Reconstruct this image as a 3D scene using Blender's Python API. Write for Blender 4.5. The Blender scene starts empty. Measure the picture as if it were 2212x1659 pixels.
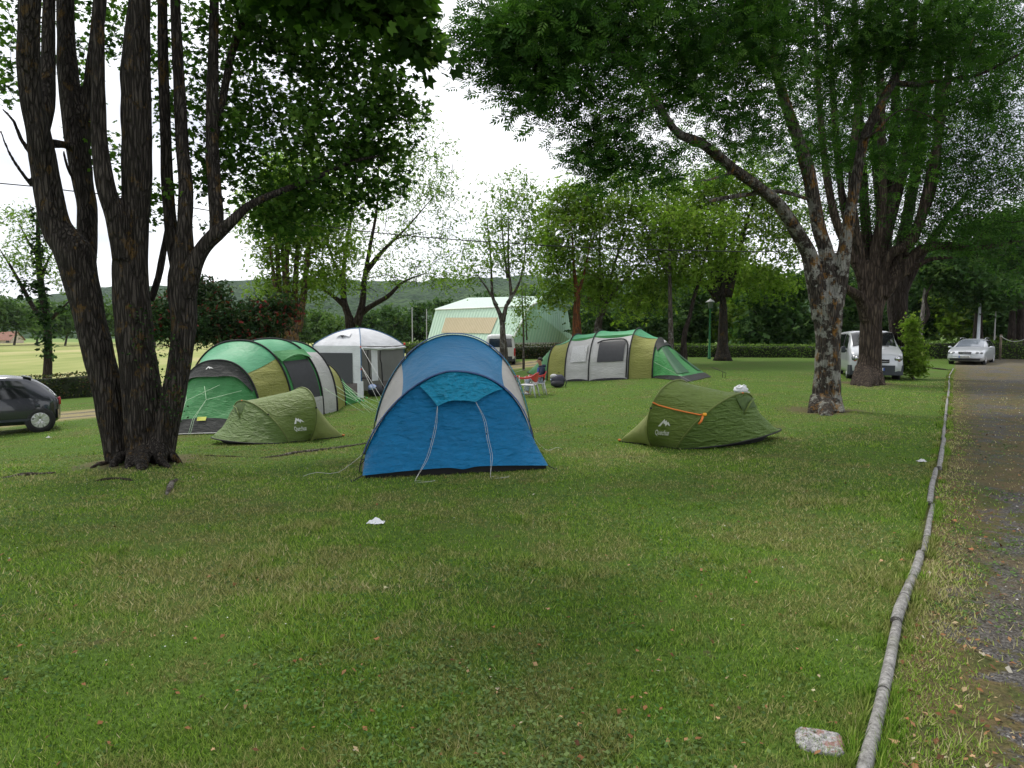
import bpy, math, random
import numpy as np
from mathutils import Vector, Matrix, noise as mnoise

random.seed(7); RNG = np.random.default_rng(7)
scene = bpy.context.scene
COL = scene.collection
R = math.radians

# ------------------------------------------------------------------ camera
FPX, CX, CY = 1450.0, 1106.0, 829.5      # focal length and centre in a 2212 px wide frame
CAMH, PITCH = 1.65, R(3.93)
cam_d = bpy.data.cameras.new('camera')
cam = bpy.data.objects.new('camera', cam_d); COL.objects.link(cam)
cam_d.sensor_width = 36.0; cam_d.lens = 36.0*FPX/2212.0
cam_d.clip_start = 0.05; cam_d.clip_end = 6000
cam.location = (0, 0, CAMH); cam.rotation_euler = (R(90)-PITCH, 0, 0)
scene.camera = cam

# ------------------------------------------------------------------ light
SUN_EL, SUN_ROT = R(60), R(322)
world = bpy.data.worlds.new('World'); scene.world = world
world.use_nodes = True
wt = world.node_tree; wt.nodes.clear()
w_out = wt.nodes.new('ShaderNodeOutputWorld'); w_bg = wt.nodes.new('ShaderNodeBackground')
w_sky = wt.nodes.new('ShaderNodeTexSky'); w_sky.sky_type = 'NISHITA'; w_sky.sun_disc = False
w_sky.sun_elevation = SUN_EL; w_sky.sun_rotation = SUN_ROT
w_tc = wt.nodes.new('ShaderNodeTexCoord')
w_map = wt.nodes.new('ShaderNodeMapping'); w_map.inputs['Scale'].default_value = (1.0, 1.0, 3.0)
w_noi = wt.nodes.new('ShaderNodeTexNoise'); w_noi.inputs['Scale'].default_value = 2.2; w_noi.inputs['Detail'].default_value = 5
w_rmp = wt.nodes.new('ShaderNodeValToRGB')
w_rmp.color_ramp.elements[0].position = 0.36; w_rmp.color_ramp.elements[0].color = (0.53, 0.545, 0.60, 1)
w_rmp.color_ramp.elements[1].position = 0.56; w_rmp.color_ramp.elements[1].color = (1.0, 1.0, 1.0, 1)
w_gain = wt.nodes.new('ShaderNodeMix'); w_gain.data_type = 'RGBA'; w_gain.blend_type = 'MULTIPLY'
w_gain.inputs[0].default_value = 1.0; w_gain.inputs[7].default_value = (10.6, 10.7, 10.9, 1)
w_mix = wt.nodes.new('ShaderNodeMix'); w_mix.data_type = 'RGBA'; w_mix.inputs[0].default_value = 0.93
wt.links.new(w_tc.outputs['Generated'], w_map.inputs[0]); wt.links.new(w_map.outputs[0], w_noi.inputs['Vector'])
wt.links.new(w_noi.outputs['Fac'], w_rmp.inputs[0]); wt.links.new(w_rmp.outputs[0], w_gain.inputs[6])
wt.links.new(w_sky.outputs[0], w_mix.inputs[6]); wt.links.new(w_gain.outputs[2], w_mix.inputs[7])
wt.links.new(w_mix.outputs[2], w_bg.inputs[0]); w_bg.inputs[1].default_value = 0.086
wt.links.new(w_bg.outputs[0], w_out.inputs[0])

sun_d = bpy.data.lights.new('sun', 'SUN'); sun = bpy.data.objects.new('sun', sun_d); COL.objects.link(sun)
sun_d.energy = 1.5; sun_d.angle = R(10); sun_d.color = (1.0, 0.95, 0.87)
sun.rotation_euler = Vector((math.sin(SUN_ROT)*math.cos(SUN_EL), math.cos(SUN_ROT)*math.cos(SUN_EL), math.sin(SUN_EL))).to_track_quat('Z', 'Y').to_euler()
sun.location = (0, 0, 60)

scene.view_settings.view_transform = 'Standard'; scene.view_settings.look = 'None'
scene.view_settings.exposure = 0.86; scene.view_settings.gamma = 1.0
scene.cycles.max_bounces = 7; scene.cycles.transparent_max_bounces = 12
scene.cycles.diffuse_bounces = 4; scene.cycles.glossy_bounces = 2; scene.cycles.transmission_bounces = 4

# ------------------------------------------------------------------ terrain
def sstep(a, b, x):
    t = np.clip((np.asarray(x, float)-a)/(b-a), 0, 1); return t*t*(3-2*t)
def terrain(x, y):
    x = np.asarray(x, float); y = np.asarray(y, float)
    side = np.where(x < 1, -0.30-0.043*np.minimum(1-x, 26), -0.30*(1-sstep(1, 7, x)))
    z = side*sstep(2.0, 17.0, y)
    z = z + 0.022*np.clip(y-29, 0, 31) + 0.013*np.clip(y-60, 0, 140)
    z = z + 0.018*np.sin(x*0.9+1.3)*np.sin(y*0.7) + 0.010*np.sin(x*2.3)*np.cos(y*1.9+.6)
    return z
def tz(x, y): return float(terrain(x, y))
CP, SP = math.cos(PITCH), math.sin(PITCH)
def ray(u, v):
    a = (u-CX)/FPX; b = (CY-v)/FPX
    return Vector((a, CP+b*SP, -SP+b*CP))
def P(u, v, d):
    r = ray(u, v); return Vector((0, 0, CAMH)) + r*(d/r.y)
def PX(d): return d/FPX                      # metres per frame pixel at distance d
def G(u, v):
    r = ray(u, v); lo, hi = 0.5, 400.0; prev = None
    d = 0.8
    while d < 400:
        p = Vector((0, 0, CAMH)) + r*(d/r.y)
        if p.z <= tz(p.x, p.y):
            a, b = d/1.02, d
            for _ in range(25):
                m = (a+b)/2; q = Vector((0, 0, CAMH)) + r*(m/r.y)
                if q.z <= tz(q.x, q.y): b = m
                else: a = m
            q = Vector((0, 0, CAMH)) + r*(b/r.y); return q
        d *= 1.02
    return Vector((0, 0, CAMH)) + r*(400/r.y)
def onG(x, y, dz=0.0): return Vector((x, y, tz(x, y)+dz))
def GD(u, d, dz=0.0):
    """ground point in column u at distance d"""
    x = (u-CX)/FPX*d*1.0
    for _ in range(4):
        z = tz(x, d)+dz
        # column: x = a * s, with s the scale along the ray
        s = d*CP-(z-CAMH)*SP
        x = (u-CX)/FPX*s
    return Vector((x, d, tz(x, d)+dz))

# ------------------------------------------------------------------ node helpers
class NT:
    def __init__(s, name):
        s.m = bpy.data.materials.new(name); s.m.use_nodes = True
        s.t = s.m.node_tree; s.t.nodes.clear()
        s.out = s.t.nodes.new('ShaderNodeOutputMaterial')
    def put(s, sock, val):
        if isinstance(val, bpy.types.NodeSocket): s.t.links.new(val, sock)
        elif isinstance(val, (tuple, list)) and len(val) == 3 and sock.type == 'RGBA': sock.default_value = (*val, 1)
        else: sock.default_value = val
    def n(s, typ, **kw):
        nd = s.t.nodes.new('ShaderNode'+typ)
        for k, v in kw.items():
            if k.startswith('_'): setattr(nd, k[1:], v)
            else: s.put(nd.inputs[k.replace('__', ' ')], v)
        return nd
    def math(s, op, a, b=0.0, c=None, clamp=False):
        nd = s.t.nodes.new('ShaderNodeMath'); nd.operation = op; nd.use_clamp = clamp
        s.put(nd.inputs[0], a); s.put(nd.inputs[1], b)
        if c is not None: s.put(nd.inputs[2], c)
        return nd.outputs[0]
    def mix(s, f, a, b, blend='MIX'):
        nd = s.t.nodes.new('ShaderNodeMix'); nd.data_type = 'RGBA'; nd.blend_type = blend
        s.put(nd.inputs[0], f); s.put(nd.inputs[6], a); s.put(nd.inputs[7], b); return nd.outputs[2]
    def noise(s, scale, vec=None, detail=3, rough=.55, dist=0.0):
        nd = s.n('TexNoise', Scale=scale, Detail=detail, Roughness=rough, Distortion=dist)
        if vec is not None: s.put(nd.inputs['Vector'], vec)
        return nd.outputs['Fac']
    def voro(s, scale, vec=None, feature='F1', out='Distance'):
        nd = s.t.nodes.new('ShaderNodeTexVoronoi'); nd.feature = feature; nd.inputs['Scale'].default_value = scale
        if vec is not None: s.put(nd.inputs['Vector'], vec)
        return nd.outputs[out]
    def ss(s, x, a, b):
        nd = s.t.nodes.new('ShaderNodeMapRange'); nd.interpolation_type = 'SMOOTHSTEP'
        s.put(nd.inputs[0], x); nd.inputs[1].default_value = a; nd.inputs[2].default_value = b
        return nd.outputs[0]
    def ramp(s, f, stops):
        nd = s.t.nodes.new('ShaderNodeValToRGB'); cr = nd.color_ramp
        while len(cr.elements) < len(stops): cr.elements.new(0.5)
        for e, (p, c) in zip(cr.elements, stops): e.position = p; e.color = (*c, 1) if len(c) == 3 else c
        s.put(nd.inputs[0], f); return nd.outputs[0]
    def obj(s): return s.n('TexCoord').outputs['Object']
    def pos(s): return s.n('NewGeometry').outputs['Position']
    def xyz(s, v):
        nd = s.n('SeparateXYZ'); s.put(nd.inputs[0], v); return nd.outputs
    def map(s, vec, scale=(1, 1, 1), rot=(0, 0, 0), loc=(0, 0, 0)):
        nd = s.t.nodes.new('ShaderNodeMapping'); s.put(nd.inputs[0], vec)
        nd.inputs['Scale'].default_value = scale; nd.inputs['Rotation'].default_value = rot; nd.inputs['Location'].default_value = loc
        return nd.outputs[0]
    def attr(s, name, out='Fac'):
        nd = s.t.nodes.new('ShaderNodeAttribute'); nd.attribute_name = name; return nd.outputs[out]
    def bump(s, h, strength=.3, dist=.02):
        return s.n('Bump', Height=h, Strength=strength, Distance=dist).outputs[0]
    def bsdf(s, color, rough=.6, normal=None, metallic=0.0, spec=.5, **kw):
        b = s.n('BsdfPrincipled', Base__Color=color, Roughness=rough, Metallic=metallic)
        b.inputs['Specular IOR Level'].default_value = spec
        if normal is not None: s.put(b.inputs['Normal'], normal)
        for k, v in kw.items(): s.put(b.inputs[k.replace('__', ' ')], v)
        return b.outputs[0]
    def done(s, sh):
        s.t.links.new(sh, s.out.inputs[0]); return s.m

MATS = {}
def mat(name, c, rough=.6, var=.12, scale=6, bump=0.0, bscale=40, metallic=0.0, spec=.4, coat=0.0):
    """plain procedural paint/plastic/metal with slight wear variation"""
    if name in MATS: return MATS[name]
    t = NT(name); o = t.obj()
    n = t.noise(scale, o, 4)
    lo = tuple(max(0, k*(1-var)) for k in c); hi = tuple(min(1, k*(1+var)) for k in c)
    col = t.ramp(n, [(.3, lo), (.7, hi)])
    nrm = t.bump(t.noise(bscale, o, 3), bump, .01) if bump else None
    kw = {'Coat__Weight': coat} if coat else {}
    m = t.done(t.bsdf(col, rough, nrm, metallic, spec, **kw)); MATS[name] = m; return m
def cloth(name, c, rough=.62, trans=.18, wr=.35, spec=.3, scale=5.0, rot=(0, .5, .4)):
    """thin tent fabric: light comes through a little, fine creases"""
    t = NT(name); o = t.obj()
    mp = t.map(o, (1, 1, 4.0), rot)
    n1 = t.noise(scale, mp, 5, .6, .6); n2 = t.noise(scale*4.2, t.map(o, (1, 3, 1), (.5, .2, 1.0)), 3)
    v = t.voro(scale*.7, t.map(o, (1, 1, 2.2), rot), 'DISTANCE_TO_EDGE')
    h = t.math('ADD', t.math('MULTIPLY', n1, .8), t.math('ADD', t.math('MULTIPLY', n2, .18), t.math('MULTIPLY', t.math('MINIMUM', v, .15), -.9)))
    col = t.ramp(t.noise(2.2, o, 3), [(.3, tuple(k*.9 for k in c)), (.72, tuple(min(1, k*1.08) for k in c))])
    b = t.bsdf(col, rough, t.bump(h, min(1.0, wr*1.2), .075), 0, spec)
    tr = t.n('BsdfTranslucent', Color=col).outputs[0]
    mx = t.n('MixShader', Fac=trans); t.put(mx.inputs[1], b); t.put(mx.inputs[2], tr)
    return t.done(mx.outputs[0])

# ------------------------------------------------------------------ objects
WL = {}                                   # world position of each root / part origin
def tag(o, label=None, cat=None, group=None, kind=None):
    if label: o['label'] = label
    if cat: o['category'] = cat
    if group: o['group'] = group
    if kind: o['kind'] = kind
    return o
def thing(name, label, cat, loc, group=None, rotz=0.0):
    o = bpy.data.objects.new(name, None); COL.objects.link(o)
    o.location = loc; o.rotation_euler = (0, 0, rotz); o.empty_display_size = .3
    WL[o] = Vector(loc) if not rotz else Vector((0, 0, 0))
    return tag(o, label, cat, group)
def link_mesh(name, me, m, parent=None, off=None):
    o = bpy.data.objects.new(name, me); COL.objects.link(o)
    if m is not None: me.materials.append(m)
    if parent is not None:
        o.parent = parent
        WL[o] = WL[parent]
    else:
        WL[o] = Vector(off) if off is not None else Vector((0, 0, 0))
        o.location = WL[o]
    return o
class MB:
    """collects geometry (world coordinates, or local ones with a transform) and links it as one mesh object"""
    def __init__(s, xf=None): s.v = []; s.f = []; s.xf = xf
    def add(s, verts, faces):
        b = len(s.v)
        if s.xf is not None: s.v += [s.xf @ Vector(p) for p in verts]
        else: s.v += [Vector(p) for p in verts]
        s.f += [tuple(i+b for i in f) for f in faces]; return s
    def box(s, c, d, rot=None, bev=0.0):
        x, y, z = d[0]/2, d[1]/2, d[2]/2; c = Vector(c)
        rm = Matrix.Rotation(rot, 3, 'Z') if isinstance(rot, (int, float)) else rot
        if bev <= 0:
            vs = [Vector((sx*x, sy*y, sz*z)) for sx in (-1, 1) for sy in (-1, 1) for sz in (-1, 1)]
            fs = [(0, 1, 3, 2), (4, 6, 7, 5), (0, 4, 5, 1), (2, 3, 7, 6), (0, 2, 6, 4), (1, 5, 7, 3)]
        else:
            b = min(bev, x*.9, y*.9, z*.9); vs = []; fs = []
            ring = [(x-b, y), (x, y-b), (x, -y+b), (x-b, -y), (-x+b, -y), (-x, -y+b), (-x, y-b), (-x+b, y)]
            lev = [(-z, b), (-z+b, 0), (z-b, 0), (z, b)]
            for zz, ins in lev:
                for (px, py) in ring:
                    vs.append(Vector((px-math.copysign(min(ins, abs(px)), px), py-math.copysign(min(ins, abs(py)), py), zz)))
            for l in range(3):
                for k in range(8):
                    a = l*8+k; bb = l*8+(k+1) % 8; fs.append((a, a+8, bb+8, bb))
            fs.append(tuple(range(8))); fs.append(tuple(range(31, 23, -1)))
        if rm is not None: vs = [rm @ p for p in vs]
        return s.add([p+c for p in vs], fs)
    def tube(s, pts, rad, seg=8, cap=True, wob=0.0, flat=None):
        pts = [Vector(p) for p in pts]; n = len(pts)
        if not hasattr(rad, '__len__'): rad = [rad]*n
        T = [(pts[min(i+1, n-1)]-pts[max(i-1, 0)]).normalized() for i in range(n)]
        ref = Vector((0, 0, 1)) if abs(T[0].z) < .9 else Vector((1, 0, 0))
        N = (ref-T[0]*ref.dot(T[0])).normalized(); vs = []; fs = []
        for i in range(n):
            N = (N-T[i]*N.dot(T[i]));
            N = N.normalized() if N.length > 1e-6 else T[i].orthogonal().normalized()
            B = T[i].cross(N)
            for k in range(seg):
                a = 2*math.pi*k/seg; r = rad[i]
                d = N*math.cos(a)+B*math.sin(a)
                if wob: r *= 1+wob*mnoise.noise((pts[i]+d*rad[i])*2.3)+wob*.6*mnoise.noise(Vector((d.x*3, d.y*3, pts[i].z*.7+d.z)))
                vs.append(pts[i]+d*r)
        for i in range(n-1):
            for k in range(seg):
                a = i*seg+k; b = i*seg+(k+1) % seg; fs.append((a, b, b+seg, a+seg))
        if cap: fs.append(tuple(range(seg-1, -1, -1))); fs.append(tuple(range((n-1)*seg, n*seg)))
        return s.add(vs, fs)
    def grid(s, nu, nv, fn, wrapu=False):
        vs = [fn(i/(nu if wrapu else nu), j/nv) for j in range(nv+1) for i in range(nu+1)]
        w = nu+1
        fs = [(j*w+i, j*w+i+1, (j+1)*w+i+1, (j+1)*w+i) for j in range(nv) for i in range(nu)]
        return s.add(vs, fs)
    def prism(s, poly, nrm, th):
        n = len(poly); d = Vector(nrm).normalized()*th; poly = [Vector(p) for p in poly]
        return s.add(poly+[p+d for p in poly], [tuple(range(n-1, -1, -1)), tuple(range(n, 2*n))]+[(i, (i+1) % n, n+(i+1) % n, n+i) for i in range(n)])
    def ball(s, c, r, nu=12, nv=8, fn=None):
        c = Vector(c); r = Vector(r) if hasattr(r, '__len__') else Vector((r, r, r))
        vs = []; fs = []
        for j in range(nv+1):
            ph = math.pi*j/nv
            for i in range(nu):
                a = 2*math.pi*i/nu; d = Vector((math.sin(ph)*math.cos(a), math.sin(ph)*math.sin(a), math.cos(ph)))
                k = fn(d) if fn else 1.0
                vs.append(c+Vector((d.x*r.x, d.y*r.y, d.z*r.z))*k)
        for j in range(nv):
            for i in range(nu):
                a = j*nu+i; b = j*nu+(i+1) % nu; fs.append((a, a+nu, b+nu, b))
        return s.add(vs, fs)
    def lathe(s, c, prof, seg=16, axis=Vector((0, 0, 1))):
        c = Vector(c); ax = Vector(axis).normalized(); n1 = ax.orthogonal().normalized(); n2 = ax.cross(n1)
        vs = [c+ax*h+(n1*math.cos(2*math.pi*k/seg)+n2*math.sin(2*math.pi*k/seg))*r for (r, h) in prof for k in range(seg)]
        n = len(prof)
        fs = [(i*seg+k, i*seg+(k+1) % seg, (i+1)*seg+(k+1) % seg, (i+1)*seg+k) for i in range(n-1) for k in range(seg)]
        fs += [tuple(range(seg-1, -1, -1)), tuple(range((n-1)*seg, n*seg))]
        return s.add(vs, fs)
    def build(s, name, m, parent=None, smooth=True, off=None, sub=0):
        o0 = WL[parent] if parent is not None else (Vector(off) if off is not None else Vector((0, 0, 0)))
        me = bpy.data.meshes.new(name)
        me.from_pydata([tuple(p-o0) for p in s.v], [], s.f)
        if smooth: me.polygons.foreach_set('use_smooth', [True]*len(me.polygons))
        me.update()
        o = link_mesh(name, me, m, parent, off)
        if sub:
            md = o.modifiers.new('sub', 'SUBSURF'); md.levels = sub; md.render_levels = sub
        return o
def np_mesh(name, V, k, m, parent=None, off=None, rnd=None, smooth=False):
    """V: (nfaces*k,3) unshared polygons of k corners"""
    o0 = WL[parent] if parent is not None else (Vector(off) if off is not None else Vector((0, 0, 0)))
    V = (np.asarray(V, np.float32)-np.array(o0, np.float32)); nv = len(V); nf = nv//k
    me = bpy.data.meshes.new(name)
    me.vertices.add(nv); me.vertices.foreach_set('co', V.ravel())
    me.loops.add(nv); me.loops.foreach_set('vertex_index', np.arange(nv, dtype=np.int32))
    me.polygons.add(nf); me.polygons.foreach_set('loop_start', np.arange(0, nv, k, dtype=np.int32))
    me.update(calc_edges=True)
    if rnd is not None:
        at = me.attributes.new('rnd', 'FLOAT', 'FACE'); at.data.foreach_set('value', np.asarray(rnd, np.float32))
    return link_mesh(name, me, m, parent, off)
def crv(pts, step=.1, extra=None):
    """Catmull-Rom resample of [(Vector, r)]"""
    out = []; n = len(pts)
    for i in range(n-1):
        p0 = pts[max(i-1, 0)]; p1 = pts[i]; p2 = pts[i+1]; p3 = pts[min(i+2, n-1)]
        L = (p2[0]-p1[0]).length; m = max(1, int(L/step))
        for k in range(m):
            t = k/m; t2 = t*t; t3 = t2*t
            a = [.5*((2*b)+(-a_+c)*t+(2*a_-5*b+4*c-d)*t2+(-a_+3*b-3*c+d)*t3) for a_, b, c, d in zip(p0[0], p1[0], p2[0], p3[0])]
            out.append((Vector(a), p1[1]+(p2[1]-p1[1])*t))
    out.append((pts[-1][0].copy(), pts[-1][1])); return out
def lerp(a, b, t): return a+(b-a)*t
def text_mesh(txt, size):
    """flat triangles (x,y) of a word in the built-in font"""
    cu = bpy.data.curves.new('lettering', 'FONT'); cu.body = txt; cu.size = size; cu.resolution_u = 3; cu.offset = .022*size
    ob = bpy.data.objects.new('lettering', cu); COL.objects.link(ob)
    dg = bpy.context.evaluated_depsgraph_get(); me = ob.evaluated_get(dg).to_mesh()
    v = [tuple(p.co) for p in me.vertices]; f = [tuple(p.vertices) for p in me.polygons]
    ob.evaluated_get(dg).to_mesh_clear(); bpy.data.objects.remove(ob); bpy.data.curves.remove(cu)
    return v, f
# ------------------------------------------------------------------ ground
EDGE_PIX = [(1868, 1664), (1905, 1500), (1946, 1330), (1988, 1210), (2012, 1085), (2030, 990), (2040, 930), (2045, 880), (2049, 838), (2052, 812), (2060, 797)]
EDGE = [G(u, v) for u, v in EDGE_PIX]
EA = Vector((EDGE[0].x, EDGE[0].y)); EB = Vector((EDGE[-1].x, EDGE[-1].y))
ED = (EB-EA).normalized(); EN = Vector((ED.y, -ED.x))            # EN points to the gravel side
ex = np.array([p.y for p in EDGE]); exx = np.array([p.x for p in EDGE])
def edge_s(x, y):
    """signed distance to the log edging, positive on the gravel side"""
    xe = np.interp(y, ex, exx); lo = y < ex[0]; hi = y > ex[-1]
    sl = ED.x/ED.y
    xe = np.where(lo, exx[0]+(y-ex[0])*sl, np.where(hi, exx[-1]+(y-ex[-1])*sl, xe))
    return (x-xe)*ED.y
LANE = (Vector((-16.5, 21.0)), Vector((3.0, 45.0)))              # the old gravel lane behind the tents
LD = (LANE[1]-LANE[0]).normalized(); LN = Vector((-LD.y, LD.x))

TRUNKS = [(G(290, 1000).x, G(290, 1000).y+.2, .85), (G(1783, 888).x, G(1783, 888).y+.2, .80), (G(1876, 828).x, G(1876, 828).y+.2, 1.0)]
def ground_material():
    t = NT('ground'); p = t.pos(); X, Y, Z = t.xyz(p)
    flat = t.map(p, (1, 1, 0))
    s = t.math('ADD', t.math('MULTIPLY', t.math('SUBTRACT', X, EA.x), EN.x), t.math('MULTIPLY', t.math('SUBTRACT', Y, EA.y), EN.y))
    l = t.math('ABSOLUTE', t.math('ADD', t.math('MULTIPLY', t.math('SUBTRACT', X, LANE[0].x), LN.x), t.math('MULTIPLY', t.math('SUBTRACT', Y, LANE[0].y), LN.y)))
    n_big = t.noise(.55, flat, 4); n_mid = t.noise(2.6, flat, 5, .65); n_fine = t.noise(38, flat, 4, .7); n_ff = t.noise(160, flat, 2)
    green = t.ramp(n_fine, [(.25, (.028, .054, .010)), (.55, (.075, .135, .022)), (.8, (.15, .21, .045))])
    dry = t.ramp(n_fine, [(.25, (.05, .042, .02)), (.6, (.13, .11, .05)), (.85, (.28, .23, .12))])
    soil = t.ramp(n_fine, [(.3, (.045, .033, .02)), (.75, (.13, .10, .06))])
    dm = t.ss(t.math('ADD', t.math('MULTIPLY', n_big, .6), t.math('MULTIPLY', n_mid, .55)), .58, .74)
    c = t.mix(t.math('MULTIPLY', dm, .6), green, dry)
    c = t.mix(t.math('MULTIPLY', t.ss(t.noise(5.5, flat, 4), .60, .72), .6), c, soil)
    for tx, ty, tr in TRUNKS:
        dx = t.math('SUBTRACT', X, tx); dy = t.math('SUBTRACT', Y, ty); dd = t.math('SQRT', t.math('ADD', t.math('MULTIPLY', dx, dx), t.math('MULTIPLY', dy, dy)))
        dd = t.math('ADD', dd, t.math('MULTIPLY', t.math('SUBTRACT', n_mid, .5), 1.6)); c = t.mix(t.math('MULTIPLY', t.math('SUBTRACT', 1.0, t.ss(dd, tr*.7, tr*1.6)), .75), c, t.ramp(n_fine, [(.3, (.05, .036, .022)), (.75, (.19, .14, .085))]))
    # lane: yellowed grass with two grey wheel tracks
    ln = t.math('ADD', l, t.math('MULTIPLY', t.math('SUBTRACT', n_mid, .5), 1.2))
    lane_m = t.math('SUBTRACT', 1.0, t.ss(ln, 1.5, 2.6))
    c = t.mix(t.math('MULTIPLY', lane_m, .85), c, t.ramp(n_fine, [(.25, (.17, .14, .07)), (.75, (.38, .31, .17))]))
    trk = t.math('SUBTRACT', 1.0, t.ss(t.math('ABSOLUTE', t.math('SUBTRACT', ln, .85)), .18, .42))
    grav = t.ramp(t.voro(95, flat, out='Color'), [(.1, (.028, .027, .027)), (.55, (.075, .072, .072)), (.93, (.17, .165, .16)), (1.0, (.45, .44, .42))])
    c = t.mix(t.math('MULTIPLY', trk, t.math('MULTIPLY', lane_m, .8)), c, grav)
    # gravel verge beyond the log edging
    sn = t.math('ADD', s, t.math('MULTIPLY', t.math('SUBTRACT', n_big, .5), 1.9))
    sn = t.math('ADD', sn, t.math('MULTIPLY', t.math('SUBTRACT', n_mid, .5), 2.4))
    sn = t.math('ADD', sn, t.math('MULTIPLY', t.math('SUBTRACT', t.noise(8, flat, 4, .7), .5), 1.3))
    verge = t.ss(s, -.05, .12)
    vg = t.mix(t.ss(n_mid, .38, .6), t.ramp(n_fine, [(.3, (.03, .04, .014)), (.8, (.11, .12, .04))]), t.ramp(n_fine, [(.3, (.055, .043, .02)), (.8, (.20, .15, .075))]))
    vg = t.mix(t.math('MULTIPLY', t.ss(t.noise(9, flat, 3), .55, .68), .7), vg, soil)
    pt = t.math('MULTIPLY', t.ss(t.math('ADD', t.math('MULTIPLY', n_big, .5), t.math('MULTIPLY', n_mid, .55)), .47, .56), t.ss(Y, 3.0, 6.0))
    vg = t.mix(t.math('MULTIPLY', t.ss(sn, .27, .48), t.math('SUBTRACT', .94, t.math('MULTIPLY', pt, .85))), vg, grav)
    far = t.ss(Y, 30.0, 40.0)
    vg = t.mix(t.math('MULTIPLY', far, .6), vg, t.ramp(n_mid, [(.35, (.10, .097, .095)), (.5, (.15, .13, .10)), (.68, (.13, .125, .06))]))
    c = t.mix(verge, c, vg)
    # hay field beyond the hedges on the left
    fm = t.math('MULTIPLY', t.ss(Y, 52.0, 55.0), t.math('SUBTRACT', 1.0, t.ss(X, 12.0, 16.0)))
    fm2 = t.math('MULTIPLY', t.ss(Y, 33.0, 36.0), t.math('SUBTRACT', 1.0, t.ss(X, -9.0, -6.0)))
    fm = t.math('MAXIMUM', fm, fm2)
    field = t.ramp(t.noise(.13, t.map(p, (1, .35, 0)), 5, .62), [(.3, (.15, .20, .05)), (.5, (.26, .28, .10)), (.72, (.38, .34, .17))])
    field = t.mix(t.ss(Y, 150.0, 175.0), field, (.14, .21, .06))
    c = t.mix(fm, c, field)
    h = t.math('ADD', t.math('MULTIPLY', n_fine, .6), t.math('MULTIPLY', n_ff, .35))
    return t.done(t.bsdf(c, .95, t.bump(h, .7, .03), 0, .1))
M_GROUND = ground_material()

def lower_sheet():
    def axis(a, b, near, fine, coarse):
        v = [0.0]
        while v[-1] < b: v.append(v[-1]+max(fine, min(coarse, (abs(v[-1])-near)*.06)))
        w = [0.0]
        while w[-1] > a: w.append(w[-1]-max(fine, min(coarse, (abs(w[-1])-near)*.06)))
        return np.array(sorted(set(w+v)))
    xs = axis(-1500, 1500, 14, .25, 60); ys = axis(-60, 1900, 26, .25, 60)
    gx, gy = np.meshgrid(xs, ys); gz = terrain(gx, gy)
    V = np.stack([gx, gy, gz], -1).reshape(-1, 3).astype(np.float32)
    nx, ny = len(xs), len(ys)
    i, j = np.meshgrid(np.arange(nx-1), np.arange(ny-1)); a = (j*nx+i).ravel()
    F = np.stack([a, a+1, a+nx+1, a+nx], 1).astype(np.int32)
    me = bpy.data.meshes.new('ground')
    me.vertices.add(len(V)); me.vertices.foreach_set('co', V.ravel())
    me.loops.add(F.size); me.loops.foreach_set('vertex_index', F.ravel())
    me.polygons.add(len(F)); me.polygons.foreach_set('loop_start', np.arange(0, F.size, 4, dtype=np.int32))
    me.polygons.foreach_set('use_smooth', np.ones(len(F), bool)); me.update(calc_edges=True)
    return tag(link_mesh('ground', me, M_GROUND), kind='structure')
lower_sheet()

# ------------------------------------------------------------------ grass, clover, gravel, litter
def vnoise(x, y, s, seed=0):
    """cheap value noise on arrays"""
    x = x*s+seed*17.3; y = y*s-seed*9.1; xi = np.floor(x).astype(int); yi = np.floor(y).astype(int)
    fx = x-xi; fy = y-yi; fx = fx*fx*(3-2*fx); fy = fy*fy*(3-2*fy)
    def h(a, b):
        n = (a*374761393+b*668265263+seed*974711) & 0x7fffffff
        n = ((n ^ (n >> 13))*1274126177) & 0x7fffffff
        return (n & 0xffff)/65535.0
    return (h(xi, yi)*(1-fx)+h(xi+1, yi)*fx)*(1-fy)+(h(xi, yi+1)*(1-fx)+h(xi+1, yi+1)*fx)*fy
def blade_mat(name, stops, drystops, trans=.3):
    t = NT(name); p = t.pos(); flat = t.map(p, (1, 1, 0))
    r = t.attr('rnd')
    g = t.ramp(r, stops); d = t.ramp(r, drystops)
    nb = t.math('ADD', t.math('MULTIPLY', t.noise(.55, flat, 4), .6), t.math('MULTIPLY', t.noise(2.6, flat, 5, .65), .55))
    c = t.mix(t.math('MULTIPLY', t.ss(nb, .50, .64), .74), g, d)
    b = t.bsdf(c, .7, None, 0, .06); tr = t.n('BsdfTranslucent', Color=c).outputs[0]
    mx = t.n('MixShader', Fac=trans); t.put(mx.inputs[1], b); t.put(mx.inputs[2], tr); return t.done(mx.outputs[0])
def polar(n, r0, r1, th=1.02, pw=None):
    """points round the camera, density falling with 1/r^2"""
    r = np.exp(RNG.uniform(math.log(r0), math.log(r1), n)); a = RNG.uniform(-th, th, n)
    return r*np.sin(a), r*np.cos(a), r
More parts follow.
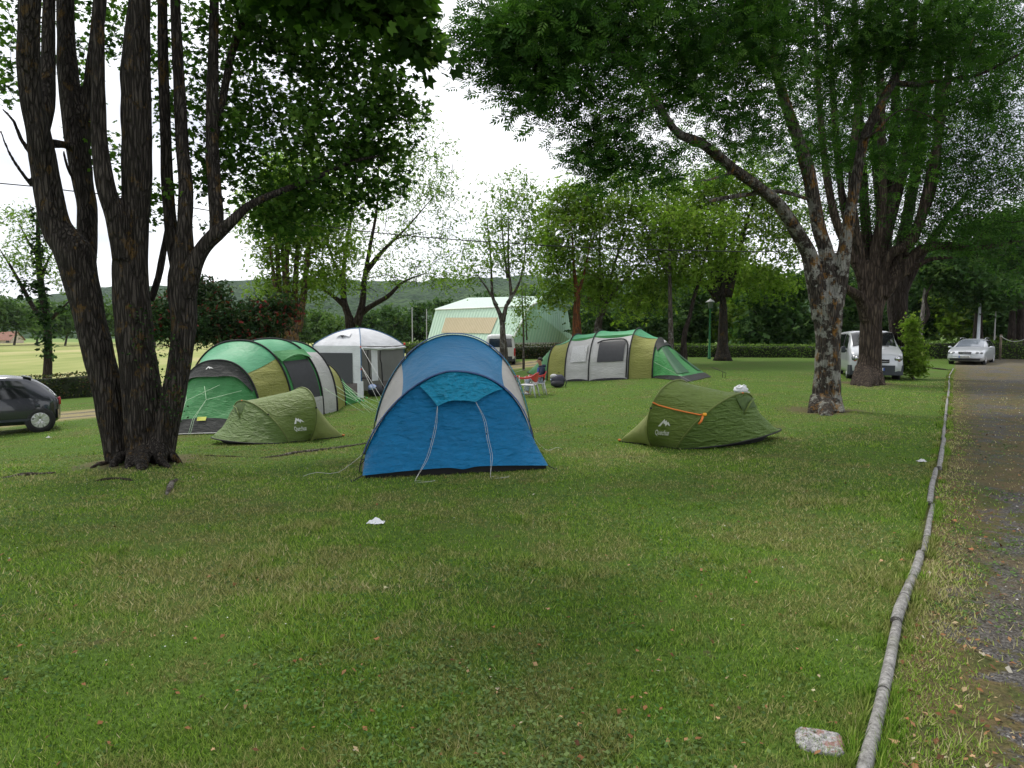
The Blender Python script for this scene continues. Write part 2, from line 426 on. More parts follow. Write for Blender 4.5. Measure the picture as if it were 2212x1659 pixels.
def grass():
    x, y, r = polar(900000, 1.7, 34)
    s = edge_s(x, y); n2 = vnoise(x, y, 2.1, 3); n1 = vnoise(x, y, .8, 5); n3 = vnoise(x, y, 6.0, 13)
    keep = np.where(s < 0.0, RNG.random(len(x)) < .15+.75*n2+.5*n3, (RNG.random(len(x)) < .9*np.clip(1.25-s*2.7, .05, 1)*(n2 > .06)))
    keep &= ~((np.abs(s) < .035))
    for tr in TRUNKS: dd = np.hypot(x-tr[0], y-tr[1]); keep &= (dd > tr[2]*.75+.5*tr[2]*vnoise(x, y, 3.0, 40))
    lane = np.abs((x-LANE[0].x)*LN.x+(y-LANE[0].y)*LN.y) < 2.0
    keep &= ~lane
    x, y, r, s, n2, n1 = [q[keep] for q in (x, y, r, s, n2, n1)]; n = len(x); z = terrain(x, y)
    tuft = vnoise(x, y, 3.4, 9); tall = np.where(tuft > .72, 1+2.2*(tuft-.72)*2.0, 1.0)
    h = RNG.uniform(.010, .029, n)*(.65+.7*n1)*tall*np.clip(1.15-r/60, .6, 1.1); w = .0026*np.maximum(1, r/2.6)**.72*RNG.uniform(.7, 1.4, n)
    a = RNG.uniform(0, 2*math.pi, n); lean = RNG.uniform(.15, 1.5, n)*h
    b = a+RNG.normal(0, .6, n)
    wx, wy = np.cos(a+1.57)*w, np.sin(a+1.57)*w
    V = np.empty((n, 3, 3), np.float32)
    V[:, 0] = np.stack([x-wx, y-wy, z-.004], 1); V[:, 1] = np.stack([x+wx, y+wy, z-.004], 1)
    V[:, 2] = np.stack([x+np.cos(b)*lean, y+np.sin(b)*lean, z+h], 1)
    rnd = np.clip(RNG.normal(.5, .22, n)+(n1-.5)*.25+np.where(s > 0, .25, 0), 0, 1)
    m = blade_mat('grass_blades', [(0, (.036, .078, .010)), (.35, (.125, .240, .026)), (.72, (.25, .385, .052)), (.90, (.36, .39, .12)), (1, (.52, .46, .26))],
                  [(0, (.06, .07, .02)), (.35, (.19, .20, .06)), (.65, (.36, .32, .14)), (1, (.55, .47, .28))])
    o = np_mesh('grass', V.reshape(-1, 3), 3, m, None, None, rnd)
    tag(o, 'short mown lawn grass with dry straw patches', 'grass', None, 'stuff')
    # clover and small broad leaves close to the ground
    x, y, r = polar(70000, 1.7, 15); n2 = vnoise(x, y, 1.3, 21); s = edge_s(x, y)
    k = (RNG.random(len(x)) < np.clip((n2-.42)*3.2, .03, 1)) & (np.abs(s) > .1); x, y, r, s = x[k], y[k], r[k], s[k]; n = len(x); z = terrain(x, y)
    sz = RNG.uniform(.006, .013, n)*np.maximum(1, r/4)**.5; a = RNG.uniform(0, 6.28, n); tl = RNG.uniform(-.5, .5, (n, 2)); zz = RNG.uniform(.008, .03, n)
    V = np.empty((n, 4, 3), np.float32)
    for q, (p1, p2) in enumerate(((0, -1), (.75, 0), (0, 1), (-.75, 0))):
        dx = (np.cos(a)*p1-np.sin(a)*p2)*sz; dy = (np.sin(a)*p1+np.cos(a)*p2)*sz
        V[:, q] = np.stack([x+dx, y+dy, z+zz+dx*tl[:, 0]+dy*tl[:, 1]], 1)
    m2 = blade_mat('clover_leaf', [(0, (.03, .07, .016)), (.5, (.06, .14, .03)), (1, (.13, .22, .06))], [(0, (.05, .08, .03)), (1, (.17, .22, .08))], .25)
    o = np_mesh('clover', V.reshape(-1, 3), 4, m2, None, None, RNG.random(n)); tag(o, 'clover and small weeds growing low among the grass', 'clover', None, 'stuff')
grass()
def edge_tufts():
    n = 26000; k = RNG.random(n)**1.6; y = ex[0]-1.0+(ex[-1]-ex[0]+1)*k; sl = ED.x/ED.y
    xe = np.where(y < ex[0], exx[0]+(y-ex[0])*sl, np.interp(y, ex, exx)); side = np.where(RNG.random(n) < .5, -1, 1)
    off = side*(.035+np.abs(RNG.normal(0, .035, n))); x = xe+off/ED.y; keep = vnoise(x, y, 2.2, 51) > .42; x, y = x[keep], y[keep]; n = len(x); z = terrain(x, y); r = np.hypot(x, y)
    h = RNG.uniform(.025, .075, n)*vnoise(x, y, 1.6, 52)*1.4; w = .0028*np.maximum(1, r/2.6)**.72; a = RNG.uniform(0, 6.28, n); lean = RNG.uniform(.2, .9, n)*h
    V = np.empty((n, 3, 3), np.float32); wx, wy = -np.sin(a)*w, np.cos(a)*w
    V[:, 0] = np.stack([x-wx, y-wy, z-.003], 1); V[:, 1] = np.stack([x+wx, y+wy, z-.003], 1); V[:, 2] = np.stack([x+np.cos(a)*lean, y+np.sin(a)*lean, z+h], 1)
    tag(np_mesh('long_grass', V.reshape(-1, 3), 3, bpy.data.materials['grass_blades'], None, None, np.clip(RNG.normal(.42, .2, n), 0, 1)), 'longer unmown grass fringing the log edging', 'grass', None, 'stuff')
edge_tufts()
def chips(name, n, r0, r1, side, size, cols, label, cat, flat=.35, lift=.0, mask=None):
    x, y, r = polar(n, r0, r1); s = edge_s(x, y)
    k = (s > side[0]) & (s < side[1])
    if mask is not None: k &= mask(x, y, s)
    x, y, r = x[k], y[k], r[k]; n = len(x); z = terrain(x, y)
    sz = RNG.uniform(*size, n)*np.maximum(1, r/4)**.45
    base = np.array([[1, 0, 0], [0, 1, 0], [-1, 0, 0], [0, -1, 0], [0, 0, 1]], float)
    jit = base[None]*RNG.uniform(.55, 1.25, (n, 5, 1)); jit[:, 4, :2] = RNG.uniform(-.4, .4, (n, 2)); jit[:, :, 2] *= flat
    a = RNG.uniform(0, 6.28, n); c_, s_ = np.cos(a), np.sin(a)
    X = (jit[:, :, 0]*c_[:, None]-jit[:, :, 1]*s_[:, None])*sz[:, None]+x[:, None]; Y = (jit[:, :, 0]*s_[:, None]+jit[:, :, 1]*c_[:, None])*sz[:, None]+y[:, None]
    Z = jit[:, :, 2]*sz[:, None]+z[:, None]-.001+lift
    Q = np.stack([X, Y, Z], -1)
    V = Q[:, [0, 1, 4, 1, 2, 4, 2, 3, 4, 3, 0, 4]].reshape(-1, 3)
    t = NT(name); c = t.ramp(t.attr('rnd'), cols); m = t.done(t.bsdf(c, .9, None, 0, .2))
    o = np_mesh(name, V, 3, m, None, None, np.repeat(RNG.random(n), 4)); return tag(o, label, cat, None, 'stuff')
chips('gravel', 52000, 1.7, 26, (.22, 6), (.0035, .011), [(0, (.025, .024, .025)), (.45, (.07, .068, .07)), (.8, (.15, .145, .145)), (.95, (.30, .29, .28)), (1, (.6, .59, .57))],
      'loose dark gravel stones on the verge and lane', 'gravel', .7, 0, lambda x, y, s: RNG.random(len(x)) < np.clip((s-.22)*1.9+1.3*(vnoise(x, y, 1.1, 2)-.5)-.5*sstep(4, 8, y)*vnoise(x, y, .9, 6), .03, 1))
chips('daisies', 2600, 2.0, 14, (-12, -.2), (.003, .006), [(0, (.6, .6, .55)), (1, (.75, .75, .7))], 'tiny white clover heads dotted over the lawn', 'flowers', .8, .02, lambda x, y, s: RNG.random(len(x)) < .25*(vnoise(x, y, .8, 61) > .62))
def litter():
    """small fallen leaves: curled five-lobed and oval scraps"""
    x, y, r = polar(16000, 1.8, 22); s = edge_s(x, y)
    k = RNG.random(len(x)) < np.where(s > 0, .65, .03+.07*(vnoise(x, y, .7, 31) > .6)); x, y, r = x[k], y[k], r[k]; n = len(x); z = terrain(x, y)
    sz = RNG.uniform(.006, .019, n)*np.maximum(1, r/5)**.3; a = RNG.uniform(0, 6.28, n); V = np.empty((n, 4, 3), np.float32); cu = RNG.uniform(.1, .9, n)
    tl = RNG.normal(0, .35, (n, 2))
    for q, (p1, p2, hh) in enumerate(((0, -1, .2), (.7, .1, 1), (0, 1, .3), (-.6, -.1, .9))):
        dx = (np.cos(a)*p1-np.sin(a)*p2)*sz; dy = (np.sin(a)*p1+np.cos(a)*p2)*sz
        V[:, q] = np.stack([x+dx, y+dy, z+.016+hh*cu*sz*.5+dx*tl[:, 0]+dy*tl[:, 1]], 1)
    t = NT('leaf_litter'); c = t.ramp(t.attr('rnd'), [(0, (.07, .032, .015)), (.45, (.19, .085, .033)), (.8, (.28, .16, .075)), (.93, (.33, .26, .15)), (1, (.42, .40, .34))]); m = t.done(t.bsdf(c, .8, None, 0, .2))
    tag(np_mesh('leaf_litter', V.reshape(-1, 3), 4, m, None, None, RNG.random(n)), 'small dry brown leaf scraps scattered over grass and gravel', 'leaf litter', None, 'stuff')
litter()

# ------------------------------------------------------------------ wooded hills on the horizon
def hills():
    us = np.linspace(-2600, 4800, 420); prof = [(-2600, 640), (-400, 650), (60, 648), (230, 622), (420, 618), (520, 606), (680, 600), (830, 610), (1000, 604), (1160, 598), (1300, 612), (1700, 600), (2300, 585), (3200, 560), (4800, 600)]
    pv = np.interp(us, [a for a, b in prof], [b for a, b in prof]); vs = []; rows = 26; D0, D1 = 430., 1250.
    V = []
    for j in range(rows+1):
        f = j/rows; d = D0+(D1-D0)*f
        for i, u in enumerate(us):
            x = (u-CX)/FPX*d; top = CAMH+(730-pv[i])/FPX*D1; z = -6+(top+6)*(f**1.1)
            k = 7.0*(mnoise.noise(Vector((x*.02, d*.02, 0)))+.7*mnoise.noise(Vector((x*.06, d*.06, 3)))+.55*mnoise.noise(Vector((x*.15, d*.15, 7))))
            V.append((x, d, z+k*min(1, f*4)))
    n = len(us); F = [(j*n+i, j*n+i+1, (j+1)*n+i+1, (j+1)*n+i) for j in range(rows) for i in range(n-1)]
    mb = MB().add(V, F)
    t = NT('hill_forest'); p = t.pos(); v = t.voro(.11, p); nn = t.noise(.012, p, 4); c = t.ramp(nn, [(.35, (.03, .06, .024)), (.55, (.045, .085, .03)), (.7, (.075, .125, .042))])
    c = t.mix(t.math('MULTIPLY', t.ss(t.noise(.09, p, 6, .75), .42, .58), .8), c, (.012, .028, .014))
    m = t.done(t.bsdf(c, .95, t.bump(t.math('MULTIPLY', v, -1.0), 1.0, 6.0), 0, .05))
    tag(mb.build('hills', m), kind='structure')
hills()
# ------------------------------------------------------------------ trees
def bark_mat(name, base, dark, lichen=None, lam=.5, pale=None, pam=.5, ridge=1.0, scale=1.0, moss=None, fade=None):
    t = NT(name); o = t.obj(); st = t.map(o, (9*scale, 9*scale, 1.6*scale))
    f = t.noise(1.0, st, 6, .62, .5); wp = t.n('VectorMath', _operation='ADD'); t.put(wp.inputs[0], t.map(o, (13*scale, 13*scale, 1.7*scale))); t.put(wp.inputs[1], t.n('TexNoise', Vector=t.map(o, (6, 6, 2)), Scale=1.0, Detail=3).outputs['Color']); v = t.voro(1.1, wp.outputs[0], 'DISTANCE_TO_EDGE')
    cr = t.ss(v, .0, .22)
    c = t.ramp(f, [(.3, dark), (.55, base), (.78, tuple(min(1, k*1.5) for k in base))])
    c = t.mix(t.math('MULTIPLY', t.math('SUBTRACT', 1.0, cr), .75), c, dark)
    fz = 1.0
    if fade: fz = t.math('SUBTRACT', 1.0, t.math('MULTIPLY', t.ss(t.xyz(o)[2], *fade), .8))
    if pale is not None:
        n = t.noise(3.2, o, 6, .7); c = t.mix(t.math('MULTIPLY', t.ss(n, .62-.2*pam, .68-.2*pam), t.math('MULTIPLY', fz, .8)), c, t.ramp(t.noise(26, o, 3), [(.3, tuple(k*.7 for k in pale)), (.7, pale)]))
    if lichen is not None:
        n = t.noise(4.6, t.map(o, (1, 1, .7), (0, 0, 0), (3.1, 1.7, .3)), 7, .74); c = t.mix(t.math('MULTIPLY', t.ss(n, .63-.2*lam, .72-.2*lam), .7), c, t.ramp(t.noise(30, o, 3), [(.3, tuple(k*.6 for k in lichen)), (.7, lichen)]))
    if moss is not None:
        c = t.mix(t.math('MULTIPLY', t.ss(t.noise(1.1, o, 4), .5, .7), .5), c, moss)
    h = t.math('ADD', t.math('MULTIPLY', cr, .8), t.math('ADD', f, t.math('MULTIPLY', t.noise(40, o, 3), .25)))
    return t.done(t.bsdf(c, .92, t.bump(h, ridge, .05), 0, .12))
def leaf_mat(name, stops, trans=.4, spec=.06, rough=.6):
    t = NT(name); c = t.ramp(t.attr('rnd'), stops)
    b = t.bsdf(c, rough, None, 0, spec); tr = t.n('BsdfTranslucent', Color=t.mix(1.0, c, (1.0, 1.15, .55), 'MULTIPLY')).outputs[0]
    mx = t.n('MixShader', Fac=trans); t.put(mx.inputs[1], b); t.put(mx.inputs[2], tr); return t.done(mx.outputs[0])
def rhomb(o, d, n, L, W, fold=.12):
    s = np.cross(d, n); o = np.asarray(o, float)
    return [o, o+d*L*.45+s*W*.5+n*fold*W, o+d*L, o+d*L*.45-s*W*.5+n*fold*W]
def _templates():
    X, Y, Z = np.eye(3)
    T = {'oval': [rhomb((0, 0, 0), Y, Z, 1, .62)]}
    lob = []
    for a, L in ((0, 1.0), (.85, .82), (-.85, .82), (1.75, .55), (-1.75, .55)):
        lob.append(rhomb((0, .22, 0), np.array([math.sin(a), math.cos(a), -.12]), Z, L*.8, .44, .05))
    T['lobed'] = lob
    ash = []
    for k in range(4):
        for sg in (-1, 1):
            a = sg*(.95-.08*k); ash.append(rhomb((0, .22+.19*k, -.03*k*k*.4), np.array([math.sin(a), math.cos(a), -.18]), Z, .42-.02*k, .13, .1))
    ash.append(rhomb((0, .86, -.1), np.array([0, .98, -.2]), Z, .40, .13, .1))
    T['ash'] = ash
    T['ash5'] = [ash[i] for i in (0, 1, 4, 5, 8)]
    T['spray'] = [rhomb((0, .1*k, 0), np.array([math.sin(a), math.cos(a), b]), Z, .6, .34, .15) for k, (a, b) in enumerate(((.2, .1), (1.2, -.2), (-1.1, 0), (2.2, .25), (-2.3, -.15)))]
    return {k: np.array(v) for k, v in T.items()}
TPL = _templates()
def leaf_cloud(pos, size, tpl, out=None, droop=.25, upn=.8):
    """(n,3) leaf positions -> polygons with k=4 corners; returns vertices and faces per leaf"""
    n = len(pos); T = TPL[tpl]
    d = RNG.normal(0, 1, (n, 3))
    if out is not None: d += out*1.1
    d[:, 2] = d[:, 2]*.55-droop
    d /= np.linalg.norm(d, axis=1)[:, None]
    u = RNG.normal(0, .55, (n, 3)); u[:, 2] += upn
    u -= d*(u*d).sum(1)[:, None]; u /= np.linalg.norm(u, axis=1)[:, None]+1e-9
    s = np.cross(d, u)
    Rm = np.stack([s, d, u], 1)                                # rows: x, y, z axes
    V = np.einsum('fkc,ncd->nfkd', T, Rm)*size[:, None, None, None]+pos[:, None, None, :]
    return V.reshape(-1, 3), T.shape[0]
def attach(nodes, clusters, tw, r0=.012, sag=.10, seg=4, maxlen=9):
    """grow a twig to every leaf cluster from the nearest wood"""
    if len(clusters) == 0: return
    nd = np.array(nodes); d0 = np.linalg.norm(clusters[:, None]-nd[None], axis=2).min(1) if len(clusters)*len(nd) < 4e6 else np.linalg.norm(clusters-nd.mean(0), axis=1)
    order = np.argsort(d0); buf = np.zeros((len(nd)+3*len(clusters), 3)); buf[:len(nd)] = nd; m = len(nd)
    for i in order:
        c = clusters[i]; dd = np.linalg.norm(buf[:m]-c, axis=1); j = dd.argmin(); a = buf[j]; L = dd[j]
        if L > .05:
            mid = (a+c)/2+np.array([RNG.normal(0, .06)*L, RNG.normal(0, .06)*L, sag*L+RNG.normal(0, .05)*L])
            if tw is not None:
                r = r0*(.5+.5*min(2.5, L)); tw.tube([a, mid, c], [r, r*.72, r*.35], seg, False)
            buf[m] = mid; buf[m+1] = c; m += 2
def lobes_to_clusters(lobes):
    """ellipsoid lobes -> cluster centres, denser towards the rim"""
    out = []; src = []
    for li, (c, rad, n) in enumerate(lobes):
        d = RNG.normal(0, 1, (n, 3)); d /= np.linalg.norm(d, axis=1)[:, None]
        k = RNG.random(n)**.42
        out.append(np.array(c)+d*np.array(rad)*k[:, None]); src.append(np.tile(np.array(c), (n, 1)))
    return np.concatenate(out), np.concatenate(src)
def tree(name, label, cat, base, stems, lobes, leaf, bark, group=None, twig_r=.012, seg=10, step=.25, wob=.10, voxel=0, twigs=True, crown_name='crown', extra_nodes=None, trunk_name='trunk', droop=.25):
    """stems: lists of (Vector, radius). leaf: dict(tpl, size, per, sigma, mat, var)"""
    root = thing(name, label, cat, base, group)
    tk = MB(); nodes = []
    for st in stems:
        pts = crv(st, step); tk.tube([p for p, r in pts], [max(.004, r) for p, r in pts], seg, True, wob)
        for q, (p, r) in enumerate(pts):
            if p.z > base[2]+1.2: nodes.append(tuple(p))
    t = tk.build(trunk_name, bark, root)
    if voxel:
        md = t.modifiers.new('fuse', 'REMESH'); md.mode = 'VOXEL'; md.voxel_size = voxel; md.use_smooth_shade = True
        sm = t.modifiers.new('smooth', 'SMOOTH'); sm.factor = .5; sm.iterations = 3
    if lobes:
        cl, src = lobes_to_clusters(lobes)
        cl = cl[cl[:, 2] > base[2]+.4]  if not leaf.get('low') else cl
        if twigs:
            tw = MB(); attach(nodes or [tuple(base)], cl, tw, twig_r); tb = tw.build('twigs', bark, root); tb['kind'] = 'stuff'
        n = leaf['per']; pos = np.repeat(cl, n, 0); out = pos-np.array(base)[None]-np.array([0, 0, 2.0]); out /= np.linalg.norm(out, axis=1)[:, None]+1e-6
        sg = leaf['sigma']; pos = pos+RNG.normal(0, 1, pos.shape)*np.array([sg, sg, sg*.6])
        size = leaf['size']*RNG.uniform(.65, 1.25, len(pos))
        V, nf = leaf_cloud(pos, size, leaf['tpl'], out*.8, droop)
        crnd = np.repeat(RNG.normal(0, 1, len(cl)), n); rnd = np.clip(.5+.17*crnd+RNG.normal(0, .16, len(pos))+leaf.get('shift', 0), 0, 1)
        np_mesh(crown_name, V, 4, leaf['mat'], root, None, np.repeat(rnd, nf))
    return root
def st(*pts):
    """stem from (u, v, r_px, d) frame readings turned into world points"""
    return [(P(u, v, d), r*PX(d)) for (u, v, r, d) in pts]
def lobe(u, v, d, rx, rz, n, ry=None):
    c = P(u, v, d); return (tuple(c), (rx*PX(d), (ry if ry is not None else rx*PX(d)), rz*PX(d)), n)

LF_POP = leaf_mat('poplar_leaf', [(0, (.018, .044, .010)), (.45, (.052, .120, .020)), (.8, (.105, .205, .034)), (1, (.18, .29, .06))], .46)
LF_ASH = leaf_mat('ash_leaf', [(0, (.016, .044, .012)), (.45, (.040, .105, .020)), (.8, (.085, .185, .032)), (1, (.15, .28, .06))], .46)
LF_LIGHT = leaf_mat('light_leaf', [(0, (.085, .16, .022)), (.45, (.18, .29, .042)), (.8, (.26, .37, .07)), (1, (.36, .44, .12))], .60)
LF_WOOD = leaf_mat('wood_leaf', [(0, (.020, .050, .018)), (.45, (.050, .105, .034)), (.8, (.09, .165, .050)), (1, (.15, .24, .07))], .36)
LF_FIELD = leaf_mat('field_tree_leaf', [(0, (.045, .095, .025)), (.5, (.09, .165, .045)), (1, (.16, .24, .07))], .35)
LF_RED = leaf_mat('red_shrub_leaf', [(0, (.012, .03, .012)), (.55, (.03, .065, .022)), (.76, (.05, .075, .03)), (.84, (.12, .022, .022)), (1, (.22, .035, .035))], .3)
LF_IVY = leaf_mat('ivy_leaf', [(0, (.008, .022, .007)), (.6, (.022, .055, .014)), (1, (.06, .12, .03))], .2)
B_DARK = bark_mat('grooved_bark', (.066, .057, .049), (.014, .012, .010), (.15, .09, .025), .40, None, .5, 1.0, 1.5)
B_LICH = bark_mat('lichen_bark', (.095, .082, .067), (.016, .013, .011), (.27, .135, .025), .46, (.33, .335, .29), .64, .9, 1.6, None, (3.2, 6.5))
B_FLUTE = bark_mat('fluted_bark', (.088, .068, .052), (.020, .015, .012), None, .5, None, .5, 1.0, .8)
B_ORANGE = bark_mat('ochre_bark', (.15, .115, .08), (.04, .03, .02), (.34, .19, .05), .7)
B_GREY = bark_mat('grey_bark', (.13, .11, .092), (.03, .025, .02), None, .5, (.26, .26, .24), .4)
B_BLACK = bark_mat('dark_bark', (.06, .048, .04), (.018, .014, .012))

# --- big multi-stemmed tree on the left
b0 = G(290, 1000); D0 = b0.y+.15; TR = .88
Ls = [
 st((262, 1012, 30, D0), (252, 985, 27, D0), (240, 900, 31, D0), (229, 832, 34, D0), (212, 760, 34, D0), (195, 690, 35, D0), (176, 610, 38, D0), (158, 546, 42, D0), (123, 490, 32, D0), (101, 395, 30, D0), (85, 296, 27, D0-.1), (66, 197, 25, D0-.2), (62, 100, 24, D0-.3), (66, -40, 22, D0-.4), (70, -400, 16, D0-.5), (80, -900, 8, D0-.6)),
 st((86, 300, 16, D0), (98, 230, 20, D0+.2), (104, 150, 16, D0+.4), (106, 0, 13, D0+.6), (120, -300, 10, D0+.9), (140, -700, 5, D0+1)),
 st((180, 620, 26, D0+.3), (187, 546, 22, D0+.5), (188, 450, 21, D0+.7), (178, 390, 23, D0+.7), (165, 290, 28, D0+.8), (150, 190, 23, D0+.9), (144, 100, 20, D0+1), (140, -20, 18, D0+1.1), (130, -400, 12, D0+1.3), (110, -800, 6, D0+1.4)),
 st((172, 330, 18, D0+.8), (188, 250, 17, D0+.9), (200, 150, 15, D0+1), (216, 0, 14, D0+1.2), (240, -350, 9, D0+1.4)),
 st((318, 1012, 46, D0+.05), (316, 985, 44, D0+.05), (310, 900, 45, D0), (304, 832, 46, D0), (294, 760, 42, D0), (289, 690, 42, D0), (284, 610, 40, D0), (282, 546, 38, D0), (290, 480, 33, D0), (294, 430, 32, D0), (296, 300, 34, D0), (293, 165, 34, D0), (298, 60, 26, D0), (302, -30, 23, D0), (306, -400, 16, D0), (310, -900, 7, D0)),
 st((268, 560, 26, D0-.15), (250, 470, 23, D0-.25), (228, 400, 21, D0-.3), (214, 290, 18, D0-.3), (213, 150, 14, D0-.3), (214, 0, 12, D0-.3), (216, -400, 8, D0-.3)),
 st((352, 1008, 24, D0-.1), (356, 960, 27, D0-.1), (366, 900, 28, D0-.1), (385, 800, 27, D0-.05), (397, 710, 28, D0), (394, 640, 33, D0), (392, 600, 31, D0), (396, 546, 24, D0), (399, 480, 17, D0), (401, 400, 17, D0+.1), (394, 320, 15, D0+.2), (388, 200, 14, D0+.3), (380, 40, 12, D0+.4), (370, -300, 8, D0+.5)),
 st((385, 600, 14, D0+.2), (372, 520, 15, D0+.3), (362, 400, 14, D0+.4), (358, 300, 13, D0+.4), (352, 100, 12, D0+.5), (350, -200, 8, D0+.6)),
 st((404, 640, 22, D0-.05), (420, 575, 19, D0-.1), (440, 535, 18, D0-.1), (468, 505, 19, D0-.1), (497, 482, 13, D0-.1), (530, 450, 10, D0), (566, 430, 9, D0), (620, 408, 8, D0+.2), (690, 380, 6.5, D0+.5), (760, 350, 5, D0+.8), (830, 335, 3, D0+1)),
 st((466, 508, 16, D0), (468, 470, 16, D0), (463, 400, 16, D0+.1), (458, 300, 15, D0+.2), (459, 197, 14, D0+.3), (462, 60, 11, D0+.4), (470, -300, 7, D0+.5)),
 st((326, 650, 9, D0+.4), (342, 600, 8, D0+.5), (350, 560, 8, D0+.6), (366, 470, 5, D0+.8)),
 st((458, 330, 9, D0+.2), (480, 220, 9, D0+.6), (500, 120, 9, D0+.9), (530, 20, 8, D0+1.2), (560, -150, 5, D0+1.5)),
 st((70, 402, 5, D0), (45, 370, 4.5, D0-.2), (20, 330, 3.5, D0-.3), (0, 280, 2.5, D0-.4)),
 st((66, 330, 6, D0), (45, 300, 5, D0-.1), (30, 262, 4, D0-.2), (5, 235, 3, D0-.2)),
 st((160, 388, 4.5, D0+.2), (145, 360, 4, D0+.1), (137, 325, 3, D0)),
 st((110, 310, 11, D0+.3), (135, 312, 9, D0+.5), (158, 318, 8, D0+.6)),
]
Ls = [[(p, r*TR) for p, r in s_] for s_ in Ls]
# buttress roots
for (u1, v1, u2, v2, r) in ((345, 960, 392, 1000, 9), (310, 970, 305, 1016, 14), (262, 985, 238, 1010, 9), (340, 950, 352, 1006, 14), (330, 985, 372, 1012, 7), (286, 975, 276, 1014, 10)):
    Ls.append([(P(u1, v1, D0-.12), r*PX(D0)*1.2), (lerp(P(u1, v1, D0-.2), G(u2, v2), .6), r*PX(D0)), (G(u2, v2)+Vector((0, 0, -.04)), r*PX(D0)*.55)])
LL = [lobe(640, 120, D0+1.2, 130, 110, 46), lobe(760, 180, D0+1.2, 110, 100, 36), lobe(700, 300, D0+1.0, 150, 80, 42), lobe(560, 260, D0+1.6, 90, 130, 26), lobe(800, 330, D0+1.2, 70, 60, 15),
      lobe(600, 30, D0+.8, 180, 60, 42), lobe(780, 60, D0+.6, 100, 60, 24), lobe(500, 90, D0+1.8, 80, 120, 18), lobe(660, 440, D0+.9, 90, 50, 11), lobe(420, 110, D0+1.5, 60, 110, 12),
      lobe(560, 390, D0+1.2, 60, 60, 7), lobe(460, 350, D0+1, 40, 90, 6), lobe(700, 420, D0+.9, 90, 50, 14), lobe(820, 400, D0+1, 60, 50, 9), lobe(600, 470, D0+.9, 50, 40, 6), lobe(420, 400, D0+.5, 60, 80, 7), lobe(500, 300, D0+.7, 60, 90, 9), lobe(640, 480, D0+.9, 50, 40, 7), lobe(860, 240, D0+1.2, 50, 90, 14), lobe(20, 60, D0+.6, 60, 100, 7), lobe(140, 90, D0+2.2, 120, 120, 11), lobe(20, 190, D0+1.4, 40, 60, 4), lobe(250, 60, D0+2, 90, 110, 10), lobe(360, 240, D0+1.4, 50, 90, 7),
      lobe(300, -260, D0+.5, 420, 180, 66, 3.0), lobe(650, -180, D0+.3, 260, 150, 60, 2.6), lobe(200, -650, D0, 420, 260, 40, 3.5), lobe(560, -600, D0, 300, 260, 36, 3.0), lobe(330, 440, D0+.9, 30, 60, 4), lobe(210, 330, D0+1.2, 50, 80, 5)]
poplar = dict(tpl='lobed', size=.105, per=44, sigma=.20, mat=LF_POP)
LFs_ = None
t_left = tree('poplar_tree', 'large dark multi-stemmed tree beside the left green family tent', 'tree', b0, Ls, LL, poplar, B_DARK, None, .011, 22, .10, .09, .024)
def ivy(root, spec, n, name='ivy', size=.055):
    pos = []; out = []
    for (u, v, w, h, d, k) in spec:
        m = int(n*k); uu = RNG.normal(0, w, m); vv = RNG.uniform(-h, h, m)
        for a, b in zip(uu, vv): pos.append(tuple(P(u+a, v+b, d+abs(RNG.normal(0, .06)))))
    pos = np.array(pos); V, nf = leaf_cloud(pos, size*RNG.uniform(.5, 1.2, len(pos)), 'oval', np.tile(np.array([0, -1.0, 0]), (len(pos), 1)), .3, .3)
    np_mesh(name, V, 4, LF_IVY, root, None, np.repeat(RNG.random(len(pos)), nf))
ivy(t_left, [(350, 800, 20, 90, D0-.45, 1), (300, 720, 14, 60, D0-.42, .3), (335, 700, 20, 40, D0-.3, .5), (375, 860, 14, 50, D0-.4, .5), (362, 750, 22, 40, D0-.25, .5)], 150)

# a bough of the tree over the photographer's head: big lobed leaves close to the lens
dO = 6.2
ob = onG(-5.6, 2.2)
Lo = [[(ob+Vector((0, 0, -.1)), .34), (ob+Vector((.05, .1, 2.0)), .27), (ob+Vector((.3, .6, 4.6)), .21), (ob+Vector((.7, 1.2, 7.0)), .13), (ob+Vector((1.1, 1.4, 9.5)), .06)],
      [(ob+Vector((.3, .6, 4.6)), .11), (ob+Vector((1.6, 1.9, 5.5)), .085), (P(640, -120, dO-.4), .055), (P(760, -20, dO), .03), (P(850, 60, dO), .018), (P(900, 100, dO), .008)],
      [(P(700, -70, dO-.1), .03), (P(640, -30, dO), .02), (P(560, -10, dO), .012)],
      [(ob+Vector((.7, 1.2, 7.0)), .08), (ob+Vector((-1.0, 2.4, 8.2)), .05), (ob+Vector((-2.0, 3.2, 8.8)), .03)],
      [(ob+Vector((.5, .9, 6.0)), .09), (ob+Vector((2.0, .4, 7.4)), .06), (ob+Vector((3.6, -.2, 8.2)), .03)]]
def wl(v, r, n): return (tuple(v), r if hasattr(r, '__len__') else (r, r, r*.7), n)
LO = [lobe(862, 35, dO, 38, 40, 13, .3), lobe(820, 0, dO, 70, 40, 18, .4), lobe(893, 98, dO, 20, 34, 6, .25), lobe(700, -30, dO, 110, 40, 18, .5), lobe(560, -40, dO, 90, 36, 10, .5), lobe(740, -90, dO-.4, 130, 50, 20, .8),
      wl(ob+Vector((-1.2, 2.2, 8.0)), 2.2, 110), wl(ob+Vector((2.0, .2, 7.8)), 2.4, 110), wl(ob+Vector((.8, 1.0, 9.4)), 2.2, 90), wl(ob+Vector((-3.0, .0, 7.0)), 2.4, 100), wl(ob+Vector((-1, -2, 7.6)), 2.6, 100), wl(ob+Vector((1.2, -3.4, 6.6)), 2.6, 100), wl(ob+Vector((-3.4, 2.6, 7.4)), 2.4, 100)]  # dense unseen crown lobes, added to darken the foreground lawn
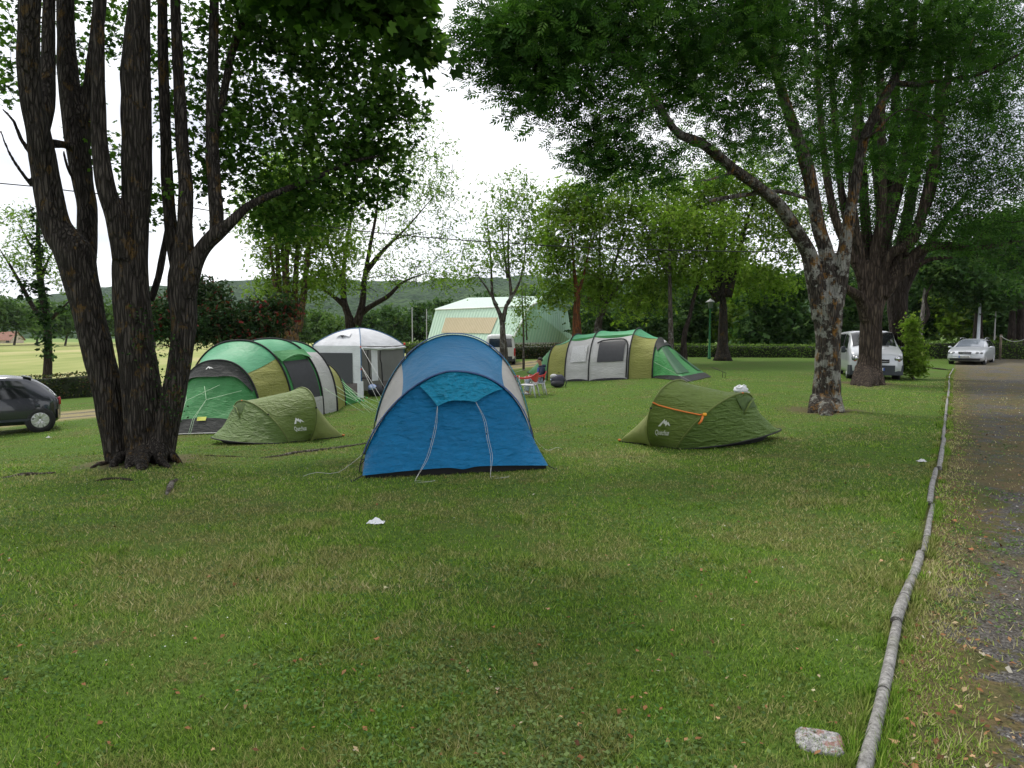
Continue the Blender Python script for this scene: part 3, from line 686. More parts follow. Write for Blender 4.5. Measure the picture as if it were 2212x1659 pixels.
tree('oak_tree', 'bough of big dark lobed leaves hanging in at the top centre, with an unseen crown added for shade', 'tree', ob, Lo, LO, dict(tpl='lobed', size=.135, per=26, sigma=.13, mat=LF_POP, shift=-.1), B_DARK, None, .008, 12, .2, .1)

# --- lichened ash on the right
b1 = G(1783, 888); D1 = b1.y+.25
Rs = [
 st((1784, 900, 40, D1), (1784, 880, 37, D1), (1786, 840, 34, D1), (1787, 806, 32, D1), (1789, 760, 31, D1), (1789, 728, 31, D1), (1788, 690, 34, D1), (1787, 640, 38, D1)),
 st((1775, 690, 24, D1), (1768, 640, 24, D1), (1757, 590, 22, D1), (1747, 546, 20, D1), (1716, 493, 17, D1-.3), (1680, 440, 15, D1-.7), (1637, 403, 13.5, D1-1.1), (1585, 365, 13, D1-1.6), (1519, 312, 12.5, D1-2.2), (1463, 286, 11, D1-2.6), (1420, 224, 9, D1-3.0), (1381, 171, 8, D1-3.3), (1322, 115, 6.5, D1-3.7), (1289, 95, 5, D1-4), (1200, 60, 3.5, D1-4.4), (1120, 40, 2, D1-4.7)),
 st((1788, 660, 26, D1+.1), (1787, 600, 22, D1+.1), (1785, 546, 19, D1+.1), (1769, 493, 17, D1+.1), (1748, 380, 17, D1), (1722, 296, 15, D1), (1688, 197, 12, D1-.1), (1674, 132, 11, D1-.2), (1676, 0, 10, D1-.3), (1680, -300, 7, D1-.4), (1690, -700, 3, D1-.4)),
 st((1802, 660, 24, D1), (1815, 600, 20, D1), (1823, 546, 17.5, D1), (1834, 477, 15, D1), (1851, 378, 13, D1), (1868, 296, 12.5, D1), (1900, 230, 11, D1), (1934, 165, 10.5, D1), (1959, 99, 9.5, D1-.1), (1976, 0, 8.5, D1-.2), (2000, -300, 5, D1-.3), (2030, -600, 2.5, D1-.3)),
 st((1940, 180, 8, D1), (1985, 183, 7, D1-.3), (2032, 174, 6.5, D1-.5), (2080, 168, 6, D1-.7), (2130, 155, 5, D1-1), (2212, 112, 4, D1-1.3), (2330, 60, 2, D1-1.6)),
 st((1690, 205, 8, D1), (1670, 150, 7, D1-.5), (1631, 108, 7, D1-1.2), (1552, 33, 6, D1-2), (1467, 0, 5, D1-2.6), (1380, -30, 3.5, D1-3)),
 st((1672, 128, 6, D1), (1640, 118, 5.5, D1-.6), (1540, 108, 5, D1-1.6), (1420, 99, 4.5, D1-2.4), (1315, 95, 3, D1-3)),
 st((1412, 230, 5, D1-3), (1385, 240, 5, D1-3.2), (1322, 290, 4, D1-3.5), (1249, 332, 2.5, D1-3.8)),
 st((1400, 205, 4, D1-3), (1340, 215, 3.5, D1-3.4), (1270, 205, 2.5, D1-3.8)),
 st((1868, 300, 5, D1-.1), (1890, 285, 4.5, D1-.5), (1940, 240, 3, D1-.7), (1995, 245, 3, D1-.9), (2060, 285, 2.5, D1-1.1), (2110, 325, 1.5, D1-1.2)),
 st((1744, 430, 5, D1-.2), (1690, 414, 6, D1-.6), (1636, 418, 6, D1-.9), (1580, 425, 6, D1-1.1), (1532, 434, 6, D1-1.3)),
 st((1590, 370, 5, D1-1.6), (1520, 390, 3.5, D1-1.9), (1440, 385, 2.5, D1-2.2), (1380, 400, 1.5, D1-2.5)),
]
Rs = [[(p, r*.82) for p, r in s_] for s_ in Rs]
for (u1, v1, u2, v2, r) in ((1764, 860, 1752, 892, 14), (1804, 860, 1818, 892, 14), (1785, 870, 1785, 898, 20)):
    Rs.append([(P(u1, v1, D1-.15), r*PX(D1)), (G(u2, v2)+Vector((0, 0, -.05)), r*PX(D1)*.6)])
LR = [lobe(1105, 95, D1-4.6, 85, 65, 28), lobe(1210, 60, D1-4.2, 110, 60, 32), lobe(1190, 160, D1-4.2, 110, 50, 24), lobe(1150, 210, D1-4.4, 40, 22, 5), lobe(1330, 60, D1-3.6, 110, 60, 30), lobe(1330, 220, D1-3.6, 80, 80, 17), lobe(1300, 330, D1-3.4, 70, 60, 17), lobe(1420, 350, D1-3, 70, 40, 10),
      lobe(1460, 100, D1-2.6, 120, 90, 34), lobe(1480, 210, D1-2.4, 90, 60, 16), lobe(1590, 60, D1-1.8, 120, 80, 32), lobe(1600, 220, D1-1.4, 110, 80, 26), lobe(1560, 320, D1-1.5, 90, 40, 9), lobe(1700, 60, D1-.6, 120, 90, 32), lobe(1790, 160, D1+.6, 110, 110, 32), lobe(1660, 330, D1, 70, 60, 11),
      lobe(1880, 60, D1-.2, 120, 90, 32), lobe(2010, 90, D1-.4, 100, 80, 20), lobe(2140, 90, D1-1, 90, 70, 13), lobe(2050, 230, D1-.6, 90, 50, 9), lobe(2140, 220, D1-1, 70, 50, 7), lobe(1900, 330, D1+.6, 80, 80, 12), lobe(1780, 330, D1+.8, 60, 60, 9),
      lobe(1200, -60, D1-4.4, 130, 60, 20, 2), lobe(1400, -90, D1-3, 260, 90, 44, 2), lobe(1750, -110, D1-1, 260, 100, 54, 2.4), lobe(2100, -80, D1-.8, 200, 90, 30, 2), lobe(1600, -420, D1-1, 420, 180, 60, 3), lobe(2000, -420, D1-1, 300, 180, 34, 3), lobe(1300, -350, D1-3, 250, 120, 26, 2.5)]
ash = dict(tpl='ash', size=.25, per=30, sigma=.30, mat=LF_ASH)
LR = [(c, r_, int(n*1.25)) for c, r_, n in LR]
tree('ash_tree', 'ash tree with grey and orange lichened trunk on the right lawn', 'tree', b1, Rs, LR, ash, B_LICH, None, .011, 22, .12, .10, .03)

# --- fluted multi-stem tree in front of the silver van, and the one behind it
b2 = G(1876, 828); D2 = b2.y+.2
Fs = [st((1876, 836, 36, D2), (1876, 822, 30, D2), (1878, 790, 24, D2), (1880, 740, 22, D2), (1881, 700, 21, D2), (1883, 660, 23, D2))]
for k, (ub, u0, v0, u1, v1, u2, v2, r) in enumerate((1880+(q[0]-1886)*.55, 1890+(q[1]-1905)*.55)+q[2:] for q in ((1866, 1850, 600, 1801, 460, 1772, 250, 9), (1872, 1868, 590, 1820, 430, 1790, 60, 8), (1880, 1880, 590, 1866, 420, 1850, 150, 10), (1884, 1890, 580, 1905, 440, 1900, 100, 10), (1892, 1902, 580, 1915, 470, 1960, 300, 11),
                         (1896, 1925, 570, 1952, 360, 1990, 200, 11), (1902, 1950, 560, 1982, 493, 2046, 180, 11), (1906, 1975, 580, 2015, 400, 2030, 100, 9), (1888, 1895, 590, 1930, 300, 1935, -100, 9), (1870, 1858, 580, 1840, 380, 1880, 0, 8))):
    dd = D2+(k % 3-1)*.5
    Fs.append(st((ub, 690, r*1.2, D2), (u0, v0, r*1.05, D2+(dd-D2)*.4), (u1, v1, r, dd), (u2, v2, r*.75, dd+(dd-D2)), (u2+(u2-u1)*.4, v2-260, r*.35, dd+(dd-D2)*1.5)))
Fs += [st((1872, 690, 15, D2-.1), (1862, 650, 13, D2-.3), (1846, 634, 11, D2-.5), (1820, 618, 8, D2-.9), (1800, 590, 5, D2-1.2)),
       st((1905, 640, 14, D2-.1), (1945, 590, 13, D2-.2), (1990, 540, 12, D2-.4), (2040, 530, 9, D2-.7), (2110, 536, 6, D2-1), (2212, 520, 4, D2-1.4)),
       st((1940, 600, 8, D2-.2), (1965, 585, 7, D2-.4), (2010, 560, 5, D2-.7), (2060, 556, 3, D2-.9))]
for (u2, v2, r) in ((1842, 832, 10), (1856, 834, 8), (1893, 834, 8), (1907, 832, 10), (1876, 836, 9)):
    Fs.append([(P(1876+(u2-1876)*.5, 795, D2-.12), r*1.2*PX(D2)), (G(u2, v2)+Vector((0, 0, -.08)), r*.7*PX(D2))])
LFs = [lobe(1850, 240, D2, 120, 130, 22), lobe(1960, 330, D2, 110, 110, 24), lobe(2060, 400, D2, 100, 90, 20), lobe(1780, 380, D2+.6, 90, 100, 14), lobe(2000, 180, D2, 140, 120, 22), lobe(2120, 280, D2-.5, 90, 110, 13), lobe(1960, 480, D2, 110, 60, 15), lobe(2090, 500, D2-.8, 100, 50, 13), lobe(1860, 470, D2+.7, 80, 50, 9),
       lobe(1760, 240, D2+1, 100, 120, 14), lobe(1900, 60, D2, 200, 120, 26), lobe(2100, 100, D2, 120, 120, 15), lobe(1950, -150, D2, 260, 120, 22), lobe(2190, 450, D2-1.5, 60, 90, 9), lobe(2180, 560, D2-1.5, 60, 40, 6), lobe(2170, 200, D2-1, 90, 110, 18), lobe(2160, 350, D2-1, 80, 80, 14), lobe(2080, 60, D2, 120, 90, 18)]
LFs = [(c, r_, int(n*1.9)) for c, r_, n in LFs]
tree('fluted_tree', 'fluted multi-stemmed tree standing in front of the silver van', 'tree', b2, Fs, LFs, dict(tpl='ash5', size=.34, per=32, sigma=.42, mat=LF_ASH, shift=-.06), B_FLUTE, None, .02, 14, .2, .12, .05)
b3 = GD(1942, D2+3.2)
d3 = b3.y
S3 = [st((1942, 800, 27, d3), (1942, 770, 20, d3), (1940, 700, 18, d3), (1938, 640, 20, d3), (1945, 560, 15, d3), (1965, 440, 11, d3), (1990, 300, 9, d3), (2010, 100, 5, d3)), st((1938, 640, 15, d3), (1915, 540, 12, d3), (1895, 380, 9, d3), (1880, 200, 6, d3)), st((1944, 640, 12, d3), (1985, 560, 9, d3), (2040, 480, 7, d3), (2090, 420, 4, d3))]
tree('dark_trunk_tree', 'dark trunked tree right behind the fluted one beside the silver van', 'tree', b3, S3, [lobe(1990, 420, d3, 120, 90, 18), lobe(1900, 330, d3, 120, 110, 18), lobe(2060, 300, d3, 100, 120, 15), lobe(1980, 200, d3, 160, 120, 18), lobe(2090, 480, d3, 90, 50, 9)],
     dict(tpl='ash5', size=.36, per=30, sigma=.5, mat=LF_ASH), B_BLACK, None, .02, 12, .25, .1)

MIDK = 3.0
# --- trees of the middle ground
def mid(name, label, u, d, vb, stems, lobes, leaf, bark, group=None, cat='tree', **kw):
    b = GD(u, d); s2 = []
    for sx in stems:
        q = st(*[(a, v, r*(.8 if i else 1), d+dd) for i, (a, v, r, dd) in enumerate(sx)]); q[-1] = (q[-1][0], q[-1][1]*.35)
        if len(q) > 2: q[-2] = (q[-2][0], q[-2][1]*.8)
        s2.append(q)
    s2[0].insert(0, (b+Vector((0, 0, -.1)), s2[0][0][1]*1.35))
    return tree(name, label, cat, b, s2, [lobe(a, v, d+dd, rx, rz, int(n*MIDK)) for (a, v, dd, rx, rz, n) in lobes], leaf, bark, group, **kw)
lightl = dict(tpl='spray', size=.23, per=28, sigma=.42, mat=LF_LIGHT)
sparse = dict(tpl='spray', size=.17, per=18, sigma=.38, mat=LF_LIGHT, shift=-.08)
mid('ochre_tree', 'tree with clustered ochre stems behind the left family tent', 622, 36, 740,
    [[(628, 720, 17, 0), (624, 660, 15, 0), (618, 600, 9, 0), (622, 480, 6, 0), (626, 350, 3, 0)], [(612, 715, 12, -.1), (604, 640, 8, 0), (598, 520, 6, 0), (592, 380, 3, 0)], [(640, 715, 13, 0), (655, 640, 9, 0), (664, 560, 7, .2), (676, 440, 5, .3), (690, 340, 2.5, .3)],
     [(600, 730, 8, -.4), (597, 650, 7, -.4), (587, 560, 5, -.3), (575, 450, 3, -.3)], [(634, 680, 9, .2), (640, 580, 7, .3), (648, 450, 5, .4), (655, 330, 3, .4)], [(620, 640, 7, .1), (610, 540, 6, .3), (608, 420, 4, .5)]],
    [(610, 470, 0, 60, 80, 22), (660, 520, 0, 70, 70, 22), (580, 560, 0, 40, 60, 10), (700, 440, 0, 60, 80, 18), (650, 380, 0, 70, 60, 16), (730, 540, .5, 45, 50, 9), (600, 380, 0, 50, 60, 14), (560, 470, 0, 50, 70, 12), (690, 610, 0, 60, 50, 10), (590, 640, 0, 50, 40, 7)], lightl, B_ORANGE, twig_r=.02, seg=10)
mid('spreading_tree', 'sparse spreading tree with dark forked trunk behind the white gazebo', 765, 40, 712,
    [[(756, 702, 11, 0), (752, 680, 10, 0), (744, 655, 9, 0), (742, 620, 7, 0), (744, 560, 5, 0), (760, 470, 4, 0), (790, 380, 3, 0)], [(770, 702, 11, 0), (782, 660, 9, 0), (788, 600, 7, 0), (800, 530, 5, 0), (815, 440, 4, 0), (818, 320, 2, 0)], [(776, 680, 8, .1), (800, 662, 7, 0), (838, 640, 6, -.5), (870, 610, 4, -.8), (920, 590, 2.5, -1)],
     [(745, 660, 7, 0), (720, 640, 5, -.3), (690, 620, 4, -.5), (660, 600, 2.5, -.7)], [(790, 590, 5, 0), (830, 540, 4, .3), (880, 490, 3, .4), (940, 420, 2, .5)], [(792, 580, 4, 0), (850, 520, 3, -.5), (920, 500, 2, -.6)], [(744, 610, 5, 0), (715, 550, 4, .2), (700, 470, 3, .2)]],
    [(820, 420, 0, 110, 120, 40), (900, 340, 0, 80, 90, 24), (950, 430, 0, 60, 60, 14), (700, 540, 0, 70, 70, 16), (880, 540, 0, 90, 60, 18), (800, 600, -.5, 130, 40, 20), (940, 600, -.6, 80, 30, 10), (890, 270, 0, 40, 40, 7), (740, 450, 0, 60, 70, 14), (990, 520, 0, 50, 60, 8)], sparse, B_BLACK, twig_r=.022, seg=8)
mid('slender_tree', 'slender sparse tree in front of the green barn behind the blue tent', 1087, 33, 770,
    [[(1088, 762, 9, 0), (1086, 720, 7.5, 0), (1084, 690, 7, 0), (1074, 665, 5, 0), (1064, 640, 4, 0), (1060, 560, 3, 0), (1050, 450, 2, 0)], [(1086, 695, 6, 0), (1094, 660, 5, 0), (1104, 640, 4.5, 0), (1098, 560, 3.5, 0), (1100, 440, 2, 0)], [(1096, 655, 4, 0), (1115, 625, 3.5, .1), (1130, 580, 3, .2), (1140, 480, 2, .2)], [(1074, 660, 3.5, 0), (1050, 620, 3, -.2), (1020, 580, 2, -.3)], [(1096, 600, 3, 0), (1085, 500, 2, .2), (1080, 400, 1.5, .2)]],
    [(1080, 480, 0, 70, 60, 14), (1120, 450, 0, 60, 60, 12), (1060, 560, 0, 80, 40, 12), (1110, 560, 0, 60, 40, 10), (1100, 400, 0, 60, 30, 7), (1010, 590, -.2, 60, 30, 7), (1150, 520, 0, 40, 60, 7)], dict(sparse, size=.17, sigma=.32), B_GREY, twig_r=.014, seg=8)
mid('sapling', 'young feathery sapling in front of the barn end wall', 1131, 37, 745, [[(1131, 735, 2.2, 0), (1130, 690, 2, 0), (1128, 640, 1.6, 0), (1127, 590, .8, 0)], [(1138, 735, 1.8, 0), (1136, 680, 1.5, 0), (1135, 620, .8, 0)]],
    [(1130, 690, 0, 22, 35, 9), (1128, 640, 0, 20, 30, 7)], dict(tpl='spray', size=.15, per=14, sigma=.2, mat=LF_LIGHT), B_GREY, twig_r=.008, seg=6)
mid('ivy_tree', 'tree with rusty brown ivied trunk behind the right family tent', 1246, 38, 745,
    [[(1246, 712, 10, 0), (1245, 670, 9, 0), (1247, 640, 8, 0), (1240, 580, 5, 0), (1235, 480, 3, 0)], [(1246, 640, 5, 0), (1262, 590, 4, 0), (1280, 500, 3, 0)]],
    [(1230, 520, 0, 70, 70, 22), (1200, 580, 0, 50, 60, 14), (1270, 460, 0, 60, 60, 16), (1210, 450, 0, 50, 40, 10), (1205, 640, 0, 30, 40, 7), (1250, 420, 0, 60, 40, 10), (1180, 500, 0, 30, 50, 8), (1290, 640, .5, 60, 40, 8)], lightl, bark_mat('rust_bark', (.20, .085, .04), (.05, .03, .02), (.30, .10, .03), .7), twig_r=.02, seg=10)
mid('leaning_tree', 'light green tree with forked leaning trunk over the right family tent', 1293, 39, 745,
    [[(1292, 712, 9, 0), (1296, 685, 8, 0), (1306, 660, 7, 0), (1300, 620, 5, 0), (1295, 540, 4, 0), (1300, 430, 2, 0)], [(1300, 680, 7, 0), (1318, 640, 5.5, 0), (1345, 610, 4, -.2), (1380, 570, 3, -.3), (1420, 540, 2, -.3)], [(1308, 660, 6, 0), (1325, 580, 4, .2), (1350, 500, 3, .3), (1370, 420, 2, .3)]],
    [(1320, 520, 0, 80, 70, 24), (1400, 500, 0, 70, 60, 18), (1350, 600, -.3, 80, 40, 16), (1440, 560, 0, 60, 50, 12), (1330, 440, 0, 70, 50, 14), (1420, 620, 0, 50, 40, 9), (1280, 600, 0, 40, 40, 8), (1420, 430, 0, 70, 50, 14), (1480, 500, 0, 60, 60, 12), (1380, 660, .4, 70, 40, 10), (1350, 390, 0, 60, 30, 8)], lightl, B_GREY, twig_r=.02, seg=10)
mid('thin_grey_tree', 'thin upright grey trunked tree behind the right family tent', 1449, 37, 755, [[(1449, 725, 6, 0), (1448, 660, 5.5, 0), (1447, 610, 5, 0), (1446, 560, 4.5, 0), (1440, 440, 3, 0)], [(1447, 600, 3, 0), (1425, 560, 2.5, 0), (1400, 520, 1.5, 0)]],
    [(1440, 480, 0, 60, 70, 14), (1470, 560, 0, 50, 40, 9)], lightl, B_GREY, twig_r=.016, seg=8)
mid('dark_leaning_tree', 'thin dark tree leaning right behind the right family tent', 1478, 37.5, 755, [[(1478, 726, 6, 0), (1488, 690, 5.5, 0), (1500, 640, 5, 0), (1515, 590, 4.5, 0), (1535, 500, 3, 0)]],
    [(1540, 500, 0, 60, 60, 14), (1500, 590, 0, 40, 40, 8), (1570, 560, 0, 50, 40, 9)], lightl, B_BLACK, twig_r=.016, seg=8)
mid('stout_tree', 'stout brown trunked tree beside the green lantern post', 1561, 41, 772,
    [[(1561, 770, 17, 0), (1561, 745, 14, 0), (1562, 700, 12, 0), (1562, 660, 12, 0), (1560, 625, 14, 0)], [(1552, 640, 9, 0), (1540, 590, 8, 0), (1525, 520, 6, 0), (1510, 420, 3, 0)], [(1560, 640, 11, 0), (1562, 570, 9, 0), (1560, 460, 6, 0), (1566, 360, 3, 0)], [(1570, 640, 12, 0), (1588, 580, 8, 0), (1610, 490, 6, 0), (1640, 400, 3, 0)], [(1566, 640, 8, 0), (1580, 560, 7, .3), (1590, 440, 4, .4)], [(1550, 650, 6, 0), (1520, 610, 5, -.4), (1480, 585, 3, -.6)], [(1556, 630, 7, 0), (1546, 540, 6, .4), (1540, 430, 4, .4)]],
    [(1560, 470, 0, 90, 80, 26), (1640, 480, 0, 80, 80, 22), (1620, 580, 0, 70, 50, 14), (1500, 480, 0, 60, 60, 14), (1600, 390, 0, 100, 60, 20), (1690, 560, 0, 50, 60, 9), (1680, 430, 0, 60, 70, 12), (1510, 590, -.4, 60, 30, 8), (1480, 420, 0, 80, 50, 14), (1660, 620, 0, 70, 40, 12), (1560, 400, 0, 90, 50, 14), (1720, 480, 0, 50, 60, 10)], lightl, B_DARK, twig_r=.022, seg=12)
mid('ivied_tree', 'ivy covered forked tree beyond the left hedge', 100, 38, 790,
    [[(104, 778, 8, 0), (104, 730, 9, 0), (102, 690, 9, 0), (92, 640, 9, 0), (85, 580, 8, 0), (82, 500, 6, 0), (80, 440, 3, 0)], [(92, 690, 6, 0), (70, 660, 6, 0), (48, 620, 5, 0), (20, 570, 4, 0), (0, 540, 2, 0)], [(108, 690, 6, 0), (130, 670, 4, -.2), (160, 640, 2.5, -.3)], [(90, 600, 4, 0), (105, 560, 3, .2), (130, 520, 2, .3)], [(84, 560, 4, 0), (60, 520, 3, .1), (40, 480, 2, .1)]],
    [(60, 520, 0, 70, 70, 12), (20, 570, 0, 50, 50, 8), (120, 560, 0, 60, 60, 9), (30, 470, 0, 50, 30, 6), (150, 610, 0, 30, 40, 6)], dict(sparse, size=.18, sigma=.35), B_BLACK, twig_r=.018, seg=8)
ir = [o for o in COL.objects if o.name.startswith('ivied_tree')][0]
ivy(ir, [(103, 730, 9, 45, 37.6, 1), (96, 660, 9, 40, 37.6, 1), (86, 580, 9, 60, 37.6, 1.2), (84, 500, 9, 50, 37.6, .8), (55, 625, 10, 24, 37.6, .5), (135, 668, 9, 8, 37.6, .25)], 170, 'ivy', .30)
mid('red_shrub', 'dark shrub with red leaf tips behind the left family tent', 480, 31, 760,
    [[(480, 750, 5, 0), (470, 700, 4, 0), (450, 650, 2.5, 0)], [(490, 750, 4, 0), (510, 690, 3, 0), (540, 650, 2, 0)], [(470, 750, 4, 0), (430, 700, 3, 0), (380, 670, 2, 0)], [(500, 750, 4, 0), (560, 710, 3, 0), (600, 680, 2, 0)]],
    [(470, 690, 0, 80, 45, 34), (390, 690, 0, 60, 50, 24), (560, 690, 0, 70, 40, 26), (440, 640, 0, 40, 40, 14), (600, 665, .3, 40, 25, 10), (520, 730, 0, 90, 20, 18), (350, 700, 0, 40, 50, 12)],
    dict(tpl='spray', size=.20, per=34, sigma=.30, mat=LF_RED, low=1), B_BLACK, None, 'shrub', twig_r=.012, seg=6)

# --- background trees: each one its own
def far_tree(name, label, u, d, vtop, w, leaf, group, bark=B_GREY, trunk=True, n=26, low=.12, shape=1.0):
    b = GD(u, d); top = P(u, vtop, d); H = max(1.5, top.z-b.z); rw = w*PX(d)/2
    stems = [[(b+Vector((0, 0, -.2)), .05*H*.35+.06), (b+Vector((.05*H*RNG.normal(), 0, H*.35)), .03*H*.4+.03), (b+Vector((.06*H*RNG.normal(), 0, H*.75)), .03)]]
    for k in range(3):
        a = RNG.uniform(0, 6.28); stems.append([(b+Vector((0, 0, H*(.25+.12*k))), .02*H*.4+.02), (b+Vector((math.cos(a)*rw*.5, math.sin(a)*rw*.4, H*(.5+.1*k))), .03), (b+Vector((math.cos(a)*rw*.8, math.sin(a)*rw*.6, H*(.6+.12*k))), .015)])
    lb = []
    for k in range(7):
        a = RNG.uniform(0, 6.28); f = RNG.uniform(low+.12, .86); rr = rw*(.35+.35*math.sin(math.pi*min(.95, f**shape)))
        lb.append(((b.x+math.cos(a)*rw*.55*(1-.5*f), b.y+math.sin(a)*rw*.5, b.z+H*f), (rr, rr, H*.16), max(4, n//7)))
    lb.append(((b.x, b.y, b.z+H*.82), (rw*.5, rw*.5, H*.17), n//6)); lb.append(((b.x, b.y, b.z+H*(low+.3)), (rw*.85, rw*.7, H*.2), n//4))
    return tree(name, label, 'tree', b, stems, lb, leaf, bark, group, seg=7, step=.6, twigs=False)
fieldl = dict(tpl='spray', size=.95, per=26, sigma=1.15, mat=LF_FIELD)
gF = 'trees in a row across the hay field'
for i, (u, vt, w, lab) in enumerate(((-40, 625, 90, 'leftmost light green tree across the hay field'), (30, 640, 70, 'rounded tree across the field left of the ivied trunk'), (78, 655, 60, 'small tree across the field behind the ivied trunk'), (140, 648, 66, 'light tree across the field right of the ivied trunk'), (205, 640, 70, 'tree across the field hidden partly by the left big trunk'),
                                     (262, 655, 60, 'tree across the field seen between the big stems'), (335, 645, 70, 'tree across the field seen through the right stem gap'), (395, 660, 60, 'tree across the field behind the red shrub'))):
    far_tree('field_tree', lab, u, 128+6*(i % 3), vt, w, fieldl, gF, n=34, low=.2)
woodl = dict(tpl='spray', size=.62, per=30, sigma=.75, mat=LF_WOOD)
gM = 'trees along the far meadow edge'
for i, (u, vt, w, lab) in enumerate(((640, 662, 60, 'round tree behind the ochre stems at the meadow edge'), (690, 668, 60, 'bushy pale tree left of the gazebo roof'), (715, 690, 44, 'low bush at the meadow edge above the gazebo roof'), (800, 672, 60, 'dark tree at the meadow edge right of the gazebo'), (850, 660, 60, 'dark tree left of the bare poles'), (905, 655, 60, 'dark tree beside the barn roof corner'), (960, 640, 60, 'dark tree rising behind the barn roof'), (1060, 632, 70, 'wide dark tree behind the barn ridge'), (1150, 622, 60, 'tall dark tree behind the barn peak'))):
    far_tree('meadow_tree', lab, u, 92+5*(i % 2), vt, w, dict(woodl, mat=LF_WOOD if i > 2 else LF_FIELD), gM, n=40, low=.05)
gW = 'trees of the woodland behind the right hedge'
W = [(1255, 590, 80, 74, 'leafy tree right behind the barn end'), (1300, 590, 110, 62, 'broad tree behind the leaning trunk'), (1395, 600, 100, 58, 'bushy tree left of the thin grey trunk'), (1500, 590, 100, 60, 'bushy tree behind the dark leaning trunk'), (1600, 575, 110, 58, 'light tree right of the stout trunk'), (1655, 600, 80, 50, 'round dark tree above the hedge left of the lichened ash'), (1715, 590, 90, 52, 'grey green round tree touching the lichened ash'),
     (1800, 560, 110, 60, 'woodland tree behind the silver van'), (1870, 540, 110, 64, 'tall woodland tree behind the fluted stems'), (1990, 560, 110, 58, 'woodland tree left of the silver car'), (2070, 550, 120, 56, 'woodland tree behind the silver car'), (2160, 540, 130, 54, 'woodland tree right of the grey pole'), (2240, 530, 120, 52, 'woodland tree at the right picture edge'), (1945, 500, 130, 70, 'tallest woodland tree between the dark trunks'), (2130, 470, 150, 72, 'tall woodland tree far behind the grey pole'), (2215, 420, 150, 66, 'high woodland crown at the right edge'), (2330, 470, 160, 56, 'woodland tree just outside the right edge'), (1450, 560, 120, 70, 'tall tree far behind the thin grey trunk'), (1560, 545, 130, 74, 'tall tree far behind the stout trunk')]
for i, (u, vt, w, d, lab) in enumerate(W):
    far_tree('woodland_tree', lab, u, d, vt, w, dict(woodl, mat=LF_LIGHT if i in (4, 10) else LF_WOOD, size=.5, sigma=.6, per=34), gW, B_BLACK, n=70, low=.0)
mid('birch_tree', 'pale birch trunk between the fluted tree and the silver car', 1992, 44, 745, [[(1986, 742, 5, 0), (1990, 700, 5.5, 0), (1995, 660, 5, 0), (1998, 620, 4, 0), (2002, 540, 2.5, 0)]], [(2010, 570, 0, 50, 40, 12), (2040, 610, 0, 50, 30, 10)], dict(woodl, size=.32, sigma=.5), bark_mat('pale_bark', (.42, .39, .36), (.10, .08, .07)), twig_r=.02, seg=8)
mid('crooked_tree', 'dark crooked trunk leaning across the pale birch', 1970, 43, 750, [[(1970, 745, 6, 0), (1985, 710, 6, 0), (2005, 680, 5, 0), (2000, 640, 4, 0), (2030, 590, 2.5, 0)]], [(2030, 580, 0, 50, 40, 12), (2090, 620, 0, 60, 40, 14), (2140, 640, 0, 60, 30, 12), (2060, 560, 0, 50, 40, 10)], dict(woodl, size=.34, sigma=.5), B_BLACK, twig_r=.02, seg=8)
for (u, w, lab) in ((2112, 10, 'dark straight trunk behind the grey lamp pole'), (2185, 8, 'left one of two slim dark trunks at the right edge'), (2203, 9, 'right one of two slim dark trunks at the right edge')):
    mid('woodland_trunk_tree', lab, u, 46, 745, [[(u, 735, w, 0), (u+2, 660, w*.8, 0), (u, 560, w*.6, 0), (u+5, 440, 3, 0)]], [(u, 520, 0, 60, 60, 14), (u+20, 600, 0, 60, 30, 10)], dict(woodl, size=.4, sigma=.5), B_BLACK, gW, twigs=False, seg=8)
mid('bush', 'bright green bush at the foot of the dark trunk beside the silver van', 1976, D2+2.2, 800, [[(1962, 790, 3, 0), (1966, 750, 2, 0)]], [(1974, 760, 0, 13, 30, 16), (1968, 710, 0, 9, 28, 7), (1982, 778, 0, 10, 20, 7), (1976, 796, 0, 14, 12, 9)], dict(tpl='spray', size=.16, per=26, sigma=.16, mat=LF_LIGHT, low=1), B_GREY, cat='bush', twig_r=.008, seg=6)
def canopy_row():
    pass

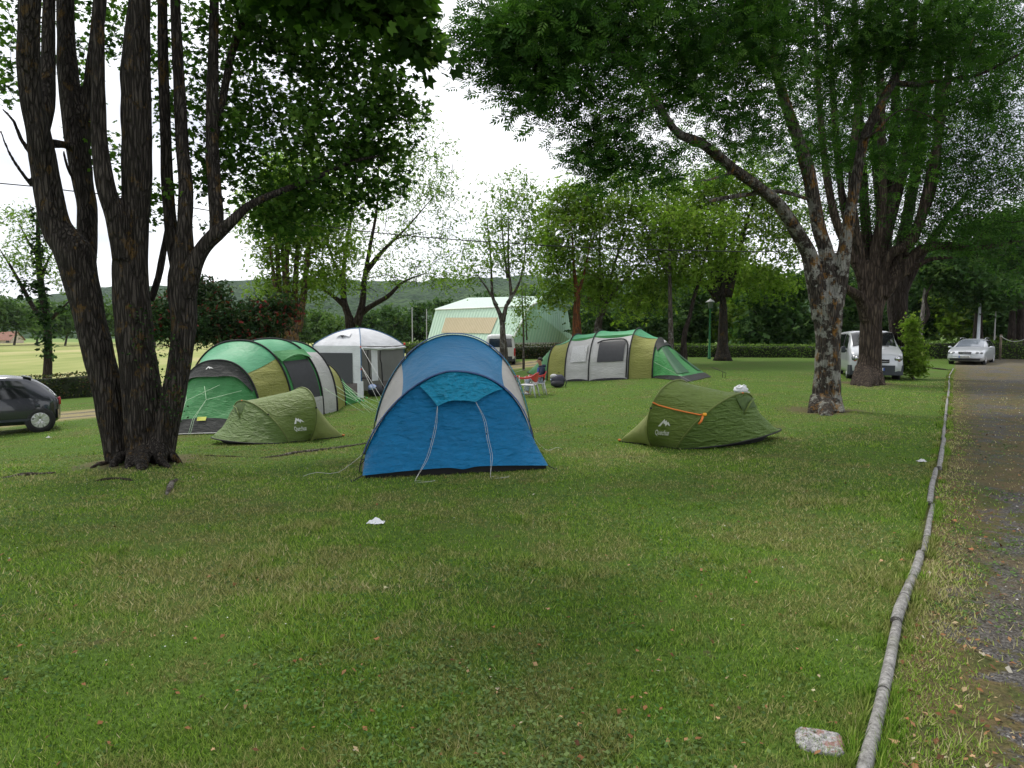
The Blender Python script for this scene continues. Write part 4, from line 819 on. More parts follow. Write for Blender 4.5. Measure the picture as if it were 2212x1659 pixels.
# ------------------------------------------------------------------ hedges
def hedge(label, a, b, h, w, m, core, group='clipped hedges round the campsite', size=.11, dens=260):
    root = thing('hedge', label, 'hedge', onG(*(lerp(Vector(a), Vector(b), .5))), group)
    A = Vector(a); B = Vector(b); L = (B-A).length; d = (B-A).normalized(); nn = Vector((-d.y, d.x)); mb = MB(); n = max(4, int(L/.8))
    def fn(u, v):
        p = A+d*L*u; ang = v*math.pi; sx = math.cos(ang); sz = math.sin(ang)
        X = math.copysign(abs(sx)**.35, sx)*w*.42; Z = abs(sz)**.35*h*.93
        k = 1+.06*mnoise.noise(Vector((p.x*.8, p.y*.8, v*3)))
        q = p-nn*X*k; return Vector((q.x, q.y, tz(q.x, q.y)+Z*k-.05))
    mb.grid(n, 12, fn); mb.build('shade_core', core, root)  # dark inner shell: shade between the leaves put into its colour
    N = int(L*dens); t = RNG.random(N); face = RNG.random(N); pos = np.zeros((N, 3)); 
    xo = np.where(face < .62, -w*.47, np.where(face < .92, RNG.uniform(-w*.5, w*.5, N), w*.47)); zz = np.where((face >= .62) & (face < .92), h, h*RNG.random(N)**.9)
    bx = A.x+d.x*L*t; by = A.y+d.y*L*t; k = 1+.07*(vnoise(bx, by, .7, 4)-.5)
    pos[:, 0] = bx+nn.x*xo*k; pos[:, 1] = by+nn.y*xo*k; pos[:, 2] = terrain(pos[:, 0], pos[:, 1])+zz*k+RNG.normal(0, .03, N)
    pos[:, :2] += RNG.normal(0, .035, (N, 2))
    V, nf = leaf_cloud(pos, size*RNG.uniform(.6, 1.3, N), 'oval', np.tile(np.array([-nn.x*-1, -nn.y*-1, 0.3])*-1, (N, 1)), .0, .5)
    rn = np.clip(RNG.random(N)*.8+.35*(vnoise(bx, by+zz, 1.7, 8)-.3), 0, 1)
    np_mesh('leaves', V, 4, m, root, None, np.repeat(rn, nf)); return root
HM_RED = leaf_mat('photinia_leaf', [(0, (.012, .028, .008)), (.35, (.03, .055, .014)), (.6, (.07, .10, .024)), (.78, (.10, .075, .03)), (1, (.15, .05, .03))], .2)
HM_GRN = leaf_mat('laurel_leaf', [(0, (.05, .10, .018)), (.5, (.12, .205, .04)), (1, (.22, .31, .08))], .3)
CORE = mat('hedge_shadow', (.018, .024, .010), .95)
def g2(u, d): q = GD(u, d); return (q.x, q.y)
hedge('reddish dark clipped hedge behind the grey hatchback', g2(-150, 30), g2(330, 33), 1.12, .9, HM_RED, CORE, size=.12, dens=420)
hedge('short clipped hedge with red tips below the barn wall', g2(880, 50), g2(1215, 48.5), .98, .9, HM_RED, CORE, size=.14, dens=300)
hedge('clipped light green hedge behind the lantern post', g2(1400, 46), g2(1905, 44.5), .85, .9, HM_GRN, CORE, size=.13, dens=300)
hedge('clipped green hedge behind the silver car', g2(1950, 44.5), g2(2420, 41.5), 1.12, 1.0, HM_GRN, CORE, size=.13, dens=300)
hedge('distant dark hedge across the meadow left of the barn', g2(795, 74), g2(935, 72), 1.15, 1.6, HM_GRN, CORE, size=.2, dens=200)
# ------------------------------------------------------------------ tents
class Hoop:
    """a pole arch between two feet; p(0) = first foot, p(1) = second foot"""
    def __init__(s, f0, f1, apex, n=2.3, phi=0.0, n2=None):
        s.n2 = n2 or n
        s.f0, s.f1 = Vector(f0), Vector(f1); s.c = (s.f0+s.f1)/2; s.h = (s.f0-s.f1)/2; s.a = Vector(apex)-s.c; s.n = n; s.phi = phi
        if phi: s.a = s.a/(1+math.sin(phi)); s.e = s.c+s.a*math.sin(phi); s.h = s.h/math.cos(phi)
    def p(s, t):
        if s.phi:
            th = lerp(-s.phi, math.pi+s.phi, min(1, max(0, t))); return s.e+s.h*math.cos(th)+s.a*math.sin(th)
        th = math.pi*min(1, max(0, t)); c, q = math.cos(th), math.sin(th)
        n = s.n if t < .5 else s.n2
        return s.c+s.h*math.copysign(abs(c)**(2/n), c)+s.a*(abs(q)**(2/n))
    def x(s, t):
        if s.phi: return 1-2*t
        c = math.cos(math.pi*t); return math.copysign(abs(c)**(2/(s.n if t < .5 else s.n2)), c)
    def tube(s, t0, t1, r, n=40, mb=None, off=0.0):
        mb = mb or MB(); mb.tube([s.p(t0+(t1-t0)*i/n)*(1)+(s.p(t0+(t1-t0)*i/n)-s.c).normalized()*off for i in range(n+1)], r, 8); return mb
def wrinkle(p, seed, amp, fr=3.0, st=(1, 1, .35)):
    q = Vector((p.x*st[0], p.y*st[1], p.z*st[2]))*fr+Vector((seed, seed*2.3, -seed))
    a = mnoise.noise(q); b = mnoise.noise(q*2.7+Vector((4, 1, 2)))
    return amp*((1-abs(a)*2.2)*.7+.35*b)
def sheet(fn, nu, nv, seed=0, amp=.006, fr=3.0, st_=(1, 1, .35)):
    """surface fn(u, v) with shallow cloth creases along its normal"""
    def g(u, v):
        p = fn(u, v); e = .012
        du = fn(min(1, u+e), v)-fn(max(0, u-e), v); dv = fn(u, min(1, v+e))-fn(u, max(0, v-e))
        n = du.cross(dv); n = n.normalized() if n.length > 1e-9 else Vector((0, 0, 1))
        ed = min(1, 8*min(u, 1-u, v, 1-v)+.05)
        return p+n*wrinkle(p, seed, amp*1.9, fr, st_)*ed
    return MB().grid(nu, nv, g)
def span(h1, h2, ta, tb, ta2=None, tb2=None, sag=.05):
    """fabric between two hoops, arc range ta..tb on the first and ta2..tb2 on the second"""
    ta2 = ta if ta2 is None else ta2; tb2 = tb if tb2 is None else tb2
    def f(u, v):
        t1 = lerp(ta, tb, u); t2 = lerp(ta2, tb2, u); p = lerp(h1.p(t1), h2.p(t2), v)
        c = lerp(h1.c, h2.c, v); tm = lerp(t1, t2, v)
        return p+(c+Vector((0, 0, .3))-p)*sag*4*v*(1-v)*math.sin(math.pi*min(1, max(0, tm)))**.5
    return f
def cord(pts, r=.004, m=None, seg=5): return MB().tube(pts, r, seg)
def quad_on(fn, uv, off, nu=8, nv=6, up=1.0):
    """patch over part of a surface: uv corners (u0,v0,u1,v1), lifted off it"""
    u0, v0, u1, v1 = uv
    def g(a, b):
        u, v = lerp(u0, u1, a), lerp(v0, v1, b); e = .01
        du = fn(min(1, u+e), v)-fn(max(0, u-e), v); dv = fn(u, min(1, v+e))-fn(u, max(0, v-e)); n = du.cross(dv).normalized(); q = fn(u, v)
        if n.dot(Vector((0, 0, CAMH))-q) < 0: n = -n
        return q+n*off
    return MB().grid(nu, nv, g)
def surf_pt(fn, u, v, off):
    e = .01; du = fn(min(1, u+e), v)-fn(max(0, u-e), v); dv = fn(u, min(1, v+e))-fn(u, max(0, v-e))
    n = du.cross(dv).normalized(); q = fn(u, v)
    return q+(n if n.dot(Vector((0, 0, CAMH))-q) > 0 else -n)*off
M_BLUE = cloth('blue_fabric', (.006, .138, .305), .5, .08, .9, .18)
M_BLUE2 = cloth('roof_blue_fabric', (.035, .185, .36), .5, .14, .4, .2)
M_TEAL = cloth('teal_fabric', (.003, .25, .42), .42, .08, .9, .45, 9)
M_DTEAL = cloth('dark_teal_fabric', (.010, .13, .21), .5, .05, .4)
M_NAVY = cloth('navy_sleeve', (.014, .06, .17), .55, .05, .4)
M_CREAM = cloth('pale_grey_fabric', (.52, .50, .47), .6, .25, .35)
M_POLE = mat('black_pole', (.02, .02, .022), .4, .1, 4, 0, 40, 0, .5)
M_BLK = mat('black_fabric', (.018, .018, .020), .8)
M_CORD = mat('white_cord', (.48, .48, .46), .7)
M_GCORD = mat('pale_green_cord', (.45, .62, .42), .7)
M_RED = mat('red_plastic', (.52, .035, .03), .4, .1)
M_ORANGE = mat('orange_webbing', (.62, .17, .03), .6)

def blue_tent():
    fl = G(781, 1022); fr = G(1152, 998)
    rl = GD(806, 10.48); rr = GD(1146, 10.9)
    hf = Hoop(fl, fr, Vector(((fl.x+fr.x)/2+.02, (fl.y+fr.y)/2, CAMH-76/FPX*9.15)), 1.66, 0.0, 2.15)
    hr = Hoop(rl, rr, Vector(((rl.x+rr.x)/2-.02, (rl.y+rr.y)/2, CAMH+7/FPX*10.7)), 2.0, 0.0, 2.15)
    bl = GD(850, 12.3); br = GD(1075, 12.6); hb = Hoop(bl, br, Vector(((bl.x+br.x)/2, 12.9, CAMH-.30)), 2.2)
    root = thing('blue_tent', 'blue two hoop tunnel tent with pale side panels in the centre', 'tent', (fl+fr)/2)
    el = P(783, 1034, fl.y-.52); er = P(1184, 1020, fr.y-.66)
    el.z = tz(el.x, el.y)+.055; er.z = tz(er.x, er.y)+.06
    def front(u, v):
        t = lerp(.085, .915, u); a = hf.p(t); xa = hf.x(.085); xb = hf.x(.915); s = (xa-hf.x(t))/(xa-xb); b = lerp(el, er, s)
        b = b+Vector((0, 0, .045*math.sin(math.pi*s)-.03*math.exp(-((s-.53)/.05)**2)))
        p = lerp(a, b, v); bow = .07*math.sin(math.pi*v)*math.sin(math.pi*s)
        k = math.exp(-((s-.53)/.018)**2)*.02*v+math.exp(-((s-.20)/.04)**2)*.025*v*(1-v)*2+math.exp(-((s-.8)/.05)**2)*.02*v*(1-v)*2
        ang = math.atan2((s-.53)*2.3, max(.02, 1.06-v)); dr = .010*mnoise.noise(Vector((ang*9, v*1.2, 2)))+.006*mnoise.noise(Vector((ang*22, v*2, 5)))
        tn = .020*math.exp(-((s-.10-.10*v)/.018)**2)+.014*math.exp(-((s-.165-.16*v)/.02)**2)+.016*math.exp(-((s-.86+.10*v)/.02)**2)+.012*math.exp(-((s-.78+.2*v)/.02)**2)
        return p+Vector((0, bow-k-tn*math.sin(math.pi*v)+dr*math.sin(math.pi*v)*1.6, 0))
    sheet(front, 100, 56, 3, .017, 3.0, (1.0, 1, .5)).build('front_panel', M_BLUE, root)
    # black mud flap under the raised hem, also standing for the shadow there
    MB().grid(30, 2, lambda u, v: (lambda b: Vector((b.x, b.y+.05+.03*v, lerp(b.z+.015, tz(b.x, b.y)-.01, v))))(front(lerp(.02, .98, u), .985))).build('mud_flap', M_BLK, root)
    sheet(span(hf, hr, .285, .715, .285, .715, .04), 50, 26, 5, .008, 2.5).build('roof_panel', M_BLUE2, root)
    for a, b, a2, b2 in ((.0, .285, .0, .285), (.715, 1.0, .715, 1.0)):
        o = sheet(span(hf, hr, a, b, a2, b2, .05), 30, 24, 6, .008, 2.5).build('side_panel', M_CREAM, root)
    sheet(span(hr, hb, 0, 1, 0, 1, .05), 40, 14, 7, .008, 2.5).build('rear_panel', M_BLUE, root)
    def back(u, v): a = hb.p(u); b = lerp(bl, br, (1-hb.x(u))/2)+Vector((0, .6, .02)); return lerp(a, b, v)
    sheet(back, 30, 10, 8).build('end_panel', M_BLUE, root)
    def band(h, t0, t1, w, m, name, out=.012):
        def f(u, v):
            p = h.p(lerp(t0, t1, u)); d = (p-h.c); d = d.normalized(); q = (v-.5)*w
            return p+d*(out+.018*math.sin(math.pi*v))+Vector((0, 1, 0))*q
        MB().grid(50, 6, f).build(name, m, root)
    band(hf, .085, .915, .10, M_NAVY, 'pole_sleeve'); band(hr, .28, .72, .11, M_NAVY, 'pole_sleeve')
    band(hr, .10, .28, .12, M_DTEAL, 'pole_sleeve'); band(hr, .72, .90, .12, M_DTEAL, 'pole_sleeve')
    for h in (hf, hr):
        for t0, t1 in ((0.0, .13), (.87, 1.0)): h.tube(t0, t1, .0085, 14, None, .03 if h is hf else .02).build('pole', M_POLE, root)
    for t in (.085, .915): 
        p = hf.p(t); MB().box(p+Vector((0, -.02, 0)), (.05, .05, .02), .3, .004).build('pole_clip', M_BLK, root)
    for t in (.04, .06, .95):
        p = hf.p(t); q = front(.0 if t < .5 else 1.0, .22); MB().tube([p+(p-hf.c).normalized()*.03, lerp(p, q, .5), q], .006, 5).build('pole_clip', M_BLK, root)
    # vent cover hanging from the hoop, wrinkled and shiny
    tu = lambda t: (t-.085)/.83
    vt = {(0, 0): (tu(.36), .02), (1, 0): (tu(.70), .02), (1, 1): (tu(.574), .315), (0, 1): (tu(.426), .34)}
    def vent(u, v):
        e = 1.0-.0*u
        a = Vector(vt[(0, 0)]).lerp(Vector(vt[(1, 0)]), u); b = Vector(vt[(0, 1)]).lerp(Vector(vt[(1, 1)]), u); q = a.lerp(b, v)
        # top edge follows the arch, lower edge bows up between the corners
        vv = q.y-.028*v*math.sin(math.pi*u)-.03*(1-v)*math.sin(math.pi*u)
        p = front(q.x, max(.0, vv)); return p+Vector((0, -.035-.05*v-.03*math.sin(math.pi*u)*v, .0))
    sheet(vent, 70, 34, 11, .026, 6.0, (1, 1, 1.2)).build('vent_cover', M_TEAL, root)
    for u, bx, by, ph in ((0.005, 895, 1033, 0), (.995, 1058, 1018, 1)):
        a = vent(u, .99)
        if ph == 0: mid = [(tu(.410), .55), (tu(.392), .74), (tu(.372), .9)]; tip = G(898, 1040)
        else: mid = [(tu(.596), .5), (tu(.602), .72), (tu(.608), .9)]; tip = G(1060, 1031)
        for k in (0, 1):
            pts = [a]+[front(x+k*.008, y)+Vector((0, -.03, 0)) for x, y in mid]+[tip+Vector((0, -.05-.02*k, .02)), tip+Vector((.05, -.02-.1*k, .012)), tip+Vector((.16+.05*k, -.06, .012)), tip+Vector((.24, .04, .01))]
            c = crv([(Vector(p), .004) for p in pts], .03); MB().tube([p for p, r in c], .0021, 5).build('guy_line', M_CORD, root)
        q = front(mid[1][0], mid[1][1]-.06)+Vector((0, -.035, 0)); MB().box(q, (.012, .012, .03), None, .003).build('cord_slider', M_BLK, root)
    for e, s in ((el, -1), (er, 1)):
        g = onG(e.x+s*.11, e.y-.14 if s < 0 else e.y-.02, .0); MB().tube([e, g], .007, 5).build('corner_strap', M_BLK, root)
        MB().tube([g+Vector((0, 0, -.05)), g+Vector((0, 0, .03))], .006, 5).build('tent_peg', M_POLE, root)
    for (u, v, h, t) in ((655, 1032, hf, .09), (1215, 973, hf, .91)):
        a = h.p(t); g = G(u, v); c = crv([(a, 0), (lerp(a, g, .45)-Vector((0, 0, .12)), 0), (lerp(a, g, .8)-Vector((0, 0, .10*0)), 0), (g+Vector((0, 0, .02)), 0)], .08)
        MB().tube([Vector((p.x, p.y, max(p.z, tz(p.x, p.y)+.012))) for p, r in c], .003, 4).build('guy_line', M_CORD, root)
    MB().box(hr.p(.085)+Vector((-.03, -.05, -.12)), (.03, .01, .20), .1, .004).build('side_tag', M_CREAM, root)
blue_tent()

# ---- big family tents of four or five hoops
M_GRN = cloth('green_fabric', (.048, .225, .068), .5, .14, .4)
M_MINT = cloth('bright_green_roof', (.085, .33, .165), .48, .14, .25)
M_LIME = cloth('olive_lime_fabric', (.28, .285, .075), .5, .18, .6)
M_CHAR = cloth('charcoal_fabric', (.030, .032, .030), .7, .03, .4)
M_WHT = cloth('off_white_fabric', (.50, .495, .485), .6, .2, .4)
M_MESH = mat('dark_window_mesh', (.028, .029, .033), .55, .2, 9)
t_ = NT('clear_window'); o_ = t_.obj()
M_CLEAR = t_.done(t_.bsdf((.46, .46, .46), .14, t_.bump(t_.noise(14, o_, 5, .7, 1.5), .9, .05), 0, .8)); MATS['clear'] = M_CLEAR
M_YEL = mat('yellow_tab', (.60, .62, .12), .6)
LOGO = [(-1, -.55), (-.35, .62), (-.12, .28), (.02, .45), (.25, .1), (.36, .26), (1.0, -.40), (.55, -.28), (.42, -.1), (.2, -.52), (-.02, -.05), (-.14, -.2), (-.34, .1), (-.62, -.55)]
M_PRINT = mat('white_print', (.72, .72, .70), .5)
def emblem(surf, u, v, su, sv, off=.012):
    """the white mountain emblem laid on a surface (flat facets)"""
    pts = LOGO; mb = MB(); n = len(pts)
    tris = [(0, 1, 13), (1, 12, 13), (1, 2, 12), (2, 11, 12), (2, 3, 11), (3, 10, 11), (3, 4, 10), (4, 9, 10), (4, 5, 9), (5, 8, 9), (5, 7, 8), (5, 6, 7)]
    mb.add([surf_pt(surf, u+x*su, v+y*sv, off) for x, y in pts], tris); return mb

def family_right():
    ax = Vector((math.cos(R(27)), -math.sin(R(27)), 0)); bk = Vector((math.sin(R(27)), math.cos(R(27)), 0))
    f2 = G(1271, 823); c2 = Vector((f2.x, f2.y, 0))+bk*1.55
    def at_u(u, hw):
        lo, hi = -6, 8
        for _ in range(40):
            m = (lo+hi)/2; q = c2+ax*m-bk*hw
            s = q.y*CP-(tz(q.x, q.y)-CAMH)*SP
            if CX+q.x/s*FPX < u: lo = m
            else: hi = m
        return lo
    spec = [(1182, 1.15, 1.55), (1220, 1.5, 2.0), (1271, 1.55, 2.1), (1357, 1.5, 2.08), (1409, 1.2, 1.62)]
    H = []
    for u, hw, h in spec:
        s = at_u(u, hw); c = c2+ax*s; a = c-bk*hw; b = c+bk*hw; a.z = tz(a.x, a.y); b.z = tz(b.x, b.y)
        top = Vector((c.x, c.y, tz(c.x, c.y)+h)); H.append(Hoop(a, b, top, 2.35))
    root = thing('family_tent', 'long green tunnel tent with white doors and dark window on the right', 'tent', H[2].c)
    e1 = G(1483, 826); e2 = G(1537, 815); w0 = G(1137, 805); w1 = w0+bk*1.3+ax*.2; w1.z = tz(w1.x, w1.y)
    RB = .34
    # sides (near and far) and roof
    for i in range(4):
        h1, h2 = H[i], H[i+1]; ra, rb = {0: (.44, RB), 1: (RB, RB), 2: (RB, RB), 3: (RB, .46)}[i]
        for near in (1, 0):
            ta, tb, ta2, tb2 = (0, ra, 0, rb) if near else (1-ra, 1, 1-rb, 1)
            f = span(h1, h2, ta, tb, ta2, tb2, .03 if i in (1, 2) else .05)
            sheet(f, 26, 18, i*3+near, .018, 1.6, (.4, .4, 1.3)).build('side_panel', M_WHT if i in (1, 2) else M_LIME, root)
        sheet(span(h1, h2, ra, 1-ra, rb, 1-rb, .035), 26, 16, i+20, .014, 1.6).build('roof_panel', M_MINT, root)
        f = span(h1, h2, 0, ra, 0, rb, .03)
        if i == 1: quad_on(f, (.33, .20, .74, .86), .035, 18, 14).build('clear_window', M_CLEAR, root)
        if i == 2:
            fr = MB(); loop = [(.33, .30), (.33, .78), (.33, .9)]
            quad_on(f, (.30, .20, .80, .86), .035, 16, 14).build('mesh_window', M_MESH, root)
            pts = [surf_pt(f, u, v, .03) for u, v in ((.02, .95), (.3, .95), (.55, .94), (.74, .90), (.84, .80), (.87, .6), (.86, .4), (.83, .24), (.76, .14))]
            c = crv([(p, .02) for p in pts], .08); MB().tube([p for p, r in c], .028, 6).build('door_zip', M_BLK, root)
        if i in (1, 2):
            # drip edge of the roof over the white doors
            MB().grid(16, 3, lambda u, v, h1=h1, h2=h2: lerp(h1.p(RB), h2.p(RB), u)+Vector((0, -.05*v-.01, -.13*v-.06*v*math.sin(math.pi*u)+.02))).build('roof_hem', M_GRN, root)
            MB().grid(14, 2, lambda u, v, h1=h1, h2=h2: (lambda q: Vector((q.x, q.y-.03-.02*v, tz(q.x, q.y)+.10*(1-v)*math.sin(math.pi*u)**.5)))(lerp(h1.p(0), h2.p(0), u))).build('mud_flap', M_BLK, root)
    for h in H: h.tube(.0, 1.0, .028, 40, None, .025).build('pole_sleeve', M_BLK, root)
    h4, h0 = H[4], H[0]
    far2 = e2; nb = h4.f1+ax*.4; nb.z = tz(nb.x, nb.y)
    def base(t):
        s = (1-h4.x(t))/2
        pts = [(0, h4.f0), (.36, e1), (.72, e2), (1, h4.f1+ax*.5)]
        for (a, p), (b, q) in zip(pts, pts[1:]):
            if s <= b: return lerp(p, q, (s-a)/(b-a))
        return pts[-1][1]
    def end(u, v):
        t = lerp(.0, 1.0, u); a = h4.p(t); b = base(t); b = Vector((b.x, b.y, tz(b.x, b.y)+.02)); p = lerp(a, b, v)
        return p-Vector((0, 0, .10*math.sin(math.pi*v)*math.sin(math.pi*u)))
    sheet(lambda u, v: end(u, lerp(.0, .86, v)), 50, 26, 31, .02, 1.8, (1, 1, .4)).build('end_panel', M_GRN, root)
    sheet(lambda u, v: end(u, lerp(.86, 1.0, v)), 40, 4, 33, .01, 2).build('base_band', M_CHAR, root)
    quad_on(end, (.30, .0, .74, .17), .04, 26, 6).build('top_cover', M_CHAR, root)
    quad_on(end, (.40, .18, .50, .80), .02, 5, 14).build('mesh_window', mat('dark_green_mesh', (.025, .085, .04), .7), root)
    quad_on(end, (.58, .16, .66, .80), .02, 5, 14).build('mesh_window', MATS['dark_green_mesh'], root)
    emblem(end, .53, .085, .035, -.055, .06).build('emblem', M_PRINT, root, False)
    def lend(u, v):
        a = h0.p(u); s = (1-h0.x(u))/2; b = lerp(w0, w1, s); b = Vector((b.x, b.y, tz(b.x, b.y)+.02)); return lerp(a, b, v)
    sheet(lambda u, v: lend(u, v*.88), 30, 14, 35, .015, 2).build('end_panel', M_GRN, root)
    sheet(lambda u, v: lend(u, .88+.12*v), 24, 3, 36, .01, 2).build('base_band', M_CHAR, root)
    MB().tube([e2+Vector((0, 0, .42)), e2+Vector((.45, -.5, .2)), G(1566, 816)], .012, 5).build('guy_line', M_BLK, root); MB().tube([e2+Vector((.35, -.35, 0)), e2+Vector((.35, -.35, .26))], .012, 5).build('guy_line', M_BLK, root)
    MB().tube([h4.p(.12), G(1500, 828)], .003, 4).build('guy_line', M_CORD, root)
    MB().tube([w0+Vector((0, 0, .2)), GD(1100, w0.y-.4)], .006, 4).build('guy_line', M_CORD, root)
    for h, t in ((H[0], .05), (H[1], .05), (H[2], .05), (H[3], .05)):
        MB().tube([h.p(.02), h.p(.2)], .018, 6).build('pole', M_POLE, root)
family_right()

def family_left():
    ax = Vector((.17, .985, 0)).normalized(); bk = Vector((ax.y, -ax.x, 0))          # bk points to the seen (right) side
    def hp(cx, cy, hw, h, n=2.35, u=None):
        c = Vector((cx, cy, 0)); a = c-bk*hw; b = c+bk*hw; a.z = tz(a.x, a.y); b.z = tz(b.x, b.y)
        return Hoop(a, b, Vector((cx, cy, h)), n)
    a = hp(-7.55, 17.15, 1.18, CAMH-50/FPX*17.15); b = hp(-7.62, 18.6, 1.62, CAMH-7/FPX*18.6, 2.3); c1 = hp(-7.2, 19.75, 1.72, CAMH-3/FPX*19.75); c2 = hp(-7.0, 20.6, 1.70, CAMH-8/FPX*20.6); d = hp(-6.75, 22.3, 1.25, CAMH-.75)
    root = thing('family_tent', 'tall green family tent beside the big tree on the left', 'tent', b.c)
    el = GD(322, 15.95); er = GD(532, 15.95)
    def front(u, v):
        q = a.p(u); s = (1-a.x(u))/2; e = lerp(el, er, s); e = Vector((e.x, e.y, tz(e.x, e.y)+.03)); p = lerp(q, e, v)
        return p+Vector((0, .06*math.sin(math.pi*v)*math.sin(math.pi*u), 0))
    sheet(lambda u, v: front(u, v*.80), 60, 34, 41, .024, 1.7, (1, 1, .22)).build('front_panel', M_GRN, root)
    sheet(lambda u, v: front(u, .80+.20*v), 50, 6, 42, .012, 2).build('base_band', M_CHAR, root)
    MB().tube([front(i/30, 1.0) for i in range(31)], .012, 5).build('hem', M_CORD, root)
    def cover(u, v):
        t = lerp(.17, .83, u); m = (.17+.055*(abs(math.cos(2*math.pi*u))**1.5))*(1-.75*abs(2*u-1)**3)
        p = front(t, m*v); return p+Vector((0, -.05-.03*v, 0))
    sheet(cover, 50, 12, 43, .02, 2.4).build('top_cover', M_CHAR, root)
    emblem(cover, .47, .45, .032, -.17, .03).build('emblem', M_PRINT, root, False)
    for (u0, m0, um, mm, ue) in ((.33, .34, .37, .52, .375), (.55, .34, .37, .52, .36), (.47, .36, .50, .55, .46), (.72, .30, .50, .55, .47)):
        pts = [front(u0, m0), front(um, mm)+Vector((0, -.04, 0)), front(ue, .8)+Vector((0, -.05, 0)), front(ue+.01, 1.0)+Vector((.02, -.15, 0))]
        MB().tube([p+Vector((0, -.03, 0)) for p in pts], .0055, 4).build('guy_line', M_GCORD, root)
    for u in (.28, .50): quad_on(front, (u-.02, .79, u+.02, .84), .02, 3, 3).build('yellow_tab', M_YEL, root)
    MB().box(front(.86, .80)+Vector((0, -.02, 0)), (.07, .03, .07), None, .01).build('orange_tab', M_ORANGE, root)
    sheet(span(a, b, .26, .72, .28, .74, .04), 40, 18, 44, .016, 1.6).build('roof_panel', M_MINT, root)
    for near in (0, 1):
        f = span(a, b, .72, 1, .74, 1, .05) if near else span(a, b, 0, .26, 0, .28, .05)
        sheet(f, 24, 16, 45+near, .02, 1.8, (.5, .5, 1.4)).build('side_panel', M_LIME, root)
    for i, (h1, h2) in enumerate(((b, c1), (c1, c2))):
        sheet(span(h1, h2, .26, .70, .26, .70, .03), 34, 14, 48+i, .016, 1.6).build('roof_panel', M_MINT, root)
        sheet(span(h1, h2, 0, .26, 0, .26, .03), 14, 10, 50+i).build('side_panel', M_WHT, root)
    fd = span(b, c1, .70, 1, .70, 1, .02)
    sheet(fd, 24, 14, 52, .012, 1.8).build('door_panel', M_GRN, root)
    quad_on(fd, (.20, .12, .80, .93), .03, 16, 14).build('mesh_door', M_MESH, root)
    sheet(lambda u, v: fd(.80+.2*u, v)+bk*.03, 6, 10, 53).build('door_sill', M_WHT, root)
    # awning of the roof over the door
    def awn(u, v):
        p = lerp(b.p(.70), c1.p(.70), u); return p+bk*(.05+.28*v)+Vector((0, 0, .05-.28*v+.16*math.sin(math.pi*u)*v))
    sheet(awn, 18, 8, 54, .01, 2).build('awning', M_GRN, root)
    sheet(span(c1, c2, .70, 1, .70, 1, .02), 22, 10, 55, .016, 2).build('side_panel', M_WHT, root)
    sheet(span(c2, d, .28, .72, .4, .6, .04), 30, 14, 57, .016, 1.6).build('roof_panel', M_MINT, root)
    for near in (0, 1): sheet(span(c2, d, .72, 1, .6, 1, .05) if near else span(c2, d, 0, .28, 0, .4, .05), 20, 14, 58, .02, 1.8).build('side_panel', M_LIME, root)
    r1 = GD(788, 23.7); r0 = r1-bk*2.0; r0.z = tz(r0.x, r0.y)
    def rear(u, v):
        q = d.p(u); s = (1-d.x(u))/2; e = lerp(r0, r1, s); e.z = tz(e.x, e.y)+.02; return lerp(q, e, v)
    sheet(lambda u, v: rear(u, .84*v), 30, 14, 60, .015, 2).build('end_panel', M_GRN, root); sheet(lambda u, v: rear(u, .84+.16*v), 24, 3, 61, .01, 2).build('base_band', M_CHAR, root)
    for h in (a, b, c1, c2, d): h.tube(.0, 1.0, .026, 44, None, .022).build('pole_sleeve', M_BLK if h is not d else M_CHAR, root)
    for h, t in ((c1, .9), (c2, .9), (c2, .93), (d, .9), (d, .93)):
        p = h.p(t); g = p+bk*1.25+ax*RNG.uniform(-.5, .3); g.z = tz(g.x, g.y); MB().tube([p, g], .006, 4).build('guy_line', M_GCORD, root)
        MB().box(lerp(p, g, .6), (.03, .03, .05)).build('cord_slider', mat('bright_green_plastic', (.08, .6, .15), .5), root)
    for i in range(3):
        g0 = d.p(.88-.02*i); g = GD(800+9*i, 19.4+.35*i); MB().tube([g0, g], .006, 4).build('guy_line', M_GCORD, root)
family_left()

